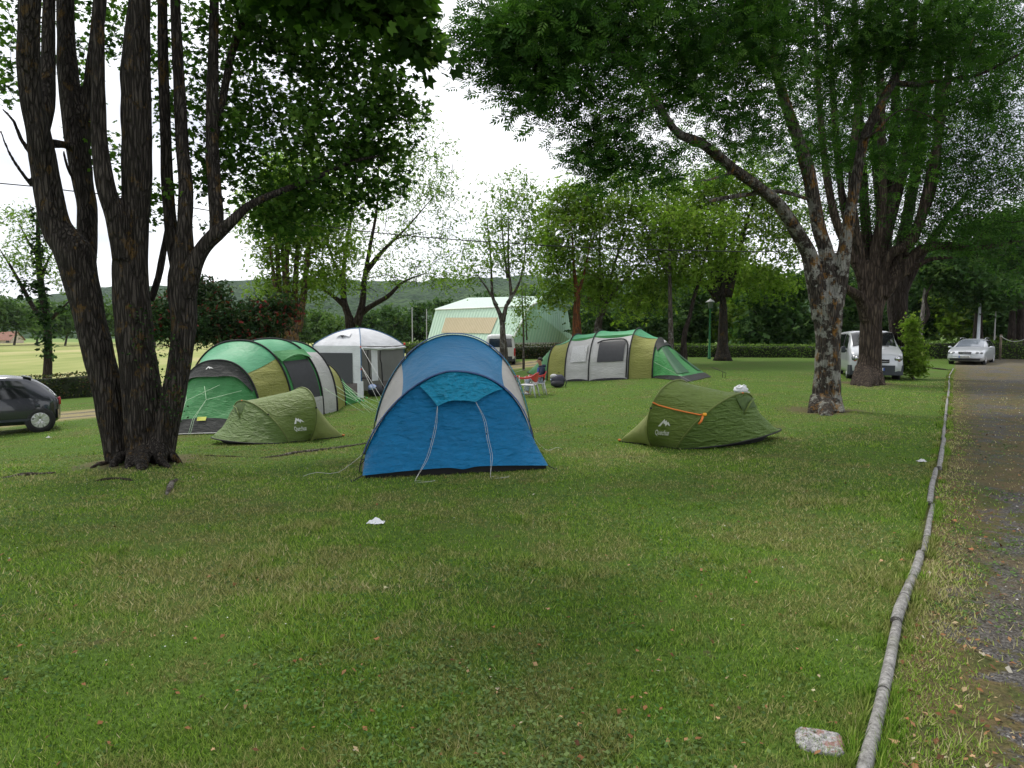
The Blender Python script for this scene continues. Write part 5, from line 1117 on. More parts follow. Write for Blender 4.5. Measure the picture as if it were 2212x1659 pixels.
# ---- pop-up tents: two leaning hoops, a barrel between them, sloping ends
M_OLV = cloth('moss_green_fabric', (.15, .21, .05), .48, .16, .6)
M_OLD = cloth('dark_moss_fabric', (.115, .185, .042), .5, .14, .8)
M_OLL = cloth('pale_lime_fabric', (.33, .37, .13), .6, .4, .3)
M_PIPE = mat('olive_piping', (.12, .155, .035), .6)
def popup(label, Bf, Bb, Ba, Af, Ab, Aa, tipA, tipB, ctrlA, mirror, strap, uw):
    root = thing('popup_tent', label, 'tent', (Bf+Ab)/2, 'moss green pop-up tents')
    hb = Hoop(Bf, Bb, Ba, 2.2, .72); ha = Hoop(Af, Ab, Aa, 2.15, .30)
    f = span(hb, ha, 0, 1, 0, 1, .045); sgn = -1 if mirror else 1
    sheet(f, 70, 40, 70+sgn, .008, 2.2, (1, 1, 2.2)).build('barrel', M_OLV, root)
    for h in (hb, ha): h.tube(0, 1, .014, 50, None, .010).build('hoop_piping', M_PIPE, root)
    # entrance end: slopes from hoop A to a hem that lifts at the tip
    def hemA(s):
        p = Af*(1-s)**3+ctrlA[0]*3*s*(1-s)**2+ctrlA[1]*3*s*s*(1-s)+Ab*s**3
        return p
    def endA(u, v):
        q = ha.p(u); s = (1-ha.x(u))/2; e = hemA(s); p = lerp(q, e, v)
        return p-Vector((0, 0, .10*math.sin(math.pi*v)*math.sin(math.pi*u)**.7))
    sheet(endA, 60, 36, 80+sgn, .014, 2.6, (1, 1, .6)).build('front_end', M_OLD, root)
    MB().tube([hemA(i/40)+Vector((0, 0, .004)) for i in range(41)], .013, 6).build('hem_binding', M_BLK, root)
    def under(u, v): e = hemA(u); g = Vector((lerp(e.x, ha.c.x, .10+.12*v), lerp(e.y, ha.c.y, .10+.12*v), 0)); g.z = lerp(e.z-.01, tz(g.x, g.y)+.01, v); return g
    MB().grid(30, 3, under).build('lower_sheet', M_BLK, root)  # black sheet standing for the shade inside the lifted hem
    # vent near the top of the entrance end
    vp = MB(); vu, vv = (.50, .16)
    quad_on(endA, (.44, .05, .60, .24), .012, 8, 8).build('vent_patch', mat('dark_vent_mesh', (.060, .100, .026), .8, .35, 20), root)
    MB().tube([surf_pt(endA, .43, .32, .02), surf_pt(endA, .50, .16, .06), surf_pt(endA, .60, .08, .03)], .016, 5).build('vent_flap', M_OLV, root)
    # closed end: pale, runs down to a point
    def hemB(s): return Bf*(1-s)**2+tipB*2*s*(1-s)*1.0+Bb*s*s if False else (lerp(Bf, tipB, s*2) if s < .5 else lerp(tipB, Bb, s*2-1))
    def endB(u, v):
        q = hb.p(u); s = (1-hb.x(u))/2; e = hemB(s); p = lerp(q, Vector((e.x, e.y, tz(e.x, e.y)+.02)), v)
        return p-Vector((0, 0, .06*math.sin(math.pi*v)))
    sheet(endB, 50, 24, 90+sgn, .008, 2.6).build('rear_end', M_OLL, root)
    for s in (0, 1):
        MB().tube([lerp(Bf if s == 0 else Bb, tipB, i/10)+Vector((0, 0, .012)) for i in range(11)], .010, 5).build('hem_binding', M_BLK, root)
    MB().tube([lerp(Bf, Af, i/10)+Vector((0, 0, .014)) for i in range(11)], .012, 5).build('hem_binding', M_BLK, root)
    for h in (hb, ha):
        MB().box(h.p(.24)+(h.p(.24)-h.c).normalized()*.015, (.03, .03, .03)).build('pole_clip', M_BLK, root)
    MB().box(hemB(.5)+Vector((0, 0, .04)), (.05, .04, .03), None, .006).build('orange_tab', M_ORANGE, root); MB().box(ha.p(.5)+Vector((0, -.01, .01)), (.06, .03, .02), None, .006).build('orange_tab', M_ORANGE, root)
    if strap:
        a = hb.p(.27)+(hb.p(.27)-hb.c).normalized()*.03; b = ha.p(.235)+(ha.p(.235)-ha.c).normalized()*.04
        pts = [surf_pt(f, lerp(.27, .235, k/12), k/12, .022) for k in range(13)]
        if (pts[6]-f(.25, .5)).dot(Vector((0, -1, 0))) < 0: pts = [surf_pt(f, lerp(.27, .235, k/12), k/12, -.022) for k in range(13)]
        MB().tube([a]+pts[1:-1]+[b], .012, 6).build('strap', M_ORANGE, root)
        MB().box(b+Vector((.01, -.02, .0)), (.07, .035, .05), .4, .01).build('strap_buckle', mat('amber_plastic', (.75, .32, .02), .4), root)
        MB().tube([b, b+Vector((-.05, -.05, -.10)), b+Vector((-.09, -.05, -.15))], .018, 6).build('strap_end', M_ORANGE, root)
    # printed name and emblem on the barrel
    tv, tf = text_mesh('Quechua', 1.0); w = max(x for x, y, z in tv); us, vs, cu, cv = uw
    # direction of reading runs left to right in the picture
    off = .010
    def lay(x, y): 
        v = cv+(x)*vs; u = cu+y*us
        p = surf_pt(f, u, v, off); q = surf_pt(f, u, v, -off)
        return p if (p-Vector((0, 0, CAMH))).length < (q-Vector((0, 0, CAMH))).length else q
    dirx = 1 if (f(cu, min(1, cv+.1)).x-f(cu, cv).x) > 0 else -1
    mb = MB(); mb.add([lay(dirx*(x-w/2)*1.12, y-.5) for x, y, z in tv], tf); mb.build('printed_name', M_PRINT, root, False)
    mb = MB(); tris = [(0, 1, 13), (1, 12, 13), (1, 2, 12), (2, 11, 12), (2, 3, 11), (3, 10, 11), (3, 4, 10), (4, 9, 10), (4, 5, 9), (5, 8, 9), (5, 7, 8), (5, 6, 7)]
    mb.add([lay(dirx*x*1.55, 1.1+y*.85) for x, y in LOGO], tris); mb.build('emblem', M_PRINT, root, False)
    return root
Bf = G(1408, 963); Bb = onG(Bf.x+.80, Bf.y+.85); Af = G(1461, 970); Ab = onG(Af.x+1.2, Af.y+1.0)
popup('moss green pop-up tent with orange strap on the right lawn', Bf, Bb, P(1463, 822, 10.85), Af, Ab, P(1602, 850, 10.75), None, G(1338, 955),
      (onG(Af.x+1.0, Af.y-.45, .0), onG(Af.x+3.05, Af.y+.85, .36)), False, True, (.047, .090, .115, .37))
Bf = G(668, 952); Bb = onG(Bf.x-.80, Bf.y+.85); Af = G(624, 957); Ab = onG(Af.x-1.2, Af.y+1.0)
popup('moss green pop-up tent beside the left green family tent', Bf, Bb, P(652, 838, 14.0), Af, Ab, P(524, 866, 14.0), None, G(742, 944),
      (onG(Af.x-1.0, Af.y-.5, .0), onG(Af.x-2.7, Af.y+.7, .30)), True, False, (.047, .090, .115, .42))

# ---- white gazebo tent
M_WHITE = cloth('white_fabric', (.66, .67, .70), .6, .22, .3)
M_GMESH = mat('grey_insect_mesh', (.050, .052, .058), .8, .1, 30)
M_LMESH = cloth('light_grey_mesh', (.20, .20, .195), .8, .40, .1)
M_TAUPE = cloth('taupe_fabric', (.12, .10, .10), .7, .1, .4)
M_PIPEB = mat('blue_piping', (.02, .10, .22), .5)
def gazebo():
    f = G(781, 859); L = onG(f.x-2.15, f.y+1.25); Rr = onG(f.x+1.25, f.y+2.25); B = onG(L.x+Rr.x-f.x, L.y+Rr.y-f.y)
    root = thing('gazebo_tent', 'white dome roofed shelter tent behind the blue tent', 'tent', (f+B)/2)
    hgt = CAMH-17/FPX*f.y; top = Vector(((f.x+B.x)/2, (f.y+B.y)/2, CAMH+21/FPX*26))
    cs = [f, Rr, B, L]; ce = [Vector((c.x, c.y, hgt+.0)) for c in cs]
    def leg(i, t):
        """curved pole: t 0..1 foot to eave, 1..2 eave to top"""
        if t <= 1: 
            out = (cs[i]-(f+B)/2); out.z = 0
            return lerp(cs[i], ce[i], t)+out.normalized()*.10*math.sin(math.pi*t*.5)*-1+out.normalized()*.10
        q = t-1; p = lerp(ce[i], top, q); p.z = hgt+(top.z-hgt)*math.sin(q*math.pi/2)**.85; return p
    for i in range(4):
        j = (i+1) % 4
        def roof(u, v, i=i, j=j):
            a, b = leg(i, 1+v), leg(j, 1+v); p = lerp(a, b, u); return p+Vector((0, 0, -.03*math.sin(math.pi*u)*(1-v)+.0))
        sheet(roof, 20, 16, 100+i, .012, 2).build('roof_panel', M_WHITE, root)
        MB().tube([leg(i, 1+k/16)+Vector((0, 0, .012)) for k in range(17)], .018, 6).build('roof_piping', M_PIPEB, root)
        MB().tube([leg(i, k/10) for k in range(11)], .020, 6).build('corner_pole', M_PIPEB, root)
    def wall(i, j, u, v, off=0.0): 
        p = lerp(leg(i, v), leg(j, v), u); n = (cs[j]-cs[i]).cross(Vector((0, 0, 1))).normalized(); return p+n*off
    # left wall (front corner to left corner): white frame, big mesh window, taupe skirt
    o = (0, 3); sg = -1
    sheet(lambda u, v: wall(3, 0, u, lerp(.28, 1, v)), 16, 12, 110, .012, 2).build('wall_panel', M_WHITE, root)
    sheet(lambda u, v: wall(3, 0, u, lerp(0, .28, v), .01), 16, 4, 111, .012, 2).build('skirt', M_TAUPE, root)
    MB().grid(12, 10, lambda u, v: wall(3, 0, lerp(.12, .84, u), lerp(.28, .86, v), .03)).build('mesh_window', M_GMESH, root)
    sheet(lambda u, v: wall(3, 0, lerp(.93, 1.05, u), lerp(0, .32, v), .03), 4, 6, 112).build('door_flap', M_WHITE, root)
    # right wall (front corner to right corner): mesh with an open doorway
    MB().grid(10, 12, lambda u, v: wall(0, 1, lerp(.44, 1, u), lerp(.28, .96, v))).build('mesh_wall', M_LMESH, root)
    sheet(lambda u, v: wall(0, 1, lerp(.44, 1, u), lerp(0, .28, v)), 10, 4, 113, .01, 2).build('skirt', M_TAUPE, root)
    sheet(lambda u, v: wall(0, 1, lerp(.22, .36, u), lerp(.3, .95, v), .01), 6, 16, 114, .03, 3, (1, 1, .2)).build('curtain', M_WHITE, root)
    for u, b in ((.16, .0), (.44, -.05)):
        MB().tube([wall(0, 1, u+.03*math.sin(k*.5)*(1 if k > 8 else .2), k/12*.96, .03) for k in range(13)], .022, 6).build('door_zip', M_BLK, root)
    c = [(wall(0, 1, k/10, .955-.02*math.sin(math.pi*k/10), .05), .05+.012*math.sin(k*2.1)) for k in range(11)]
    MB().tube([p for p, r in c], [r for p, r in c], 8).build('rolled_curtain', M_WHITE, root)
    sheet(lambda u, v: wall(1, 2, u, v), 10, 10, 115).build('wall_panel', M_LMESH, root); sheet(lambda u, v: wall(2, 3, u, v), 10, 10, 116).build('wall_panel', M_LMESH, root)
    # vent hood on the left roof face
    def hood(u, v):
        a, b = leg(3, 1.28+.20*v), leg(0, 1.28+.20*v); p = lerp(a, b, lerp(.30, .72, u)); return p+Vector((-.03, -.04, .07*math.sin(math.pi*u)*(1-v)+.01))
    MB().grid(12, 5, hood).build('vent_hood', M_WHITE, root)
    MB().prism([hood(.35, .05)+Vector((0, -.02, 0)), hood(.65, .05)+Vector((0, -.02, 0)), hood(.5, .05)+Vector((-.0, -.03, -.12))], (0, -1, 0), .01).build('vent_opening', M_GMESH, root, False)
    for k, (u, v) in enumerate(((848, 868), (820, 873), (835, 876))):
        MB().tube([leg(0, 1.0 if k == 0 else .62), G(u, v)], .007, 4).build('guy_line', M_CORD, root)
    MB().box(leg(0, .55), (.04, .04, .07)).build('pole_clip', M_RED, root); MB().box(leg(0, .98), (.05, .05, .06)).build('pole_clip', M_RED, root); MB().box(leg(1, 1.0)+Vector((.03, 0, .05)), (.07, .05, .10)).build('pole_clip', M_RED, root)
    # things in the doorway
    w = lambda u, off, z: wall(0, 1, u, .0, off)+Vector((0, 0, z))
    q = w(.20, .22, 0); q.z = tz(q.x, q.y)
    bag = thing('duffel_bag', 'black duffel bag with white and blue side by the gazebo corner pole', 'bag', q)
    MB().ball(q+Vector((0, 0, .22)), (.30, .22, .24), 14, 10, lambda d: 1+.08*mnoise.noise(d*2.5)).build('body', mat('black_nylon', (.02, .02, .026), .6, .2, 12, .4), bag)
    MB().ball(q+Vector((-.10, -.05, .34)), (.19, .19, .13), 12, 8, lambda d: 1+.12*mnoise.noise(d*3)).build('side_pocket', mat('white_blue_nylon', (.30, .38, .60), .6, .6, 9), bag)
    q = w(.50, .30, 0); q.z = tz(q.x, q.y)
    wp = thing('water_pack', 'clear shrink wrapped pack of water bottles beside the duffel bag', 'bottles', q)
    mw = NT('bottle_plastic'); MBOT = mw.done(mw.bsdf((.55, .62, .66), .12, None, 0, .6, Transmission__Weight=.6))
    for i in range(3):
        for j in range(2):
            c = q+Vector((-.1+.1*i, -.05+.1*j, 0)); MB().lathe(c, [(.042, 0), (.045, .02), (.045, .2), (.043, .23), (.018, .29), (.016, .31)], 10).build('bottle', MBOT, wp)
    q = wall(0, 1, .36, 0, -.9); q.z = tz(q.x, q.y)
    tb = thing('camp_table', 'dark folding table inside the gazebo doorway', 'table', q)
    MB().box(q+Vector((0, 0, .68)), (.9, .6, .03), .5, .01).build('table_top', M_TAUPE, tb)
    for sx in (-1, 1):
        for sy in (-1, 1): MB().tube([q+Vector((sx*.36, sy*.24, 0)), q+Vector((sx*.33, sy*.22, .67))], .014, 6).build('leg', M_POLE, tb)
    bsk = thing('basket', 'brown basket of food on the gazebo table', 'basket', q+Vector((-.1, -.1, .70)))
    MB().lathe(q+Vector((-.1, -.1, .697)), [(.13, 0), (.17, .14), (.165, .15), (.12, .03)], 16).build('basket_body', mat('wicker', (.20, .12, .05), .8, .4, 40, .6), bsk); MB().ball(q+Vector((-.1, -.1, .83)), (.13, .13, .09), 10, 8, lambda d: 1+.25*mnoise.noise(d*4)).build('loaf', mat('bread', (.30, .22, .09), .8, .4, 20), bsk)
gazebo()
# ------------------------------------------------------------------ barn
def barn():
    q = GD(1097, 56); d1 = 56.0
    c0 = Vector((q.x, q.y, tz(q.x, q.y)))                                # near lower corner (battered wall foot)
    base_z = c0.z
    def at(u, v, d): return P(u, v, d)
    A0 = at(1097, 728, 56); A0.z = base_z                                # corner, foot
    A0 = Vector((P(1090, 770, 56).x, 56, base_z)); 
    A1 = P(1143, 661, 57.5)                                              # corner, eave
    L0 = Vector((P(916, 770, 63).x, 63, base_z)); L1 = P(941, 669, 64.2)  # left end, foot / eave
    Rg = P(1179, 642, 61.0); Rl = P(1016, 645, 68)                       # ridge ends
    vec = Rg-A1; E1 = Vector((Rg.x+vec.x*1.5, Rg.y+vec.y*1.5, A1.z)); E0 = Vector((E1.x+(A1.x-A0.x)*.4, E1.y+.9, base_z))
    LE1 = L1+(E1-A1); LE0 = L0+(E0-A0)
    root = thing('barn', 'pale green corrugated metal barn with a beige panel behind the blue tent', 'barn', c0)
    def corr(name, c, c2, per, ax):
        t = NT(name); p = t.obj(); X, Y, Z = t.xyz(p)
        d = t.math('ADD', t.math('MULTIPLY', X, ax.x), t.math('MULTIPLY', Y, ax.y))
        s = t.math('SINE', t.math('MULTIPLY', d, 2*math.pi/per)); k = t.ss(s, -.75, -.2)
        col = t.mix(k, c2, c); col = t.mix(t.math('MULTIPLY', t.noise(.5, t.map(p, (1, 1, .3)), 4), .35), col, tuple(q*.72 for q in c))
        return t.done(t.bsdf(col, .45, t.bump(s, .6, .04), 0, .35))
    sax = (A0-L0).normalized(); eax = (E0-A0); eax.z = 0; eax.normalize()
    m_side = corr('pale_green_cladding', (.47, .63, .50), (.37, .53, .41), .35, sax); m_end = corr('mint_green_cladding', (.34, .55, .42), (.26, .45, .33), .55, eax)
    m_roof = corr('weathered_roof_sheet', (.43, .56, .46), (.36, .48, .40), .5, sax)
    def sl(a, b, c, d, nu, nv, name, m, th=Vector((0, 0, 0))): return MB().grid(nu, nv, lambda u, v: lerp(lerp(a, b, u), lerp(d, c, u), v)).build(name, m, root, False)
    sl(L0, A0, A1, L1, 12, 4, 'wall', m_side)
    H0 = .95; foot = lambda p, q, z: lerp(p, q, (z-p.z)/(q.z-p.z))
    zf = base_z+1.0
    # end wall: battered corner, low white band, gable
    a_f = foot(A0, A1, zf); e_f = foot(E0, E1, zf)
    MB().add([a_f, e_f, E1, Rg, A1], [(0, 1, 2, 3, 4)]).build('end_wall', m_end, root, False)
    MB().add([A0, E0, e_f, a_f], [(0, 1, 2, 3)]).build('base_band', corr('white_ribbed_band', (.50, .50, .49), (.24, .24, .25), .5, eax), root, False)
    sl(L1-sax*.3+Vector((0, 0, .05)), A1+sax*.3+Vector((0, 0, .05)), Rg+sax*.3+Vector((0, 0, .10)), Rl-sax*.3+Vector((0, 0, .10)), 12, 6, 'roof', m_roof)
    sl(Rl-sax*.3+Vector((0, 0, .10)), Rg+sax*.3+Vector((0, 0, .10)), E1+sax*.3+Vector((0, 0, .05)), LE1+Vector((0, 0, .05)), 12, 6, 'roof', m_roof)
    MB().add([L0, L1, Rl, LE1, LE0], [(0, 1, 2, 3, 4)]).build('end_wall', m_end, root, False); MB().add([LE0, LE1, E1, E0], [(0, 1, 2, 3)]).build('wall', m_side, root, False)
    mt = mat('white_verge_trim', (.62, .66, .62), .5)
    MB().tube([A1+sax*.32+Vector((0, 0, .05)), Rg+sax*.32+Vector((0, 0, .11))], .10, 4).build('verge_trim', mt, root); MB().tube([A0+sax*.04, A1+sax*.04], .09, 4).build('corner_trim', mt, root)
    MB().tube([L1+Vector((0, -.05, 0)), A1+Vector((0, -.05, 0))], .07, 5).build('gutter', mt, root)
    # translucent beige panel on the battered wall
    nrm = (A0-L0).cross(L1-L0).normalized()
    if nrm.y > 0: nrm = -nrm
    def w(u, v): return lerp(lerp(L0, A0, u), lerp(L1, A1, u), v)+nrm*.06
    t = NT('beige_translucent_sheet'); o = t.obj(); X, Y, Z = t.xyz(o); d = t.math('ADD', t.math('MULTIPLY', X, sax.x), t.math('MULTIPLY', Y, sax.y))
    s = t.math('SINE', t.math('MULTIPLY', d, 2*math.pi/.2)); col = t.mix(t.ss(s, -.6, .2), (.42, .35, .22), (.57, .48, .32)); col = t.mix(t.math('MULTIPLY', t.noise(2, t.map(o, (1, 1, .2)), 4), .6), col, (.36, .29, .17))
    MB().grid(8, 3, lambda u, v: w(lerp(.155, .74, u), lerp(.46, .80, v)-.03*u)).build('beige_panel', t.done(t.bsdf(col, .6, t.bump(s, .5, .03))), root, False)
barn()

# ------------------------------------------------------------------ vehicles
def veh_body(stations):
    """stations: (x, zb, zbelt, zroof, w, wroof) front to back -> function S(x, t) on the right half, t 0..8"""
    xs = [s[0] for s in stations]
    def prof(s):
        _, zb, ze, zr, w, wr = s
        return [(0, zb), (.86*w, zb), (.985*w, zb+.10), (w, (zb*.55+ze*.45)), (.965*w, ze), ((.95*w+wr)/2+.02, (ze+zr)/2+.01), (wr, zr-.07*min(1, (zr-ze)/.3+.3)), (wr*.72, zr-.012), (0, zr)]
    pr = [prof(s) for s in stations]
    def S(x, t, side=1):
        i = 0
        while i < len(xs)-2 and x > xs[i+1]: i += 1
        f = (x-xs[i])/(xs[i+1]-xs[i]) if xs[i+1] > xs[i] else 0; f = min(1, max(0, f))
        k = min(7, int(t)); g = t-k
        a = Vector(pr[i][k]).lerp(Vector(pr[i][k+1]), g); b = Vector(pr[i+1][k]).lerp(Vector(pr[i+1][k+1]), g); q = a.lerp(b, f)
        return Vector((x, q.x*side, q.y))
    return S, xs
def patch(mb, S, quad, side, off, nu=8, nv=4):
    """quad: four (x, t) corners; lifted off the body by off"""
    q = [Vector(p) for p in quad]
    def g(u, v):
        p = q[0].lerp(q[1], u).lerp(q[3].lerp(q[2], u), v); e = .02
        a = S(p.x+e, p.y, side)-S(p.x-e, p.y, side); b = S(p.x, min(8, p.y+e), side)-S(p.x, max(0, p.y-e), side); n = a.cross(b)
        n = n.normalized() if n.length > 1e-9 else Vector((0, 0, 1)); c = S(p.x, p.y, side)
        if n.dot(c-Vector((c.x, 0, .8))) < 0: n = -n
        return c+n*off
    mb.grid(nu, nv, g)
def vehicle(name, label, cat, loc, yaw, stations, paint, parts, wheels, group=None):
    M = Matrix.Translation(Vector(loc)) @ Matrix.Rotation(yaw, 4, 'Z'); root = thing(name, label, cat, loc, group)
    S, xs = veh_body(stations)
    fx = []
    for a, b in zip(xs, xs[1:]):
        n = max(1, int((b-a)/.12)); fx += [a+(b-a)*i/n for i in range(n)]
    fx.append(xs[-1]); ts = [i*.5 for i in range(17)]
    mb = MB(M); ring = [(t, 1) for t in ts]+[(t, -1) for t in ts[-2:0:-1]]; nr = len(ring); vs = [S(x, t, s) for x in fx for t, s in ring]
    fs = [(i*nr+k, i*nr+(k+1) % nr, (i+1)*nr+(k+1) % nr, (i+1)*nr+k) for i in range(len(fx)-1) for k in range(nr)]
    fs += [tuple(range(nr-1, -1, -1)), tuple(range((len(fx)-1)*nr, len(fx)*nr))]; mb.add(vs, fs); body = mb.build('body', paint, root)
    for (wx, wy, r, wd) in wheels:
        for s in (1, -1):
            m1 = MB(M); m1.lathe((wx, s*(wy-wd), r), [(r*.55, 0), (r*.93, .0), (r, .03), (r, wd-.03), (r*.93, wd), (r*.66, wd+.004), (r*.62, wd-.03), (.0, wd-.035)], 24, Vector((0, s, 0))); t = m1.build('wheel', M_TYRE, root)
            m2 = MB(M)
            for k in range(5):
                a = 2*math.pi*k/5+.3
                for da in (-.13, .13):
                    c = Vector((wx, s*(wy-.006), r)); d1 = Vector((math.cos(a+da*2.2), 0, math.sin(a+da*2.2))); d0 = Vector((math.cos(a+da*.6), 0, math.sin(a+da*.6)))
                    m2.tube([c+d0*r*.14, c+d1*r*.63], r*.055, 5)
            m2.lathe((wx, s*(wy-.02), r), [(.0, 0), (r*.2, .0), (r*.18, .02), (0, .024)], 12, Vector((0, s, 0))); m2.lathe((wx, s*(wy-.02), r), [(r*.60, .0), (r*.68, .0), (r*.67, .024), (r*.61, .022)], 24, Vector((0, s, 0)))
            rim = m2.build('rim', M_ALLOY, t)
            m3 = MB(M); m3.lathe((wx, s*(wy-wd*.5), r), [(r*1.12, 0), (r*1.13, wd*.5-.012), (r*.9, wd*.5-.010), (0.01, wd*.5-.010)], 24, Vector((0, s, 0))); m3.build('wheel_arch', M_BLK, root)
    parts(root, M, S); return root
M_TYRE = mat('tyre_rubber', (.018, .018, .019), .85, .2, 8, .2); M_ALLOY = mat('alloy_rim', (.55, .55, .56), .3, .1, 5, 0, 40, .7)
M_GLASS = mat('dark_glass', (.010, .012, .013), .06, .2, 2, 0, 40, 0, .8)
M_GLASS2 = mat('sky_lit_glass', (.14, .16, .19), .08, .2, 2, 0, 40, 0, 1.0, .6)
M_SILV = mat('silver_paint', (.47, .49, .52), .28, .05, 2, 0, 40, .25, .5, .6); M_WPNT = mat('white_paint', (.62, .63, .64), .3, .04, 2, 0, 40, 0, .5, .4)
M_GREYP = mat('slate_grey_paint', (.030, .033, .041), .22, .08, 2, 0, 40, .4, .5, .8); M_DPLAS = mat('dark_bumper_plastic', (.030, .036, .045), .6, .1)
M_CHROME = mat('chrome', (.65, .66, .68), .15, .05, 2, 0, 40, .9); M_LENS = mat('headlamp_lens', (.13, .14, .15), .10, .25, 9, 0, 40, .2, .8, .8)
M_AMBER = mat('amber_lens', (.25, .07, .03), .2); M_PLATE = mat('number_plate', (.66, .66, .63), .5); M_EURO = mat('blue_plate_strip', (.02, .08, .40), .5); M_LAMPR = mat('red_lamp', (.35, .015, .015), .2)
# silver van, nose to the camera, behind the fluted trunk
def face_cam(p, turn=0.0): return math.atan2(-p.y, -p.x)+turn
vp = GD(1893, 26.2); vy = face_cam(vp, R(9)); vdir = Vector((math.cos(vy), math.sin(vy), 0)); vloc = vp-vdir*0; vloc.z = tz(vp.x, vp.y)-.02
VAN = [(-.02, .34, .92, 1.00, .72, .60), (.05, .28, .98, 1.06, .86, .72), (.14, .25, 1.02, 1.12, .93, .78), (.35, .23, 1.10, 1.22, .96, .80), (.70, .23, 1.17, 1.33, .97, .80), (1.05, .23, 1.19, 1.60, .97, .78), (1.45, .23, 1.19, 1.88, .97, .77), (1.75, .23, 1.19, 1.955, .97, .79), (2.4, .23, 1.19, 1.98, .97, .80), (4.4, .23, 1.19, 1.97, .97, .79), (4.72, .26, 1.19, 1.93, .95, .78), (4.78, .34, 1.15, 1.85, .90, .74)]
# model space: nose at x=0, body towards +x, so turn by pi
def van_parts(root, M, S):
    mb = MB(M)
    for s in (1, -1): patch(mb, S, ((.76, 6.1), (.76, 8), (1.52, 8), (1.62, 6.05)), s, .012, 8, 8)
    mb.build('windscreen', M_GLASS, root)
    for s in (1, -1):
        mb = MB(M); patch(mb, S, ((1.05, 4.2), (1.45, 5.75), (2.2, 5.75), (2.2, 4.2)), s, .012); mb.build('side_window', M_GLASS, root)
        mb = MB(M); patch(mb, S, ((2.35, 4.2), (2.35, 5.75), (4.3, 5.75), (4.3, 4.2)), s, .012); mb.build('side_window', M_GLASS, root)
        mb = MB(M)
        mb.ball((.085, s*.70, .86), (.13, .20, .14), 14, 10, lambda d: 1+.12*(d.z*d.y*s)); hl = mb.build('headlight', M_LENS, root)
        mb = MB(M); mb.ball((-.005, s*.70, .87), (.06, .085, .09), 12, 8); mb.build('reflector', M_CHROME, hl)
        mb = MB(M); mb.ball((.03, s*.76, .775), (.06, .06, .03), 10, 8); mb.build('indicator', M_AMBER, hl)
        mb = MB(M); mb.box((1.10, s*1.07, 1.20), (.10, .17, .26), None, .03); mb.tube([(1.1, s*.95, 1.14), (1.1, s*1.02, 1.14)], .03, 6); mb.build('mirror', M_DPLAS, root)
    mb = MB(M); mb.grid(24, 8, lambda u, v: (lambda y: Vector((-.07+.16*abs(y/.93)**3, y, lerp(.22, .60, v)+.0)))(lerp(-.93, .93, u))); mb.grid(24, 2, lambda u, v: (lambda y: Vector((-.07+.16*abs(y/.93)**3+.12*v, y, .60)))(lerp(-.93, .93, u)))
    for s in (1, -1): mb.grid(6, 4, lambda u, v: Vector((.09+.36*u, s*(.935+.045*math.sin(u*1.5)), lerp(.22, .60, v))))
    mb.build('bumper', M_DPLAS, root)
    mb = MB(M); mb.box((-.02, 0, .76), (.06, .86, .15), None, .03); mb.build('grille', M_BLK, root)
    mb = MB(M); mb.tube([(-.05, -.42, .83), (-.06, 0, .845), (-.05, .42, .83)], .014, 5); mb.tube([(-.05, -.40, .745), (-.06, 0, .74), (-.05, .40, .745)], .010, 5); mb.build('grille_trim', M_CHROME, root)
    mb = MB(M); mb.box((-.09, 0, .45), (.012, .52, .11), None, .003); pl = mb.build('number_plate', M_PLATE, root)
    mb = MB(M); mb.box((-.0975, -.235, .45), (.006, .05, .105)); mb.box((-.0975, .235, .45), (.006, .05, .105)); mb.build('plate_strip', M_EURO, pl, False)
    v, f = text_mesh('MF', .10); mb = MB(M); mb.add([(-.1005, -(.055+x), .415+y) for x, y, z in v], f); mb.build('plate_letters', M_BLK, pl, False)
    mb = MB(M); mb.box((.40, 0, 1.215), (.05, .75, .03), None, .01); mb.tube([(.66, -.5, 1.34), (.72, -.1, 1.38)], .012, 4); mb.tube([(.66, .1, 1.34), (.72, .5, 1.38)], .012, 4); mb.build('wiper', M_BLK, root)
    mb = MB(M); mb.box((1.50, .60, 1.80), (.03, .11, .07), None, .004); mb.build('sticker', mat('yellow_sticker', (.6, .42, .03), .5), root)
vehicle('van', 'silver van facing us behind the fluted tree trunk', 'van', vloc, vy+math.pi, VAN, M_SILV, van_parts, [(.95, .95, .33, .22), (4.0, .95, .33, .22)])
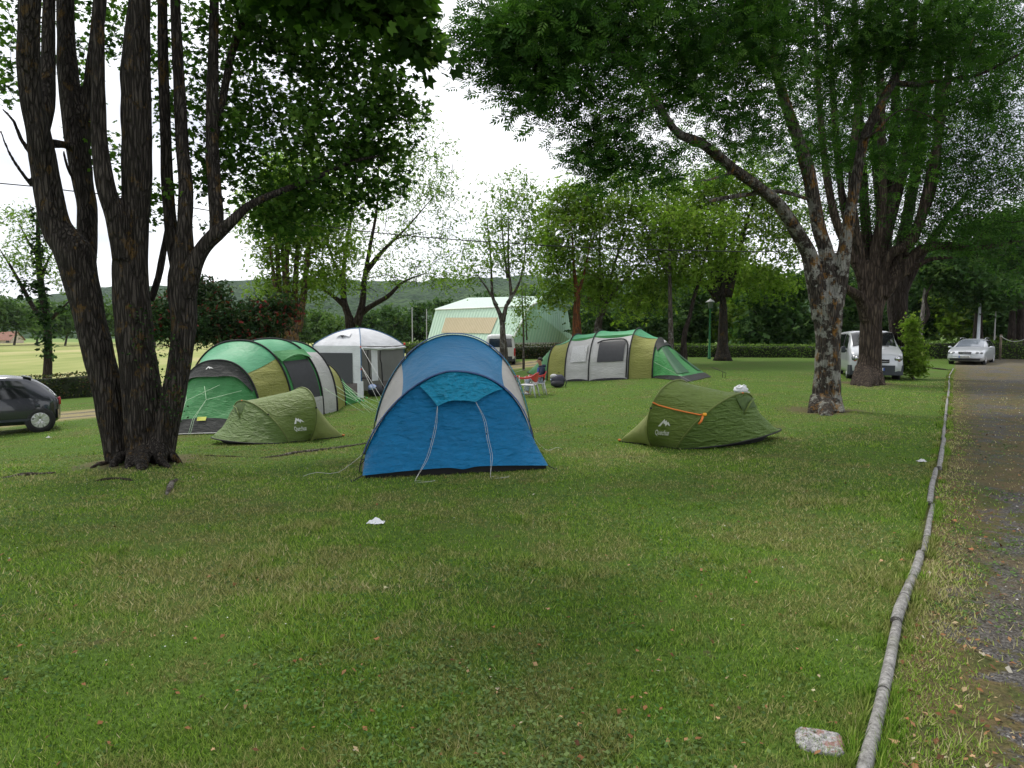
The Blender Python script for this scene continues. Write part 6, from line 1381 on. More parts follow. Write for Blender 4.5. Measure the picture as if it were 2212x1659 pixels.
# silver estate car at the end of the gravel
cp = GD(2083, 37.0); cy_ = face_cam(cp, R(-9)); cp.z = tz(cp.x, cp.y)
CAR = [(-.02, .32, .60, .66, .60, .44), (.06, .24, .64, .72, .76, .58), (.18, .20, .70, .79, .84, .66), (.45, .18, .80, .86, .87, .70), (.9, .17, .87, .93, .87, .70), (1.25, .17, .90, .97, .87, .68), (1.6, .17, .91, 1.16, .87, .64), (2.05, .17, .92, 1.39, .87, .60), (2.4, .17, .92, 1.44, .87, .60), (3.2, .17, .93, 1.445, .87, .60), (4.0, .18, .94, 1.40, .86, .58), (4.35, .22, .92, 1.20, .82, .58), (4.52, .30, .84, .98, .74, .54)]
def car_parts(root, M, S):
    mb = MB(M)
    for s in (1, -1): patch(mb, S, ((1.30, 6.0), (1.30, 8), (2.08, 8), (2.14, 6.05)), s, .010, 8, 8)
    mb.build('windscreen', M_GLASS2, root)
    for s in (1, -1):
        for a, b, c, d in ((1.75, 2.25, 2.8, 2.8), (2.88, 2.88, 3.5, 3.6), (3.66, 3.62, 4.05, 4.2)):
            mb = MB(M); patch(mb, S, ((a, 4.25), (b, 5.75), (c, 5.75), (d, 4.25)), s, .010); mb.build('side_window', M_GLASS, root)
        mb = MB(M); mb.ball((.08, s*.55, .645), (.11, .115, .085), 12, 8); hl = mb.build('headlight', M_LENS, root); mb = MB(M); mb.ball((.13, s*.735, .66), (.11, .085, .07), 12, 8); mb.build('headlight', M_LENS, root)
        mb = MB(M); mb.box((1.52, s*.98, .96), (.09, .16, .12), None, .03); mb.tube([(1.55, s*.84, .93), (1.53, s*.94, .94)], .025, 6); mb.build('mirror', M_SILV, root)
        mb = MB(M); mb.tube([(2.2, s*.60, 1.44), (2.3, s*.60, 1.49), (3.8, s*.58, 1.48), (3.95, s*.58, 1.43)], .016, 6); mb.build('roof_rail', M_CHROME, root)
        mb = MB(M); mb.ball((.05, s*.62, .31), (.04, .09, .05), 8, 6); mb.build('fog_lamp', M_BLK, root)
    mb = MB(M); mb.box((.0, 0, .645), (.08, .62, .15), None, .035); mb.build('grille', M_BLK, root)
    mb = MB(M)
    for z in (.60, .64, .68): mb.tube([(-.035, -.28, z), (-.05, 0, z), (-.035, .28, z)], .007, 4)
    mb.tube([(-.035, -.31, .72), (-.05, 0, .735), (-.035, .31, .72)], .012, 5); mb.tube([(.10, 0, .76), (.10, 0, .82)], .006, 4); mb.build('grille_trim', M_CHROME, root)
    mb = MB(M); mb.grid(20, 4, lambda u, v: (lambda y: Vector((-.06+.14*abs(y/.84)**3, y, lerp(.25, .35, v))))(lerp(-.70, .70, u))); mb.build('air_intake', M_BLK, root)
    mb = MB(M); mb.tube([(.05, -.78, .40), (-.07, -.4, .39), (-.075, 0, .39), (-.07, .4, .39), (.05, .78, .40)], .022, 6); mb.build('bumper', M_SILV, root)
    mb = MB(M); mb.box((-.10, 0, .455), (.012, .52, .11), None, .003); pl = mb.build('number_plate', M_PLATE, root)
    mb = MB(M); mb.box((-.11, .235, .455), (.006, .05, .105)); mb.build('plate_strip', M_EURO, pl, False)
    mb = MB(M)
    for k in range(7): mb.box((-.1095, -.20+.062*k, .455), (.006, .034, .065))
    mb.build('plate_letters', mat('dark_plate_print', (.05, .05, .055), .6), pl, False)
vehicle('car', 'silver estate car facing us at the far end of the gravel verge', 'car', cp, cy_+math.pi, CAR, M_SILV, car_parts, [(.88, .86, .315, .20), (3.58, .86, .315, .20)])
# grey hatchback, tail end in view on the left
hb_ = GD(124, 19.0); hy = R(180+40)
HAT = [(-.03, .34, .80, .88, .60, .45), (.05, .26, .84, .99, .72, .52), (.14, .22, .87, 1.10, .79, .56), (.30, .20, .88, 1.25, .82, .57), (.48, .20, .88, 1.38, .825, .575), (.70, .20, .88, 1.475, .825, .58), (1.1, .20, .87, 1.525, .825, .59), (1.8, .20, .86, 1.53, .825, .59), (2.3, .20, .85, 1.45, .82, .57), (2.9, .20, .89, 1.16, .82, .62), (3.15, .20, .86, .97, .81, .66), (3.5, .24, .74, .82, .72, .60), (3.6, .32, .66, .74, .60, .5)]
def hatch_parts(root, M, S):
    mb = MB(M)
    for s in (1, -1): patch(mb, S, ((.20, 6.1), (.20, 8), (.60, 8), (.62, 6.1)), s, .008, 6, 6)
    mb.build('rear_window', M_GLASS, root)
    for s in (1, -1):
        for a, b, c, d in ((.66, .84, 1.42, 1.42), (1.50, 1.50, 2.2, 2.62)):
            mb = MB(M); patch(mb, S, ((a, 4.15), (b, 5.78), (c, 5.78), (d, 4.15)), s, .010, 10, 4); mb.build('side_window', M_GLASS, root)
        mb = MB(M); mb.box((-.02, s*.56, .80), (.06, .12, .22), None, .02); mb.build('tail_lamp', M_LAMPR, root)
        mb = MB(M); patch(mb, S, ((.60, 2.05), (.60, 2.35), (2.6, 2.35), (2.6, 2.05)), s, .012, 10, 2); mb.build('side_moulding', M_DPLAS, root)
        mb = MB(M); mb.tube([S(.56, t, s)+Vector((0, s*.004, 0)) for t in (2, 2.6, 3.2, 3.9)], .006, 4); mb.tube([S(1.46, t, s)+Vector((0, s*.004, 0)) for t in (1.5, 2.2, 3, 3.9)], .006, 4); mb.build('door_seam', M_BLK, root)
        mb = MB(M); mb.box(S(.50, 3.55, s), (.11, .03, .09), None, .012); mb.build('fuel_cap', M_DPLAS, root)
        mb = MB(M); mb.box(S(1.62, 3.6, s), (.16, .03, .03), None, .01); mb.build('door_handle', M_DPLAS, root)
    mb = MB(M); mb.grid(10, 3, lambda u, v: Vector((.56+.20*v, lerp(-.54, .54, u), 1.455+.045*v))); mb.grid(10, 2, lambda u, v: Vector((.56+.02*v, lerp(-.54, .54, u), 1.455-.035*v))); mb.build('spoiler', mat('pale_roof_paint', (.36, .38, .43), .3, .05, 2, 0, 40, 0, .5, .6), root)
    mb = MB(M); mb.grid(14, 4, lambda u, v: (lambda y: Vector((-.06+.12*abs(y/.8)**3, y, lerp(.30, .58, v))))(lerp(-.78, .78, u))); mb.build('bumper', M_GREYP, root)
    mb = MB(M); mb.box((-.07, 0, .70), (.012, .5, .11), None, .003); mb.build('number_plate', M_PLATE, root)
hb_.z = tz(hb_.x, hb_.y)
vehicle('hatchback', 'dark grey hatchback parked at the left picture edge', 'car', hb_, hy, HAT, M_GREYP, hatch_parts, [(.46, .825, .31, .20), (2.95, .825, .31, .20)])
# white van seen from behind
wv = GD(1081, 42.5); wv.z = tz(wv.x, wv.y)
WVAN = [(-.02, .40, 1.10, 1.82, .88, .72), (.06, .30, 1.15, 1.94, .95, .78), (.25, .26, 1.17, 1.985, .965, .80), (3.0, .26, 1.17, 1.99, .97, .80), (3.6, .26, 1.17, 1.6, .96, .78), (4.6, .3, .95, 1.05, .9, .7)]
def wvan_parts(root, M, S):
    mb = MB(M); mb.grid(14, 6, lambda u, v: Vector((-.035-.0*v, lerp(-.74, .74, u)*(1-.05*v), lerp(1.16, 1.70, v)))); mb.build('rear_window', M_GLASS, root)
    mb = MB(M); mb.grid(14, 4, lambda u, v: (lambda y: Vector((-.07+.10*abs(y/.95)**3, y, lerp(.30, .58, v))))(lerp(-.94, .94, u))); mb.build('bumper', M_DPLAS, root)
    for s in (1, -1):
        mb = MB(M); mb.box((.0, s*.90, .85), (.08, .10, .5), None, .02); mb.build('tail_lamp', M_LAMPR, root)
        mb = MB(M); patch(mb, S, ((.35, 4.2), (.35, 5.75), (2.8, 5.75), (2.8, 4.2)), s, .012); mb.build('side_window', M_GLASS, root)
    mb = MB(M); mb.box((-.045, 0, .95), (.012, .5, .11), None, .003); mb.build('number_plate', M_PLATE, root)
vehicle('van', 'white van seen from behind past the blue tent', 'van', wv, face_cam(wv)+math.pi, WVAN, M_WPNT, wvan_parts, [(.8, .96, .34, .22), (3.8, .96, .34, .22)])

# ------------------------------------------------------------------ log edging along the gravel
t_ = NT('weathered_log'); o_ = t_.obj(); n1_ = t_.noise(14, o_, 6, .75); n2_ = t_.noise(60, o_, 4, .7)
c_ = t_.ramp(t_.math('ADD', t_.math('MULTIPLY', n1_, .55), t_.math('MULTIPLY', n2_, .45)), [(.36, (.085, .08, .075)), (.5, (.24, .235, .225)), (.64, (.40, .39, .375))])
c_ = t_.mix(t_.math('MULTIPLY', t_.ss(t_.noise(2.6, o_, 4), .55, .7), .45), c_, (.12, .13, .08))
M_LOG = t_.done(t_.bsdf(c_, .95, t_.bump(t_.math('ADD', n1_, n2_), .8, .012), 0, .1))
def logs():
    cuts = [0, .06, .135, .215, .31, .40, .52, .66, .82, 1.0]; cum = [0.0]
    for a, b in zip(EDGE, EDGE[1:]): cum.append(cum[-1]+(b-a).length)
    tot = cum[-1]
    def at(s):
        if s < 0: return EDGE[0]+(EDGE[0]-EDGE[1]).normalized()*(-s)
        s = min(s, tot)
        for i in range(len(cum)-1):
            if s <= cum[i+1]: return lerp(EDGE[i], EDGE[i+1], (s-cum[i])/(cum[i+1]-cum[i]))
        return EDGE[-1]
    names = ['nearest grey log of the edging at the bottom right corner', 'second grey log of the edging from the bottom right corner', 'third grey log of the edging, where dark bands ring it', 'fourth grey log of the edging, right of the open lawn', 'fifth grey log of the edging, right of the open lawn', 'sixth grey log, level with the pop-up tent tip', 'seventh grey log, level with the lichened ash', 'eighth grey log, level with the fluted trunk', 'farthest grey log, ending at the silver car']
    cuts = [0, 1.6, 3.2, 5.0, 7.2, 10.0, 14, 19, 26, tot]
    for i, lab in enumerate(names):
        a, b = cuts[i], cuts[i+1]; a = a-.9 if i == 0 else a; p0 = at(a); root = thing('edging_log', lab, 'log', p0, 'grey log edging along the gravel')
        n = max(6, int((b-a)/.22)); pts = []; rr = []; r0 = .028+.004*math.sin(i*2.1); sh = Vector((EN.x, EN.y, 0))*(.018*math.sin(i*3.7))
        for k in range(n+1):
            s = a+.012+(b-a-.024)*k/n; p = at(s)+sh+Vector((EN.x, EN.y, 0))*.012*mnoise.noise(Vector((s*.9, i, 0))); p.z = tz(p.x, p.y)+r0*.5; pts.append(p); rr.append(r0*(1+.10*mnoise.noise(Vector((s*2.3, 5, i)))-.06*k/n))
        MB().tube(pts, rr, 16, True, .05).build('log_body', M_LOG, root)
        for f in ((.0, .33, .68) if i < 4 else (.0,)):
            k = min(n-1, max(0, int(f*n))); MB().tube([lerp(pts[k], pts[k+1], .0), lerp(pts[k], pts[k+1], .05)], rr[k]*1.03, 16).build('dark_band', mat('dark_crack', (.035, .033, .03), .9), root)
logs()

# ------------------------------------------------------------------ chairs and the seated man
M_SEATW = mat('white_chair_plastic', (.50, .51, .53), .5, .08); M_REDC = mat('red_chair_plastic', (.50, .045, .045), .4, .1)
def chair(label, loc, yaw):
    """moulded garden chair, facing +x before turning"""
    root = thing('garden_chair', label, 'chair', loc, 'red and white plastic garden chairs', yaw)
    z0 = .42
    MB().grid(10, 10, lambda u, v: Vector((lerp(-.21, .24, u), lerp(-.23, .23, v), z0-.025*math.sin(math.pi*u)*math.sin(math.pi*v)-.02*(1-u)))).build('seat', M_SEATW, root, True, None, 0)
    MB().tube([(-.21, -.23, z0-.03), (.22, -.235, z0-.012), (.25, 0, z0-.02), (.22, .235, z0-.012), (-.21, .23, z0-.03)], .022, 6).build('seat_rim', M_SEATW, root)
    for (x, y, dx, dy) in ((.21, -.22, .07, -.04), (.21, .22, .07, .04), (-.20, -.21, -.10, -.03), (-.20, .21, -.10, .03)):
        m = MB(); top = Vector((x, y, z0-.01)); ft = Vector((x+dx, y+dy, 0)); d = ft-top
        for k in range(2):
            pass
        a = Vector((.045, 0, 0)); b = Vector((0, .028 if y > 0 else -.028, 0)); vs = []
        for f, s in ((0, 1.15), (.4, .95), (1, .62)):
            c = top+d*f; vs += [c+a*s*.6, c+a*s*.6-b*s, c-a*s*.6-b*s, c-a*s*.6, c-a*s*.4+b*.2*s, c+a*s*.4+b*.2*s]
        fs = [(r*6+i, r*6+(i+1) % 6, (r+1)*6+(i+1) % 6, (r+1)*6+i) for r in range(2) for i in range(6)]+[tuple(range(5, -1, -1)), tuple(range(12, 18))]
        m.add(vs, fs).build('leg', M_SEATW, root)
    def shell(y, w):                                                     # back and arms in one sweeping red band
        pass
    th = [(-1, .24, .66), (-.9, .12, .655), (-.75, -.05, .66), (-.6, -.19, .70), (-.42, -.265, .76), (-.2, -.295, .80), (0, -.30, .81), (.2, -.295, .80), (.42, -.265, .76), (.6, -.19, .70), (.75, -.05, .66), (.9, .12, .655), (1, .24, .66)]
    def band(u, v):
        i = min(len(th)-2, int(u*(len(th)-1))); f = u*(len(th)-1)-i; s, x, z = [lerp(a, b, f) for a, b in zip(th[i], th[i+1])]
        y = .29*math.sin(s*math.pi*.5)*(1 if abs(s) < 1 else 1); y = math.copysign(min(.30, abs(.36*math.sin(s*math.pi*.55))), s)
        h = .05+.33*max(0, 1-abs(s)/.62)**.7
        return Vector((x+.10*(1-v)*max(0, 1-abs(s)/.7), y, z-h*(1-v)))
    o = MB().grid(48, 8, band).build('back_and_arms', M_REDC, root); sd = o.modifiers.new('thick', 'SOLIDIFY'); sd.thickness = .014; sd.offset = 0
    MB().tube([band(i/48, 1)+Vector((0, 0, .0)) for i in range(49)], .016, 6).build('arm_rim', M_REDC, root)
    for s in (1, -1): MB().tube([(.24, s*.285, .655), (.245, s*.27, .55), (.22, s*.235, z0)], .02, 6).build('arm_support', M_SEATW, root); MB().tube([(-.26, s*.13, .5), (-.21, s*.15, z0-.02)], .03, 6).build('back_support', M_SEATW, root)
    return root
pc = GD(1160, 23.2)
ch1 = chair('red and white plastic chair the man sits in', pc, R(188))
def dup(root, loc, yaw, label):
    r = root.copy(); COL.objects.link(r); r.location = loc; r.rotation_euler = (0, 0, yaw); r['label'] = label
    for ch in list(root.children):
        c = ch.copy(); COL.objects.link(c); c.parent = r
    return r
dup(ch1, GD(1143, 22.3), R(160), 'empty red and white plastic chair in front of the man')
dup(ch1, GD(1104, 23.6), R(-12), 'red and white plastic chair half hidden by the blue tent')

def skin_obj(name, joints, edges, m, parent, sub=2, rootj=0, M=None):
    me = bpy.data.meshes.new(name); o0 = WL[parent]
    vs = [((M @ Vector(j[0])) if M is not None else Vector(j[0]))-o0 for j in joints]
    me.from_pydata([tuple(v) for v in vs], edges, []); me.update()
    o = link_mesh(name, me, m, parent); sk = o.modifiers.new('skin', 'SKIN'); sk.use_smooth_shade = True
    if not me.skin_vertices: me.skin_vertices.new() if hasattr(me.skin_vertices, 'new') else None
    for sv, j in zip(me.skin_vertices[0].data, joints):
        r = j[1]; sv.radius = r if hasattr(r, '__len__') else (r, r)
    for i, sv in enumerate(me.skin_vertices[0].data): sv.use_root = (i == rootj)
    md = o.modifiers.new('sub', 'SUBSURF'); md.levels = sub; md.render_levels = sub
    return o
def man():
    M = Matrix.Translation(pc) @ Matrix.Rotation(R(188), 4, 'Z')
    root = thing('person', 'man in a dark blue hooded jacket and jeans sitting on a red and white chair', 'person', pc)
    SK = mat('skin', (.33, .17, .10), .55, .1, 9); HAIR = mat('dark_hair', (.012, .010, .009), .7, .3, 20, .5); JK = cloth('navy_jacket', (.028, .036, .068), .8, .0, .7, .2, 9); JKB = mat('blue_jacket_front', (.020, .045, .26), .7, .15, 9); JE = cloth('washed_jeans', (.30, .36, .43), .8, .0, .6, .2, 9); SH = mat('pale_shoes', (.38, .38, .38), .6)
    # body: one continuous skin, lying inside the clothes except head, neck and hands
    J = [((-.13, 0, .52), .115), ((-.15, 0, .68), .105), ((-.17, 0, .84), .115), ((-.15, 0, .96), .075), ((-.125, 0, 1.02), .050), ((-.09, 0, 1.085), (.070, .070)), ((-.085, 0, 1.165), (.082, .088)), ((-.095, 0, 1.23), .066)]
    E = [(i, i+1) for i in range(7)]
    for s in (1, -1):
        b = len(J); J += [((-.16, s*.16, .92), .060), ((-.08, s*.23, .70), .043), ((.08, s*.19, .635), .034), ((.17, s*.12, .625), .024), ((.215, s*.095, .62), (.034, .016))]; E += [(2, b), (b, b+1), (b+1, b+2), (b+2, b+3), (b+3, b+4)]
        for k in range(4):
            f = len(J); yy = s*(.118-.018*k); J += [((.262, yy-s*.012, .618), .0095), ((.29-.004*abs(k-1.5), yy-s*.014, .600), .0085), ((.296, yy-s*.014, .578), .0075)]; E += [(b+4, f), (f, f+1), (f+1, f+2)]
        f = len(J); J += [((.225, s*.055, .612), .010), ((.25, s*.035, .600), .0085)]; E += [(b+4, f), (f, f+1)]
        l = len(J); J += [((-.08, s*.10, .50), .088), ((.30, s*.15, .56), .060), ((.36, s*.16, .30), .050), ((.33, s*.15, .08), .036), ((.40, s*.16, .045), .036)]; E += [(0, l), (l, l+1), (l+1, l+2), (l+2, l+3), (l+3, l+4)]
    skin_obj('body', J, E, SK, root, 2, 0, M)
    # face: nose, ears, eyes, brows, mouth
    mb = MB(M); mb.ball((.005, 0, 1.155), (.020, .015, .022), 8, 6); mb.tube([(-.008, 0, 1.185), (.010, 0, 1.152)], [.008, .013], 6); mb.build('nose', SK, root)
    for s in (1, -1):
        mb = MB(M); mb.ball((-.10, s*.083, 1.155), (.022, .010, .032), 10, 8); mb.build('ear', SK, root)
        mb = MB(M); mb.ball((-.022, s*.030, 1.182), (.010, .014, .007), 8, 6); mb.build('eye', mat('eye', (.05, .035, .03), .2), root); mb = MB(M); mb.tube([(-.012, s*.012, 1.20), (-.012, s*.032, 1.206), (-.024, s*.052, 1.20)], .005, 5); mb.build('eyebrow', HAIR, root)
    mb = MB(M); mb.tube([(-.020, -.022, 1.112), (-.010, 0, 1.113), (-.020, .022, 1.112)], .006, 5); mb.build('mouth', mat('lips', (.24, .09, .07), .5), root)
    mb = MB(M); mb.ball((-.105, 0, 1.195), (.100, .088, .092), 18, 12, lambda d: (1.0 if (d.z > .02-.75*max(0, -d.x) and not (d.x > .62 and d.z < .45)) else .80)+.02*mnoise.noise(d*9)); mb.build('hair', HAIR, root)
    J2 = [((-.125, 0, .50), (.165, .145)), ((-.145, 0, .66), (.165, .14)), ((-.165, 0, .82), (.175, .145)), ((-.155, 0, .925), (.13, .11)), ((-.145, 0, .985), (.075, .075))]; E2 = [(0, 1), (1, 2), (2, 3), (3, 4)]
    for s in (1, -1):
        b = len(J2); J2 += [((-.165, s*.175, .90), .085), ((-.085, s*.245, .70), .064), ((.08, s*.195, .64), .054), ((.155, s*.13, .628), .040)]; E2 += [(2, b), (b, b+1), (b+1, b+2), (b+2, b+3)]
    skin_obj('jacket', J2, E2, JK, root, 2, 0, M)
    mb = MB(M); mb.grid(10, 10, lambda u, v: (lambda a, z: Vector((-.145-.02*v+(.158-.02*abs(v-.5))*math.cos(a), .16*math.sin(a), z)))(lerp(-.9, .9, u), lerp(.56, .93, v))); mb.build('jacket_front', JKB, root)
    mb = MB(M); mb.tube([(-.07, .085, .965), (-.15, .125, .985), (-.24, .075, .99), (-.265, 0, .99), (-.24, -.075, .99), (-.15, -.125, .985), (-.07, -.085, .965)], [.022, .034, .048, .055, .048, .034, .022], 8); mb.build('hood', JK, root)
    J3 = [((-.13, 0, .49), (.15, .12))]; E3 = []
    for s in (1, -1): l = len(J3); J3 += [((-.06, s*.10, .515), .098), ((.14, s*.13, .545), .086), ((.315, s*.15, .555), .074), ((.365, s*.16, .32), .064), ((.335, s*.15, .10), .056)]; E3 += [(0, l), (l, l+1), (l+1, l+2), (l+2, l+3), (l+3, l+4)]
    skin_obj('jeans', J3, E3, JE, root, 2, 0, M)
    for s in (1, -1): mb = MB(M); mb.ball((.40, s*.158, .045), (.13, .048, .045), 12, 8, lambda d: 1-.15*max(0, d.x)*(d.z > 0)); mb.build('shoe', SH, root)
man()

# ------------------------------------------------------------------ small things on the grass
def backpack():
    q = GD(1205, 26.4)
    root = thing('backpack', 'dark navy backpack with pale print against the right family tent', 'backpack', q)
    t = NT('patterned_nylon'); o = t.obj(); v = t.ss(t.voro(6, o), .16, .24); band = t.ss(t.noise(4, o, 2), .44, .50); c = t.mix(t.math('MULTIPLY', t.math('SUBTRACT', 1.0, v), band), (.018, .018, .035), (.45, .52, .72)); m = t.done(t.bsdf(c, .6))
    MB().ball(q+Vector((0, 0, .27)), (.29, .20, .26), 18, 12, lambda d: 1+.12*mnoise.noise(d*1.8)+.10*abs(d.x*d.z)-.10*max(0, d.z)**3).build('main_pocket', m, root)
    MB().ball(q+Vector((-.02, -.13, .15)), (.27, .14, .15), 14, 10, lambda d: 1+.08*mnoise.noise(d*3)).build('front_pocket', mat('black_nylon', (.02, .02, .026), .6), root)
    MB().ball(q+Vector((-.16, .0, .43)), (.15, .13, .10), 12, 8, lambda d: 1+.12*mnoise.noise(d*3)).build('grey_flap', mat('grey_nylon', (.36, .36, .37), .6), root)
    MB().tube([q+Vector((.0, -.05, .55)), q+Vector((.03, -.08, .62)), q+Vector((.07, -.05, .55))], .012, 6).build('handle', MATS['black_nylon'], root); MB().tube([q+Vector((.26, -.1, .40)), q+Vector((.33, -.16, .2)), q+Vector((.27, -.18, .04))], .018, 6).build('strap', MATS['black_nylon'], root)
backpack()
def plastic_bag():
    q = G(1600, 849); root = thing('plastic_bag', 'crumpled white plastic bag on the grass behind the right pop-up tent', 'bag', q)
    t = NT('white_plastic_film'); o = t.obj(); m = t.done(t.bsdf(t.mix(t.ss(t.noise(9, o, 3), .55, .7), (.66, .67, .70), (.40, .41, .46)), .35, t.bump(t.noise(16, o, 4), .6, .02)))
    MB().ball(q+Vector((0, 0, .10)), (.19, .13, .13), 22, 16, lambda d: 1+.35*mnoise.noise(d*2.4+Vector((3, 1, 0)))+.12*mnoise.noise(d*6)).build('bag_body', m, root)
    MB().tube([q+Vector((.02, 0, .18)), q+Vector((.08, -.02, .25)), q+Vector((.15, -.01, .22)), q+Vector((.17, 0, .08))], [.025, .014, .012, .02], 6).build('handle', m, root); MB().ball(q+Vector((.19, -.02, .025)), (.08, .05, .022), 10, 6, lambda d: 1+.3*mnoise.noise(d*3)).build('loose_corner', m, root)
plastic_bag()
def tissue(label, u, v, w, name='paper_tissue', cat='tissue', c=(.68, .69, .72)):
    q = G(u, v); m = MB(); s = w*PX(q.y)
    def f(a, b): 
        x = (a-.5)*s*1.1; y = (b-.5)*s*.7; r = math.hypot(a-.5, b-.5); return q+Vector((x, y, .012+max(0, s*(.34-.7*r))+s*.22*mnoise.noise(Vector((a*5, b*5, u)))*(1-r)))
    o = m.grid(18, 14, f).build(name, mat(name+'_white', c, .7), None, True, q); tag(o, label, cat)
tissue('crumpled white tissue on the lawn in front of the blue tent', 812, 1131, 34)
tissue('small pale scrap of paper by the log edging on the right', 1991, 998, 18, 'paper_scrap', 'paper', (.5, .5, .5))
tissue('small white scrap behind the left trunk near the hatchback', 105, 946, 9, 'paper_scrap', 'paper', (.55, .55, .55))
def slab():
    q = G(1770, 1604); root = thing('stone_slab', 'rough pinkish grey concrete slab sunk in the grass at the bottom right', 'slab', q)
    t = NT('rough_concrete'); o = t.obj(); n = t.noise(52, o, 6, .8); c = t.ramp(n, [(.36, (.12, .12, .12)), (.48, (.36, .35, .35)), (.58, (.62, .61, .60))]); c = t.mix(t.math('MULTIPLY', t.ss(t.noise(17, o, 5, .7), .54, .60), .75), c, (.36, .15, .12)); m = t.done(t.bsdf(c, .95, t.bump(n, 1, .02)))
    mb = MB(); n_ = 26; r = .092
    def ring(a): k = 1+.10*mnoise.noise(Vector((math.cos(a)*2, math.sin(a)*2, 3))); s = 1/max(abs(math.cos(a+.35)), abs(math.sin(a+.35)))**.55; return Vector((math.cos(a), math.sin(a)*.92, 0))*r*k*s
    vs = []; fs = []
    for l, (f, z) in enumerate(((1.02, -.02), (1.0, .010), (.93, .014), (.6, .015), (.25, .015))):
        for k in range(n_): p = q+ring(2*math.pi*k/n_)*f; p.z = q.z+z+.006*mnoise.noise(p*22)*(l > 0); vs.append(p)
    for l in range(4):
        for k in range(n_): fs.append((l*n_+k, l*n_+(k+1) % n_, (l+1)*n_+(k+1) % n_, (l+1)*n_+k))
    fs.append(tuple(range(4*n_, 5*n_))); mb.add(vs, fs).build('slab_body', m, root)
slab()
M_ROOT = bark_mat('bare_root_wood', (.24, .205, .17), (.05, .04, .03), None, .5, (.42, .39, .35), .45, 1.0, 2.0); M_ROOTD = bark_mat('dark_root_wood', (.09, .07, .055), (.025, .02, .016), None, .5, None, .5, 1, 2)
def root_piece(label, pix, r, m, lift=.25, name='exposed_root'):
    pts = [G(u, v) for u, v in pix]; q = pts[len(pts)//2]; c = crv([(p+Vector((0, 0, r*lift)), r*(1-.6*abs(2*i/(len(pts)-1)-1))) for i, p in enumerate(pts)], .05)
    o = MB().tube([p+Vector((0, 0, .02*mnoise.noise(p*3))) for p, rr in c], [max(.004, rr*(1+.5*mnoise.noise(p*7))) for p, rr in c], 10, True, .3).build(name, m, None, True, q); tag(o, label, 'root')
root_piece('long pale exposed root running towards the blue tent', [(560, 990), (610, 985), (650, 978), (690, 974), (720, 970), (755, 965), (790, 959)], .035, M_ROOT)
root_piece('thin exposed root left of the long pale one', [(440, 984), (480, 986), (520, 987), (556, 988)], .016, M_ROOTD)
root_piece('pale twisted root piece standing out before the left trunk', [(360, 1070), (366, 1058), (372, 1048), (382, 1040)], .040, M_ROOT, .7)
root_piece('dark flat root at the foot of the left trunk', [(205, 1040), (230, 1037), (262, 1036), (285, 1040)], .030, M_ROOTD)
root_piece('dark root stub touching the left trunk on its left', [(196, 1012), (214, 1006), (236, 1000)], .045, M_ROOTD)
root_piece('weathered stick of root at the far left of the lawn', [(-30, 1036), (10, 1032), (50, 1028), (80, 1025), (120, 1023)], .035, M_ROOT)
root_piece('dark exposed root between the bush and the log edging', [(1958, 786), (1990, 792), (2020, 797), (2052, 800)], .06, M_ROOTD)
tl = bpy.data.materials.get('leaf_litter')
LEAFM = [mat('tan_leaf', (.42, .26, .13), .7, .3, 30), mat('rust_leaf', (.30, .12, .045), .7, .3, 30), mat('pale_leaf', (.40, .38, .22), .7, .3, 30)]
def fallen(u, v, s, k, label):
    q = G(u, v); s = s*PX(q.y); a0 = random.uniform(0, 6.28); mb = MB(); pts = [(0, 0, .25)]; n = 14
    for i in range(n):
        a = 2*math.pi*i/n; r = (1.0 if i % 2 == 0 else .55)*(1-.25*abs(math.sin(a/2))) ; pts.append((r*math.cos(a), r*math.sin(a)*.8, .28*math.sin(a*2+k)+.1))
    vs = [q+Vector((s*(x*math.cos(a0)-y*math.sin(a0)), s*(x*math.sin(a0)+y*math.cos(a0)), .020+s*.8*max(0, z))) for x, y, z in pts]
    o = mb.add(vs, [(0, 1+i, 1+(i+1) % n) for i in range(n)]).build('fallen_leaf', LEAFM[k], None, True, q); tag(o, label, 'leaf', 'fallen leaves on lawn and verge')
for u, v, s, k, lab in ((1931, 1612, 17, 0, 'large tan lobed fallen leaf touching the nearest log'), (1905, 1218, 10, 0, 'tan fallen leaf left of the log edging, left of a pair'), (1948, 1216, 9, 1, 'rust brown fallen leaf left of the log edging, right of a pair'), (1755, 1500, 8, 2, 'pale yellow fallen leaf above the concrete slab'), (1958, 1562, 9, 1, 'rust leaf right of the nearest log'), (2070, 1535, 12, 0, 'tan leaf cluster on the gravel verge'), (2100, 1645, 10, 0, 'tan leaf at the bottom edge of the verge'), (2095, 1192, 12, 1, 'rust leaf pile on the verge, the upper one'), (2060, 1130, 10, 1, 'rust leaf on the verge near the fifth log'), (835, 1276, 9, 2, 'pale green leaf in front of the blue tent'), (812, 1388, 10, 1, 'brown fallen leaf in the lawn centre'), (1065, 1362, 7, 1, 'round rust leaf in the middle of the lawn'), (1183, 1322, 8, 0, 'tan curled leaf right of the lawn centre'), (1550, 1560, 8, 0, 'tan leaf low in the right half of the lawn'), (1210, 1560, 9, 0, 'tan leaf at the bottom centre of the lawn'), (460, 1630, 8, 0, 'tan leaf at the bottom left of the lawn')):
    fallen(u, v, s, k, lab)

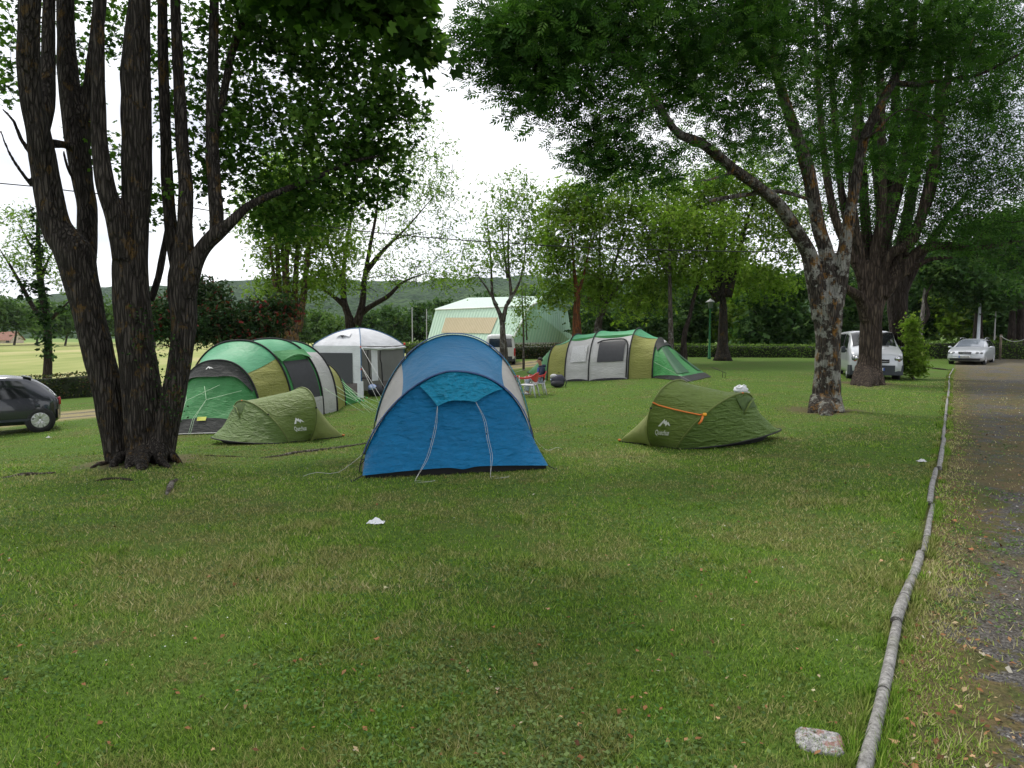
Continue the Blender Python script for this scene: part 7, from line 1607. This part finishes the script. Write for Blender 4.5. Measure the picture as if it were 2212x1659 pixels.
# ------------------------------------------------------------------ lamp posts, poles, cable, rope fence, far house
M_LGRN = mat('green_lamp_paint', (.015, .15, .05), .5, .1)
def lantern():
    q = GD(1532, 43); root = thing('lantern_post', 'green lantern post with white lamp head by the stout tree', 'lamp', q); H = CAMH+82/FPX*43-q.z
    MB().lathe(q, [(.11, -.05), (.11, .12), (.085, .16), (.075, .9), (.058, .95), (.052, H-.62), (.07, H-.58), (.04, H-.54)], 14).build('post', M_LGRN, root)
    z = H-.55; MB().lathe(q+Vector((0, 0, z)), [(.10, 0), (.12, .03), (.165, .36), (.17, .37), (.12, .37), (.09, .02)], 6).build('lamp_glass', mat('frosted_lamp_glass', (.24, .26, .28), .25, .1), root)
    MB().lathe(q+Vector((0, 0, z+.375)), [(.30, 0), (.30, .02), (.20, .10), (.08, .17), (.03, .22), (.0, .25)], 16).build('lamp_cap', mat('white_lamp_cap', (.28, .29, .30), .5), root)
    for k in range(6): a = math.pi*k/3; d = Vector((math.cos(a), math.sin(a), 0)); MB().tube([q+d*.12+Vector((0, 0, z+.02)), q+d*.175+Vector((0, 0, z+.37))], .010, 4).build('lamp_bar', M_LGRN, root)
lantern()
def pole(label, u, d, vt, r, m, name='pole', cat='pole', cap=False):
    q = GD(u, d); H = CAMH+(730-vt)/FPX*d-q.z; root = thing(name, label, cat, q)
    MB().lathe(q, [(r*1.4, -.1), (r*1.4, .25), (r, .3), (r*.75, H-.02), (r*.5, H)], 12).build('shaft', m, root)
    MB().lathe(q+Vector((0, 0, .25)), [(r*1.7, 0), (r*1.7, .05), (r*1.1, .09)], 12).build('collar', m, root)
    if cap: MB().box(q+Vector((0, 0, .45)), (.22, .18, .28), None, .03).build('junction_box', mat('white_box', (.5, .5, .5), .5), root)
M_GALV = mat('galvanised_steel', (.42, .45, .48), .45, .12, 4, 0, 40, .3); M_PALE = mat('pale_pole', (.34, .34, .33), .6); M_WOODP = bark_mat('post_wood', (.27, .23, .17), (.10, .08, .06))
pole('thick grey metal lamp pole behind the silver car', 2111, 42.5, 655, .10, M_GALV, 'lamp_pole', 'pole')
pole('thin white pole with a small box right of the silver car', 2146, 43.5, 668, .045, M_PALE, 'thin_pole', 'pole', True)
pole('thin pale pole at the meadow edge, the left one left of the barn', 891, 78, 664, .055, M_PALE, 'meadow_pole', 'pole')
pole('thin grey pole just left of the barn roof corner', 922, 80, 668, .05, M_PALE, 'meadow_pole', 'pole')
def rope():
    ps = [GD(u, d) for u, d in ((2160, 42.2), (2219, 40.6), (2290, 39))]
    for p, lab in zip(ps, ('first wooden rope post right of the thin white pole', 'second wooden rope post at the right picture edge', 'rope post just outside the right edge')):
        root = thing('rope_post', lab, 'post', p, 'wooden rope posts'); MB().lathe(p, [(.07, -.1), (.07, 1.52), (.05, 1.56)], 10).build('post', M_WOODP, root); MB().lathe(p+Vector((0, 0, 1.42)), [(.078, 0), (.078, .05), (.07, .055)], 10).build('rope_ring', M_CORD, root)
    pts = []
    for a, b in zip(ps, ps[1:]): pts += [lerp(a, b, k/10)+Vector((0, 0, 1.45-.30*4*(k/10)*(1-k/10))) for k in range(11)]
    tag(MB().tube(pts, .018, 6).build('rope', M_CORD, None, True, ps[0]), 'pale slack rope strung between wooden posts at the right edge', 'rope')
rope()
def cable():
    pts = [P(u, v, d) for u, v, d in ((-420, 375, 24), (0, 396, 26), (150, 412, 27), (300, 430, 28), (560, 472, 29.5), (740, 494, 30), (900, 511, 31), (1080, 524, 32), (1250, 534, 33), (1480, 541, 34), (1720, 544, 35.5), (2000, 540, 37), (2400, 530, 39))]
    c = crv([(p, 0) for p in pts], .8); o = MB().tube([p for p, r in c], .022, 6).build('overhead_cable', M_BLK, None, True, pts[3]); tag(o, 'black overhead cable sagging across the sky behind the trees', 'cable')
cable()
def house():
    q = GD(8, 150); root = thing('house', 'small far house with a red tiled roof at the left edge', 'house', q); s = PX(150)
    w, h, d = 3.2, .9, 4.0; z = q.z-.2
    MB().add([q+Vector((x*w/2, y, zz)) for x in (-1, 1) for y in (0, d) for zz in (-.3, h)]+[q+Vector((w/2, d/2, h+1.6)), q+Vector((-w/2, d/2, h+1.6))], [(0, 1, 5, 4), (2, 6, 7, 3), (4, 5, 8, 7, 6), (0, 2, 3, 9, 1)]).build('wall', mat('cream_render', (.52, .45, .36), .8), root, False)
    MB().add([q+Vector((x*(w/2+.3), y, zz)) for x in (-1, 1) for y, zz in ((-.4, h-.25), (d/2, h+1.75), (d+.4, h-.25))], [(0, 3, 4, 1), (1, 4, 5, 2)]).build('roof', mat('terracotta_tile', (.24, .12, .085), .8, .2, 3), root, False)
    for x in (-1.2, .9): MB().box(q+Vector((x, -.02, .55)), (.7, .06, .8)).build('window', M_GLASS, root, False)
house()
# ------------------------------------------------------------------ haze: the air between the camp and the hills
def haze():
    t = NT('haze_air'); v = t.n('VolumePrincipled', Color=(.80, .88, 1.0), Density=HAZE)
    v.inputs['Anisotropy'].default_value = .2
    t.t.links.new(v.outputs[0], t.out.inputs['Volume'])
    t.m.cycles.homogeneous_volume = True if hasattr(t.m, 'cycles') and hasattr(t.m.cycles, 'homogeneous_volume') else False
    o = MB().add([(x, y, z) for x in (-2200, 5200) for y in (-80, 2000) for z in (-14, 260)], [(0, 1, 3, 2), (4, 6, 7, 5), (0, 4, 5, 1), (2, 3, 7, 6), (0, 2, 6, 4), (1, 5, 7, 3)]).build('haze', t.m, None, False)
    tag(o, 'thin pale air veiling the distant hills', 'haze', None, 'stuff')
HAZE = .00007
haze()
